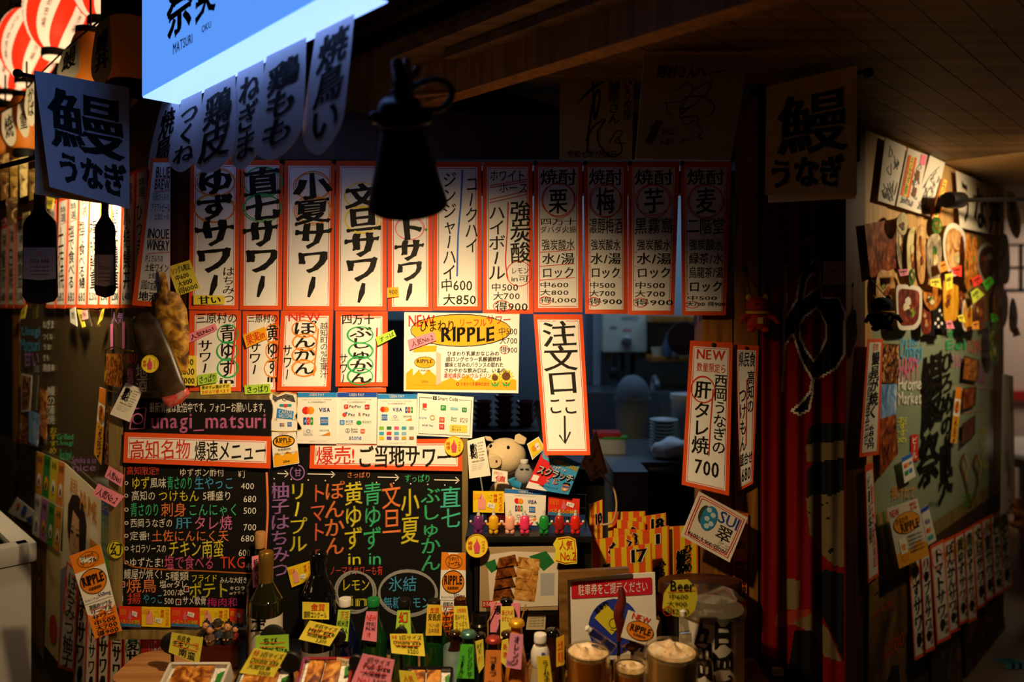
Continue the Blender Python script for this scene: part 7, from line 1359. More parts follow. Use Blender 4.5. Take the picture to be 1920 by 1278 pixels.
mb = MB().use(M('maroon pottery', '5a1418', .3, coat=.4)); c = at(934, 930, -.005); mb.lathe([(.018, ZS), (.030, ZS+.02), (.032, ZS+.045), (.026, ZS+.058), (.012, ZS+.066), (.0001, ZS+.068)], c=(c.x, -.02, 0), n=24, sy=.4); o = mb.build('maroon_pot', origin=(c.x, 0, ZS)); tag(o, 'small maroon pot under the pig, behind the yellow ticket', 'pot')
note('paper_note', 'small white note in red letters under the pig chin', [(923, 879), (952, 884), (951, 905), (922, 902)], 'f4ece0', [('かわいい', 10, 10, 70, 40, 'redink'), ('値', 20, 44, 90, 96, 'redink', .01)], FY(-.022), 0, cat='note')
def doll():
    c = at(983, 890, -.03); t = empty('doll', 'small doll with a grey rounded head and a blue coat beside the pig', 'doll', (c.x, -.03, ZS)); G = M('doll grey plush', '8a8884', .9, noise_amt=.2, noise_scale=80)
    mb = MB().use(G); mb.ball(c+Vector((0, 0, .0)), (.025, .022, .026), 20); mb.ball(c+Vector((0, 0, .016)), (.018, .016, .016), 16); mb.build('head', t)
    mb = MB().use(WHC); mb.lathe([(.009, 0), (.011, .004), (.010, .010), (.0001, .012)], c=c+Vector((0, 0, .030)), n=16); mb.build('cap', t)
    mb = MB().use('black')
    for sg in (-1, 1): mb.tube([c+Vector((sg*.003, -.018, .019)), c+Vector((sg*.011, -.016, .018))], .0022, 6)
    mb.build('eyebrows', t)
    mb = MB().use(M('doll tan', 'b0783a', .8)); mb.lathe([(.016, 0), (.017, .03), (.012, .04)], c=(c.x, -.03, ZS), n=18, sy=.8); mb.build('legs', t)
    mb = MB().use(M('doll blue coat', '2a90c8', .7)); mb.tube([c+Vector((-.012, -.008, -.026)), c+Vector((-.03, -.012, -.018)), c+Vector((-.034, -.012, -.008))], .008, 10, radii=[.011, .011, .012]); mb.lathe([(.021, .022), (.022, .03), (.017, .052)], c=(c.x, -.03, ZS), n=18, sy=.8); mb.build('coat', t)
doll()
s = Sheet('picture_card', 'yellow picture card with a gold coin, tucked behind the order strip', 'card', [(988, 832), (1010, 818), (1022, 840), (998, 862)], FY(-.005), 0, 'f0ec d8'.replace(' ', ''), frame=(60, 60)); s.rect(4, 4, 56, 56, 'f0d028', 1); s.disc(22, 30, 10, 12, 'e0982a', 1.4); s.disc(38, 26, 10, 9, 'f4ece0', 1.5); s.disc(38, 40, 8, 8, 'f4ece0', 1.5); s.done()
s = Sheet('scratch_card', 'tilted red and blue scratch lottery card with white block letters', 'card', [(1021, 838), (1089, 869), (1066, 927), (986, 914)], FY(-.06), 0, '3a9ad8', frame=(120, 130), nx=3, ny=3, thick=.0015)
s.poly([(0, 20), (40, 44), (62, 70), (34, 130), (0, 130)], 'e02a2a', .8, s.base); s.poly([(0, 110), (30, 112), (60, 130), (0, 130)], 'f4f0ec', 1); s.h('PayPayアプリダウンロードで', 34, 4, 112, 12, 'navy', wt=.004); s.disc(22, 24, 18, 10, 'sky', 1); s.h('当選確率', 10, 18, 36, 26, 'redink', layer=1.6)
s.h('2回に1回', 40, 18, 118, 34, 'yellow', wt=.03, layer=2); s.h('PayPay', 38, 38, 88, 52, 'white', wt=.02, layer=2)
for d, c, w_ in ((1.5, 'ink', .1), (0, 'white', .03)): s.h('スクラッチ', 8+d, 52+d, 116+d, 80+d, c, wt=w_, layer=2.2+(.5 if not d else 0), slant=-.1, jit=0, brush=0)
s.h('くじ', 40, 80, 82, 102, 'white', wt=.05, layer=2, jit=0); s.h('くじ', 40, 80, 82, 102, 'redink', wt=-.004, layer=3, jit=0); s.rect(4, 86, 22, 104, 'f4f0ec', 1.2); s.disc(104, 104, 11, 16, 'c8895a', 1.5); s.poly([(92, 96), (96, 86), (112, 86), (116, 98), (106, 92)], 'ink', 1.8); s.rect(94, 99, 114, 105, '2a5ac8', 2); s.poly([(98, 110), (110, 110), (104, 116)], 'white', 2); s.h('抽選でもらえる', 30, 112, 86, 118, 'ink', wt=0); s.done()
s = Sheet('gift_tag', 'little white and blue tag clipped on top of the scratch card', 'tag', [(1030, 828), (1044, 833), (1038, 846), (1024, 842)], FY(-.065), 0, 'e0dcd4', frame=(60, 60)); s.rect(4, 36, 56, 56, 'sky', 1); s.rect(42, 26, 60, 40, 'yellow', 1.4); s.line([(0, 0), (60, 0), (60, 60), (0, 60), (0, 0)], 1, 'dark'); s.done()
t = Sheet('framed_print', 'tilted kraft paper print in a thin frame behind the order strip', 'picture', [(1090, 868), (1118, 806), (1140, 886), (1108, 902)], FY(.03), 0, 'kraft', frame=(100, 100), thick=.006, nx=2, ny=2); t.line([(8, 8), (92, 8), (92, 92), (8, 92)], 1.5, 'brown', closed=True); scribble(t, 20, 20, 84, 84, 12, 1, 'brown'); t.done()
round_sticker('round yellow sticker on the corner of the black shelf', 894, 1023, 21, FY(-.125), 0)
o = [(1044, 1008), (1066, 1005), (1079, 1010), (1082, 1030), (1082, 1056), (1060, 1058), (1038, 1052), (1042, 1030), (1037, 1020)]
s = Sheet('rank_tag', 'yellow number two tag in red letters hanging under the shelf edge', 'tag', [(1037, 1005), (1083, 1005), (1083, 1058), (1037, 1058)], FY(-.125), 0, 'e8dc30', outline=o); s.line([(1046, 1010), (1066, 1007), (1077, 1012), (1080, 1052), (1060, 1055), (1042, 1050)], 1.2, 'redink'); s.h('人気', 1048, 1012, 1074, 1030, 'redink', wt=.006); s.h('No.2', 1050, 1034, 1080, 1050, 'redink', wt=.004); s.done()
# ------------------------------------------------------------------ striped number cards
GN = 'red and yellow striped number cards'
def numcard(label, quad, Y, num, nb=None, logo=None, nstr=7, dim=False):
    s = Sheet('number_card', label, 'number card', quad, FY(Y), 0, 'd8501c', frame=(100, 120), nx=2, ny=2, thick=.003, group=GN); w_ = 100/nstr
    for i in range(0, nstr+1, 2): s.rect(max(0, (i-.15)*w_), 0, min(100, (i+.75)*w_), 120, 'd8b81e', .8, s.base)
    if num:
        x0, y0, x1, y1 = nb
        s.h(num, x0, y0, x1, y1, 'e8dcc0', wt=.07, layer=1.2, **Z); s.h(num, x0+2, y0+1, x1-2, y1-1, 'ink', wt=.03, layer=2, **Z)
    if logo:
        for d, c in ((.07, 'd8b81e'), (.03, 'ink')): s.v('鰻祭', logo[0], logo[1], logo[2], logo[3], c, wt=d, layer=1.4 if d > .05 else 2.2, brush=.05, jit=0, slant=.2); s.v('ひろめの', logo[2]-4, logo[1]-8, logo[2]+22, logo[3]-6, c, wt=d, layer=1.4 if d > .05 else 2.2, brush=.05, jit=0, slant=.2)
    s.done()
ZB = 1145
numcard('dim striped card seen edge on, farthest back', [(1104, 946), (1130, 936), (1131, ZB), (1112, ZB)], .05, '10', (40, 12, 100, 26), None, 5)
numcard('dim striped card behind the others with no number showing', [(1140, 960), (1210, 958), (1211, ZB), (1141, ZB)], .048, None)
numcard('striped card numbered 18, at the back of the bunch', [(1187, 971), (1249, 961), (1252, ZB), (1190, ZB)], .036, '18', (50, 4, 96, 21))
numcard('striped card with the top of a number 2 showing', [(1157, 974), (1210, 979), (1211, ZB), (1158, ZB)], .026, '2', (46, 7, 74, 24), None, 5)
numcard('striped card with the top of a 3 showing, under the 2', [(1151, 990), (1206, 993), (1207, ZB), (1152, ZB)], .014, '3', (60, 5, 84, 22), None, 5)
numcard('striped card numbered 1, with the shop letters', [(1196, 997), (1254, 985), (1256, ZB), (1200, ZB)], .004, '1', (52, 8, 76, 24), (36, 56, 66, 100), 5)
numcard('wide striped card with only the black shop letters', [(1255, 987), (1308, 984), (1310, ZB), (1257, ZB)], .02, None, None, (22, 34, 56, 84), 5)
numcard('striped card numbered 6, behind the 17', [(1101, 1014), (1188, 1001), (1190, ZB), (1108, ZB)], -.02, '6', (42, 8, 66, 32), (30, 42, 54, 84))
numcard('striped card with a 7 turned aside, beside the 6', [(1171, 1001), (1190, 1009), (1191, ZB), (1172, ZB)], -.032, '7', (10, 6, 80, 22), None, 3)
numcard('striped card numbered 17, at the front of the bunch', [(1144, 1029), (1222, 1018), (1226, ZB), (1148, ZB)], -.044, '17', (46, 6, 92, 32))
mb = MB().use(wood('card tray wood', '5a3a18', '7a5428', .5)); a, b = at(1098, 1145, 0), at(1232, 1145, 0); mb.box(((a.x+b.x)/2, -.0, (CT+a.z)/2-.001), (b.x-a.x, .12, a.z-CT-.002), bev=.002); o = mb.build('card_tray', origin=((a.x+b.x)/2, 0, CT)); tag(o, 'low wooden box under the striped number cards', 'box')
# ------------------------------------------------------------------ framed parking sign
Yp = -.16
t = Sheet('parking_sign', 'framed white sign asking for parking tickets, red band over a blue disc', 'sign', [(1064, 1083), (1228, 1073), (1232, 1232), (1066, 1240)], FY(Yp), 0, 'e4ded2', frame=(166, 150), nx=2, ny=2, thick=.004)
t.rect(7, 8, 160, 38, 'c01a30', 1, r=3); t.h('駐車券をご提示ください', 20, 13, 152, 33, 'f0ece4', wt=.006, layer=2, **Z); t.disc(86, 92, 48, 50, '2438a0', 1); t.poly([(50, 74), (72, 50), (104, 84), (82, 106)], 'd8c828', 1.5); t.quad = [(1112, 1142), (1136, 1124), (1144, 1134), (1119, 1154)]; t.h('駐車券', 6, 10, 160, 130, wt=.02, layer=2.4, **Z); t.quad = [(1064, 1083), (1228, 1073), (1232, 1232), (1066, 1240)]
t.ring(86, 86, 8, 8, 1.2, 'ink', 2.4); t.line([(80, 96), (90, 100), (98, 92)], 1.2, 'ink', 2.4); rt = t.done()
wd = wood('sign frame wood', '5a3a1a', '8a6430', .45, axis='X'); P = lambda x, y, o=0: at(x, y, Yp-o)
mb = MB().use(wd)
mb.prism([P(1047, 1068), P(1178, 1061), P(1178, 1070), P(1063, 1083)], (0, -.014, 0)); mb.prism([P(1047, 1068), P(1063, 1083), P(1066, 1250), P(1050, 1252)], (0, -.014, 0)); mb.build('frame', rt)
mb = MB().use(wd); mb.box((at(1140, 1200, Yp).x, Yp+.03, CT+.06), (.02, .04, .12)); mb.build('prop', rt)
# small things before the sign
mb = MB().use(M('dried chili red', '5a1210', .5, noise_amt=.4, noise_scale=60)); pts = [at(1164, 1100, -.22), at(1166, 1125, -.222), at(1160, 1150, -.222), at(1164, 1180, -.22), at(1160, 1202, -.22)]; mb.tube(smoothpath(pts, 5), .012, 12, radii=[.002+.0105*math.sin(math.pi*min(1, (i+1.2)/22))**.8 for i in range(21)]); o = mb.build('dried_pepper', origin=pts[-1]); tag(o, 'dark red dried pepper standing before the blue disc of the sign', 'pepper')
mb = MB().use('black'); mb.tube([pts[-1], Vector((pts[-1].x, -.22, CT))], .004); mb.build('stick', o)
s = Sheet('drink_card', 'small white NEW card with an orange drink oval before the parking sign', 'card', [(1178, 1143), (1236, 1163), (1222, 1212), (1164, 1194)], FY(-.28), 0, 'e4dccc', frame=(100, 90), nx=2, ny=2, curl=(.004, 0)); s.disc(52, 52, 42, 30, 'e8861e', 1); s.ring(52, 52, 42, 30, 1.2, 'ink', 1.3, full=True); s.h(RIP, 20, 36, 86, 60, wt=.035, layer=2, **K); s.h('乳酸菌飲料', 34, 64, 74, 73, wt=.01, layer=2, **Z); s.h('NEW', 16, 2, 76, 22, 'redink', wt=.012); s.done()
t = empty('card_clip', 'brown animal shaped clip holding the orange oval card', 'clip', at(1186, 1230, -.265)); BRN = M('brown clip wood', '4a2414', .5); c = at(1186, 1212, -.265)
mb = MB().use(BRN); mb.ball(c, (.016, .008, .012), 14); mb.ball(c+Vector((0, 0, .018)), (.010, .008, .009), 12); mb.build('body', t)
for sg in (-1, 1): mb = MB().use(BRN); mb.tube([c+Vector((sg*.01, 0, .004)), c+Vector((sg*.024, -.002, .0)), c+Vector((sg*.02, -.002, -.01))], .005, 8); mb.build('arm', t); mb = MB().use(BRN); mb.tube([c+Vector((sg*.006, -.002, .022)), c+Vector((sg*.012, -.006, .036))], .003, 8); mb.build('ear', t)
mb = MB().use(BRN); mb.tube([c+Vector((0, .004, -.01)), Vector((c.x, c.y+.004, CT))], .004); mb.build('stem', t)
o8 = [(1261, 1088), (1290, 1086), (1306, 1103), (1308, 1120), (1303, 1143), (1288, 1157), (1262, 1154), (1242, 1140), (1245, 1112)]
s = Sheet('price_note', 'yellow eight sided note of beer prices before the white drum', 'price tag', [(1242, 1086), (1308, 1086), (1308, 1157), (1242, 1157)], FY(-.33), 0, 'd8cc3a', outline=o8); s.h('Beer', 1256, 1088, 1302, 1108, wt=.01); s.line([(1252, 1110), (1304, 1106)], 1.3, 'redink'); s.h('中600', 1254, 1112, 1290, 1124, wt=0); s.h('大900', 1250, 1126, 1288, 1138, wt=0); s.h('得1200', 1244, 1139, 1292, 1152, wt=0); s.ring(1252, 1145, 9, 8, 1.3, 'redink'); s.done()
# beer mugs
GLS = glassy('mug glass', 'f4f0e4', .05, .02, .93); BEER = M('amber beer', 'd8882c', .15, coat=.4); FOAM = blotch('crinkled foam', ('b08a58', 'd8b888', 'efe0c0'), 30, .6, bump=.5); MUD = M('milky brown drink', 'd0ac78', .3, coat=.3)
def mug(label, cx, ytop, Y, rpx, fill, top, handle, mark=None, nm='beer_mug'):
    k = k_at(Y); r = rpx*k; p = at(cx, ytop, Y); z1 = p.z-r*.12; h = z1-CT; c = Vector((p.x, p.y, CT)); t = empty(nm, label, 'mug' if handle else 'glass', c)
    mb = MB().use(GLS); mb.lathe([(r*.92, 0), (r*.96, .01), (r*.98, h*.5), (r, h), (r*.955, h+.002), (r*.93, h*.5), (r*.90, .016), (.0001, .014)], c=c, n=36); mb.build('glass_body', t)
    mb = MB().use(fill); mb.lathe([(r*.885, .02), (r*.915, h*.5), (r*.925, h*top)], c=c, n=32); mb.build('drink', t)
    # crumpled foam
    vs = []; fs = []; n = 22; m_ = 6
    for j in range(m_+1):
        for i in range(n):
            a = 2*math.pi*i/n; q = r*.92*j/m_; vs.append(c+Vector((q*math.cos(a), q*math.sin(a), h*top+.008+(.016*noise.noise((q*60*math.cos(a)+cx, q*60*math.sin(a), 2)) if j < m_ else 0))))
    for j in range(m_):
        for i in range(n): fs.append((j*n+i, j*n+(i+1) % n, (j+1)*n+(i+1) % n, (j+1)*n+i))
    mb = MB().use(FOAM); mb.add(vs, fs); mb.lathe([(r*.925, h*top), (r*.92, h*top+.006)], c=c, n=22, cap=False); mb.build('foam', t)
    if handle:
        mb = MB().use(GLS); mb.tube(smoothpath([c+Vector((r*.95*handle, .01, h*.85)), c+Vector((r*1.45*handle, .02, h*.8)), c+Vector((r*1.55*handle, .02, h*.45)), c+Vector((r*.95*handle, .01, h*.2))], 6), .009, 10); mb.build('handle', t)
    if mark:
        mb = MB().use(M('gold print', 'b8842a', .4, .4)); 
        for zz, a0, a1 in ((h*.42, -2.4, -.8), (h*.12, -2.4, -.8)): mb.tube([c+Vector((r*1.0*math.cos(a), r*1.0*math.sin(a), zz+.02*math.sin((a-a0)/(a1-a0)*math.pi))) for a in [a0+(a1-a0)*i/12 for i in range(13)]], .003, 6)
        mb.build('printed_band', t)
mug('large glass beer mug with crinkled foam and a gold print, near the dark bottle', 1103, 1214, -.35, 41, BEER, .94, 0, True)
mug('small glass of brown drink with foam between the two mugs', 1181, 1238, -.33, 31, BEER, .86, 0, None, 'beer_glass')
mug('big glass mug of milky brown drink before the white drum', 1259, 1208, -.40, 49, MUD, .92, 1)
for lab, x, y, Y, rot in (('clear plastic clip on the rim of the gold printed mug', 1120, 1192, -.34, .9), ('clear plastic clip below the beer price note', 1283, 1170, -.345, .1)):
    c = at(x, y, Y); t = empty('plastic_clip', lab, 'clip', c); xf = Matrix.Translation(c) @ Matrix.Rotation(-rot, 4, 'Y'); CL = glassy('clear plastic', 'f0ece0', .15, .05, .85)
    mb = MB().use(CL); mb.box((0, 0, 0), (.018, .012, .04), xf, bev=.003); mb.build('body', t); mb = MB().use(CL); mb.box((0, -.004, -.03), (.024, .014, .03), xf, bev=.003); mb.build('jaw', t); mb = MB().use(WHC); mb.lathe([(.006, .02), (.007, .03), (.0001, .034)], xf=xf, n=14); mb.build('knob', t)
# white drum, wooden lid behind
def drum():
    Y = -.22; c = at(1334, 1200, Y); c = Vector((c.x, Y, CT)); r = 59*k_at(Y); h = at(1334, 1136, Y).z-CT; t = empty('white_drum', 'white drum brushed with a big black eel letter at the end of the counter', 'drum', c); DW = M('drum paper', 'c8c0b0', .7, noise_amt=.08, noise_scale=20)
    mb = MB().use(DW); mb.lathe([(r*1.1, 0), (r*1.02, .02), (r, .05), (r, h), (.0001, h)], c=c, n=40); mb.build('body', t)
    mb = MB().use(glassy('drum lid plastic', 'd0ccc0', .12, .1, .8)); mb.lathe([(r*1.06, h-.012), (r*1.08, h), (r*1.06, h+.016), (r*.9, h+.02), (r*.86, h+.03), (.0001, h+.031)], c=c, n=40); mb.build('lid', t)
    mb = MB().use('ink')
    for ch, v0, v1, w in (('鰻', -.02, .90, 1.35),):
        gv, gf = glyph(ch, .008); out = []
        for x, y in gv:
            nv = noise.noise_vector((x*4, y*4, 3))*.035; a = -math.pi/2+((x+nv.x)-.62)*w; out.append(c+Vector((r*1.015*math.cos(a), r*1.015*math.sin(a), h*(.06+1.02*(y+nv.y+.08)))))
        mb.add(out, gf)
    mb.build('lettering', t, False)
drum()
c = at(1312, 1098, -.08); t = empty('wooden_tub', 'dark round wooden tub lid behind the white drum', 'tub', (c.x, -.08, CT)); r = 78*k_at(-.08); WT = wood('tub dark wood', '2a1208', '54280f', .45, axis='X')
mb = MB().use(WT); mb.lathe([(r, c.z-.014), (r*1.01, c.z-.004), (r, c.z+.012), (r*.97, c.z+.016), (.0001, c.z+.016)], c=(c.x, -.08, 0), n=44, sy=.45); mb.build('lid', t); mb = MB().use(M('dark tub side', '1a1a1c', .5)); mb.lathe([(r*.75, CT), (r*.8, c.z-.014)], c=(c.x, -.08, 0), n=36, sy=.42); mb.build('body', t)
# hand towel sign and dark carton strip on the post
s = Sheet('towel_sign', 'white cloth sign with a red edge and a blue glass drawing, on the post', 'sign', [(1311, 921), (1402, 970), (1368, 1054), (1277, 1004)], F, .06, 'd8cfc0', frame=(100, 100), nx=6, ny=6, curl=(.015, .01), thick=.003, outline=None)
for m_ in (5, 9): s.line(smoothpath([(m_, m_+6), (m_+8, m_), (92-m_, m_+2), (100-m_, m_+10), (98-m_, 92-m_), (90-m_, 98-m_), (m_+8, 97-m_), (m_, 90-m_), (m_, m_+6)], 4), 1.2, 'redink')
s.disc(35, 40, 15, 26, '2a7aa8', 1); s.disc(24, 38, 10, 20, '3a3a2a', .9)
for x, y in ((30, 24), (40, 30), (32, 42), (42, 48), (36, 56)): s.disc(x, y, 5, 5, 'b8ccd0', 1.4)
s.h('SUI', 50, 12, 90, 36, 'navy', wt=.006); s.v('翠', 56, 38, 86, 70, wt=.006); s.h('ジン|ソーダ', 66, 70, 90, 82, wt=-.004); s.h('¥600/大900/得1200', 8, 80, 88, 92, wt=-.002, slant=0); s.done()
s = Sheet('carton_banner', 'dark orange carton banner low on the post behind the drum', 'poster', [(1376, 962), (1403, 962), (1400, 1125), (1374, 1125)], F, .012, 'c8601e', frame=(100, 240), nx=2, ny=4); s.disc(50, 88, 40, 26, 'c8781e', 1); s.h(RIP, 18, 76, 84, 98, wt=.03, layer=2); s.h('高知の|リープル|サワー|500|700|900', 10, 130, 92, 236, wt=.02, layer=2); s.done()
mb = MB().use(M('white cord', 'b89a6a')); mb.tube(smoothpath([at(1128, 890, .03), at(1150, 915, .03), at(1156, 950, .03), at(1148, 978, .03), at(1125, 984, .03)]), .003); o = mb.build('beige_cable', origin=at(1128, 890, .03)); tag(o, 'curved beige cord behind the number cards', 'cable')
# white power plug at the foot of the curtain
t = empty('power_plug', 'small white plug low on the red curtain', 'plug', at(1458, 1262, -.1)); c = at(1458, 1258, -.1); mb = MB().use(WHC); mb.box(c, (.026, .014, .018), Matrix.Identity(4), bev=.003); mb.build('plug_body', t); mb = MB().use('dark'); mb.tube(smoothpath([c+Vector((.013, 0, 0)), c+Vector((.04, .01, -.01)), c+Vector((.05, .01, -.06)), c+Vector((.05, .01, -.3))]), .003); mb.build('cord', t)
# ================================================================== kitchen seen through the window gap
def kb(name, label, cat, px0, py0, px1, py1, Y, depth, mat, bev=.004):
    a, b = at(px0, py0, Y), at(px1, py1, Y); mb = MB().use(mat); c = ((a.x+b.x)/2, Y+depth/2, (a.z+b.z)/2); mb.box(c, (b.x-a.x, depth, a.z-b.z), bev=bev); o = mb.build(name, origin=(c[0], Y, b.z)); tag(o, label, cat); return o
Yk = 2.29
ST = M('kitchen steel', '7a8288', .3, .8); WPL = M('kitchen white plastic', 'a8aeb0', .4)
o = kb('water_heater', 'pale water heater with a round dial on the kitchen wall', 'water heater', 1130, 520, 1213, 660, 2.12, .17, M('heater enamel', 'b8b8a8', .4), .012)
p = at(1174, 640, 2.12); mb = MB().use(ST); mb.lathe([(.028, 0), (.028, .02), (.018, .026), (.0001, .026)], xf=Matrix.Translation(p) @ Matrix.Rotation(math.pi/2, 4, 'X'), n=20); mb.build('dial', o)
s = Sheet('lettering', None, None, [(1140, 600), (1200, 600), (1200, 625), (1140, 625)], FY(2.118), 0, 'white'); s.h('給湯器', 1144, 611, 1156, 616, 'dark', wt=.02); s.h('高温注意', 1168, 616, 1184, 621, 'redink', wt=.02); s.h('NORITZ', 1166, 592, 1196, 600, 'grey', wt=.02); s.ink.build('lettering', o, False)
mb = MB().use('black'); mb.tube([at(1186, 662, 2.2), at(1186, 690, 2.2), at(1184, 712, 2.25)], .012); mb.tube([at(1166, 662, 2.2), at(1168, 690, 2.2), at(1160, 712, 2.1)], .012); mb.build('hose', o)
mb = MB().use(MATS['heater enamel']); 
for x in (1140, 1155, 1192): mb.use(M('brass fitting', '8a6a2a', .35, .8)); q = at(x, 664, 2.2); mb.lathe([(.014, -.03), (.014, .02)], c=q, n=12)
mb.build('fitting', o)
o = kb('pipe_casing', 'upright grey pipe casing beside the water heater', 'pipe casing', 1112, 500, 1126, 722, 2.22, .07, M('casing grey', '8a969c', .5)); 
o = kb('ladle', 'black ladle hanging under the water heater', 'ladle', 1150, 668, 1157, 700, 2.0, .01, 'black', .002); mb = MB().use('black'); mb.ball(at(1151, 700, 2.0), (.03, .02, .035)); mb.build('bowl', o)
o = kb('kitchen_shelf', 'upper wooden kitchen shelf board behind the barley strip', 'shelf', 1222, 592, 1345, 604, 1.95, .35, W_POST); o = kb('kitchen_shelf', 'lower wooden kitchen shelf board with cups', 'shelf', 1222, 668, 1345, 678, 1.95, .35, W_POST)
for i, (x, lab) in enumerate(((1234, 'cream cup on the lower kitchen shelf'), (1272, 'white stacked cups on the lower kitchen shelf'))):
    z = at(0, 668, 2.0).z; q = at(x, 668, 2.0); mb = MB().use(M('cup cream', 'b8b49a', .4)); mb.lathe([(.03, 0), (.038, .05), (.035, .05), (.028, .005)], c=(q.x, 2.0, z), n=20); o = mb.build('cup', origin=(q.x, 2.0, z)); tag(o, lab, 'cup')
q = at(1290, 620, 2.0); mb = MB().use(M('lacquer dark', '2a0a0c', .3)); mb.lathe([(.085, 0), (.09, .01), (.085, .02)], xf=Matrix.Translation(at(1282, 634, 1.9)) @ Matrix.Rotation(math.pi/2, 4, 'X'), n=32); o = mb.build('round_tray', origin=at(1282, 645, 1.9)); tag(o, 'dark red round tray leaning against the kitchen shelves', 'tray')
for i, (x, y, c, lab) in enumerate(((1252, 655, '3a4a5a', 'dark blue bottle among the shelf bottles'), (1266, 650, '6a6a60', 'grey bottle among the shelf bottles'), (1294, 648, '8a8a70', 'pale bottle at the end of the shelf bottles'))):
    q = at(x, 668, 1.97); mb = MB().use(M('shelf bottle '+c, c, .2)); mb.lathe([(.026, 0), (.026, .07), (.010, .1), (.010, .13), (.0001, .131)], c=(q.x, 1.97, at(0, 668, 1.97).z), n=18); o = mb.build('bottle', origin=(q.x, 1.97, at(0, 668, 1.97).z)); tag(o, lab+' in the kitchen', 'bottle')
o = kb('steel_sink', 'steel kitchen sink bench along the far wall', 'sink', 1060, 735, 1335, 1040, 1.9, .36, ST, .01)
mb = MB().use(MATS['casing grey']); q = at(1195, 712, 1.9); mb.lathe([(.02, 0), (.014, .02), (.012, .05)], c=(q.x+.12, 2.1, at(0, 735, 2).z), n=14); mb.tube(smoothpath([(q.x+.12, 2.1, at(0, 735, 2).z+.05), (q.x+.12, 2.04, at(0, 735, 2).z+.08), (q.x+.12, 1.96, at(0, 735, 2).z+.04)]), .012); mb.build('faucet', o)
q = at(1186, 745, 1.6); mb = MB().use(M('grey cloth', '5a6268', .9)); mb.ball((q.x, 1.6, q.z), (.085, .085, .11), 20); mb.lathe([(.07, at(0, 850, 1.6).z), (.09, q.z)], c=(q.x, 1.6, 0), n=20); o = mb.build('covered_mixer', origin=(q.x, 1.6, at(0, 850, 1.6).z)); tag(o, 'grey cloth covered machine before the kitchen sink', 'machine')
mb = MB().use(ST); mb.box((q.x, 1.6, at(0, 850, 1.6).z/2), (.2, .2, at(0, 850, 1.6).z)); mb.build('stand', o)
# nearer bench with crockery
zb = at(0, 862, 1.0).z; a, b = at(1075, 0, 1.0), at(1420, 0, 1.0)
o = kb('work_bench', 'dark steel work bench inside the kitchen window', 'bench', 1060, 866, 1330, 880, .85, .5, ST); mb = MB().use('dark'); mb.box((at(1180, 0, .9).x, 1.2, zb/2-.03), (.7, .25, zb-.08)); mb.build('cabinet', o)
zt = at(0, 866, .85).z
mb = MB().use(M('crockery white', 'b0b4b0', .3)); q = at(1240, 855, 1.1); 
t = empty('bowl_stack', 'tall stack of white bowls on the kitchen bench', 'bowls', (q.x, 1.05, zt))
for i in range(9): mb = MB().use(MATS['crockery white']); mb.lathe([(.03, 0), (.055, .018), (.058, .022), (.054, .02), (.028, .004)], c=(q.x, 1.05, zt+.014*i), n=24); mb.build('bowl', t)
q = at(1286, 855, 1.15); mb = MB().use(WPL); mb.lathe([(.05, 0), (.062, .2), (.066, .205), (.066, .225), (.0001, .225)], c=(q.x, 1.15, zt), n=24); o = mb.build('white_tub', origin=(q.x, 1.15, zt)); tag(o, 'tall white plastic tub beside the bowl stack', 'tub')
mb = MB().use(M('crumpled white bag', 'd0d4d4', .5)); n0 = len(mb.v); q = at(1262, 862, .95); mb.ball((q.x, .93, zt+.035), (.085, .06, .04), 26, m=16)
for i in range(n0, len(mb.v)): p = Vector(mb.v[i]); nv = noise.noise_vector(p*28)*.014; mb.v[i] = (p.x+nv.x, p.y+nv.y, max(zt+.001, p.z+nv.z))
o = mb.build('plastic_bag', origin=(q.x, .93, zt)); tag(o, 'crumpled white bag on the kitchen bench before the bowls', 'bag')
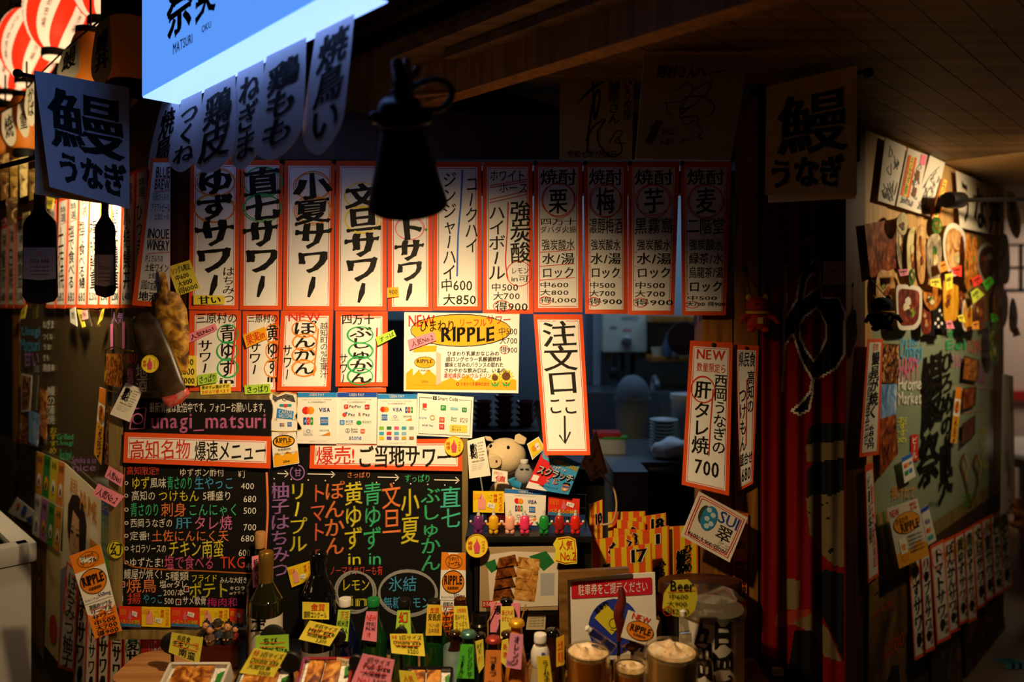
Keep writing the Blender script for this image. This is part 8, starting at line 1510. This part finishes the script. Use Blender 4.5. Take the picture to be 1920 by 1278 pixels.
t = empty('rag_box', 'small white box with red and green cloths on the kitchen bench', 'box', (at(1142, 0, 1.1).x, 1.05, zt)); x = at(1142, 0, 1.05).x
mb = MB().use(WPL); mb.box((x, 1.05, zt+.03), (.12, .1, .06), bev=.004); mb.build('tub', t); mb = MB().use(M('red rag', '9a1f24', .8)); mb.box((x-.01, 1.05, zt+.075), (.11, .08, .02), Matrix.Identity(4), bev=.006); mb.build('red_cloth', t); mb = MB().use(M('green rag', '3a8a2a', .8)); mb.box((x+.02, 1.03, zt+.062), (.1, .06, .012), bev=.004); mb.build('green_cloth', t)
# lacquer bowls stacked left of the order strip
zl_ = at(0, 806, .6).z
kb('inner_shelf', 'dark shelf inside the window that carries lacquer bowls', 'shelf', 872, 808, 1012, 1500, .5, .3, 'dark')
for i, (x, n_, lab) in enumerate(((905, 4, 'stack of red lacquer bowls behind the payment cards'), (945, 5, 'second stack of red lacquer bowls inside the window'), (985, 4, 'third stack of red lacquer bowls beside the order strip'))):
    q = at(x, 806, .62); t = empty('bowl_stack', lab, 'bowls', (q.x, .62, at(0, 808, .5).z))
    for j in range(n_): mb = MB().use(M('red lacquer bowl', '6a1414', .15, coat=.6)); mb.lathe([(.018, 0), (.033, .016), (.036, .024), (.033, .024), (.016, .004)], c=(q.x, .62, at(0, 808, .5).z+.021*j), n=24); mb.build('bowl', t)
o = kb('wall_panel', 'grey blue kitchen cupboard behind the milk drink poster', 'cupboard', 972, 560, 1098, 750, 2.2, .09, M('cupboard grey', '6a7680', .5)); kb('dark_cabinet', 'dark cabinet in the kitchen left of the sink', 'cabinet', 700, 600, 760, 1216, 1.6, .3, M('cabinet dark', '2a3038', .5))
kb('ice_machine', 'pale kitchen machine with louvres low behind the number cards', 'machine', 1150, 884, 1216, 1460, .56, .25, M('machine grey', '6a7074', .4)); 
kb('steel_rail', 'bright steel edge of the low bench by the post', 'rail', 1216, 876, 1330, 884, .84, .02, M('bright steel', 'a8b8c4', .2, .9))
COL.objects.unlink(_to); bpy.data.objects.remove(_to)
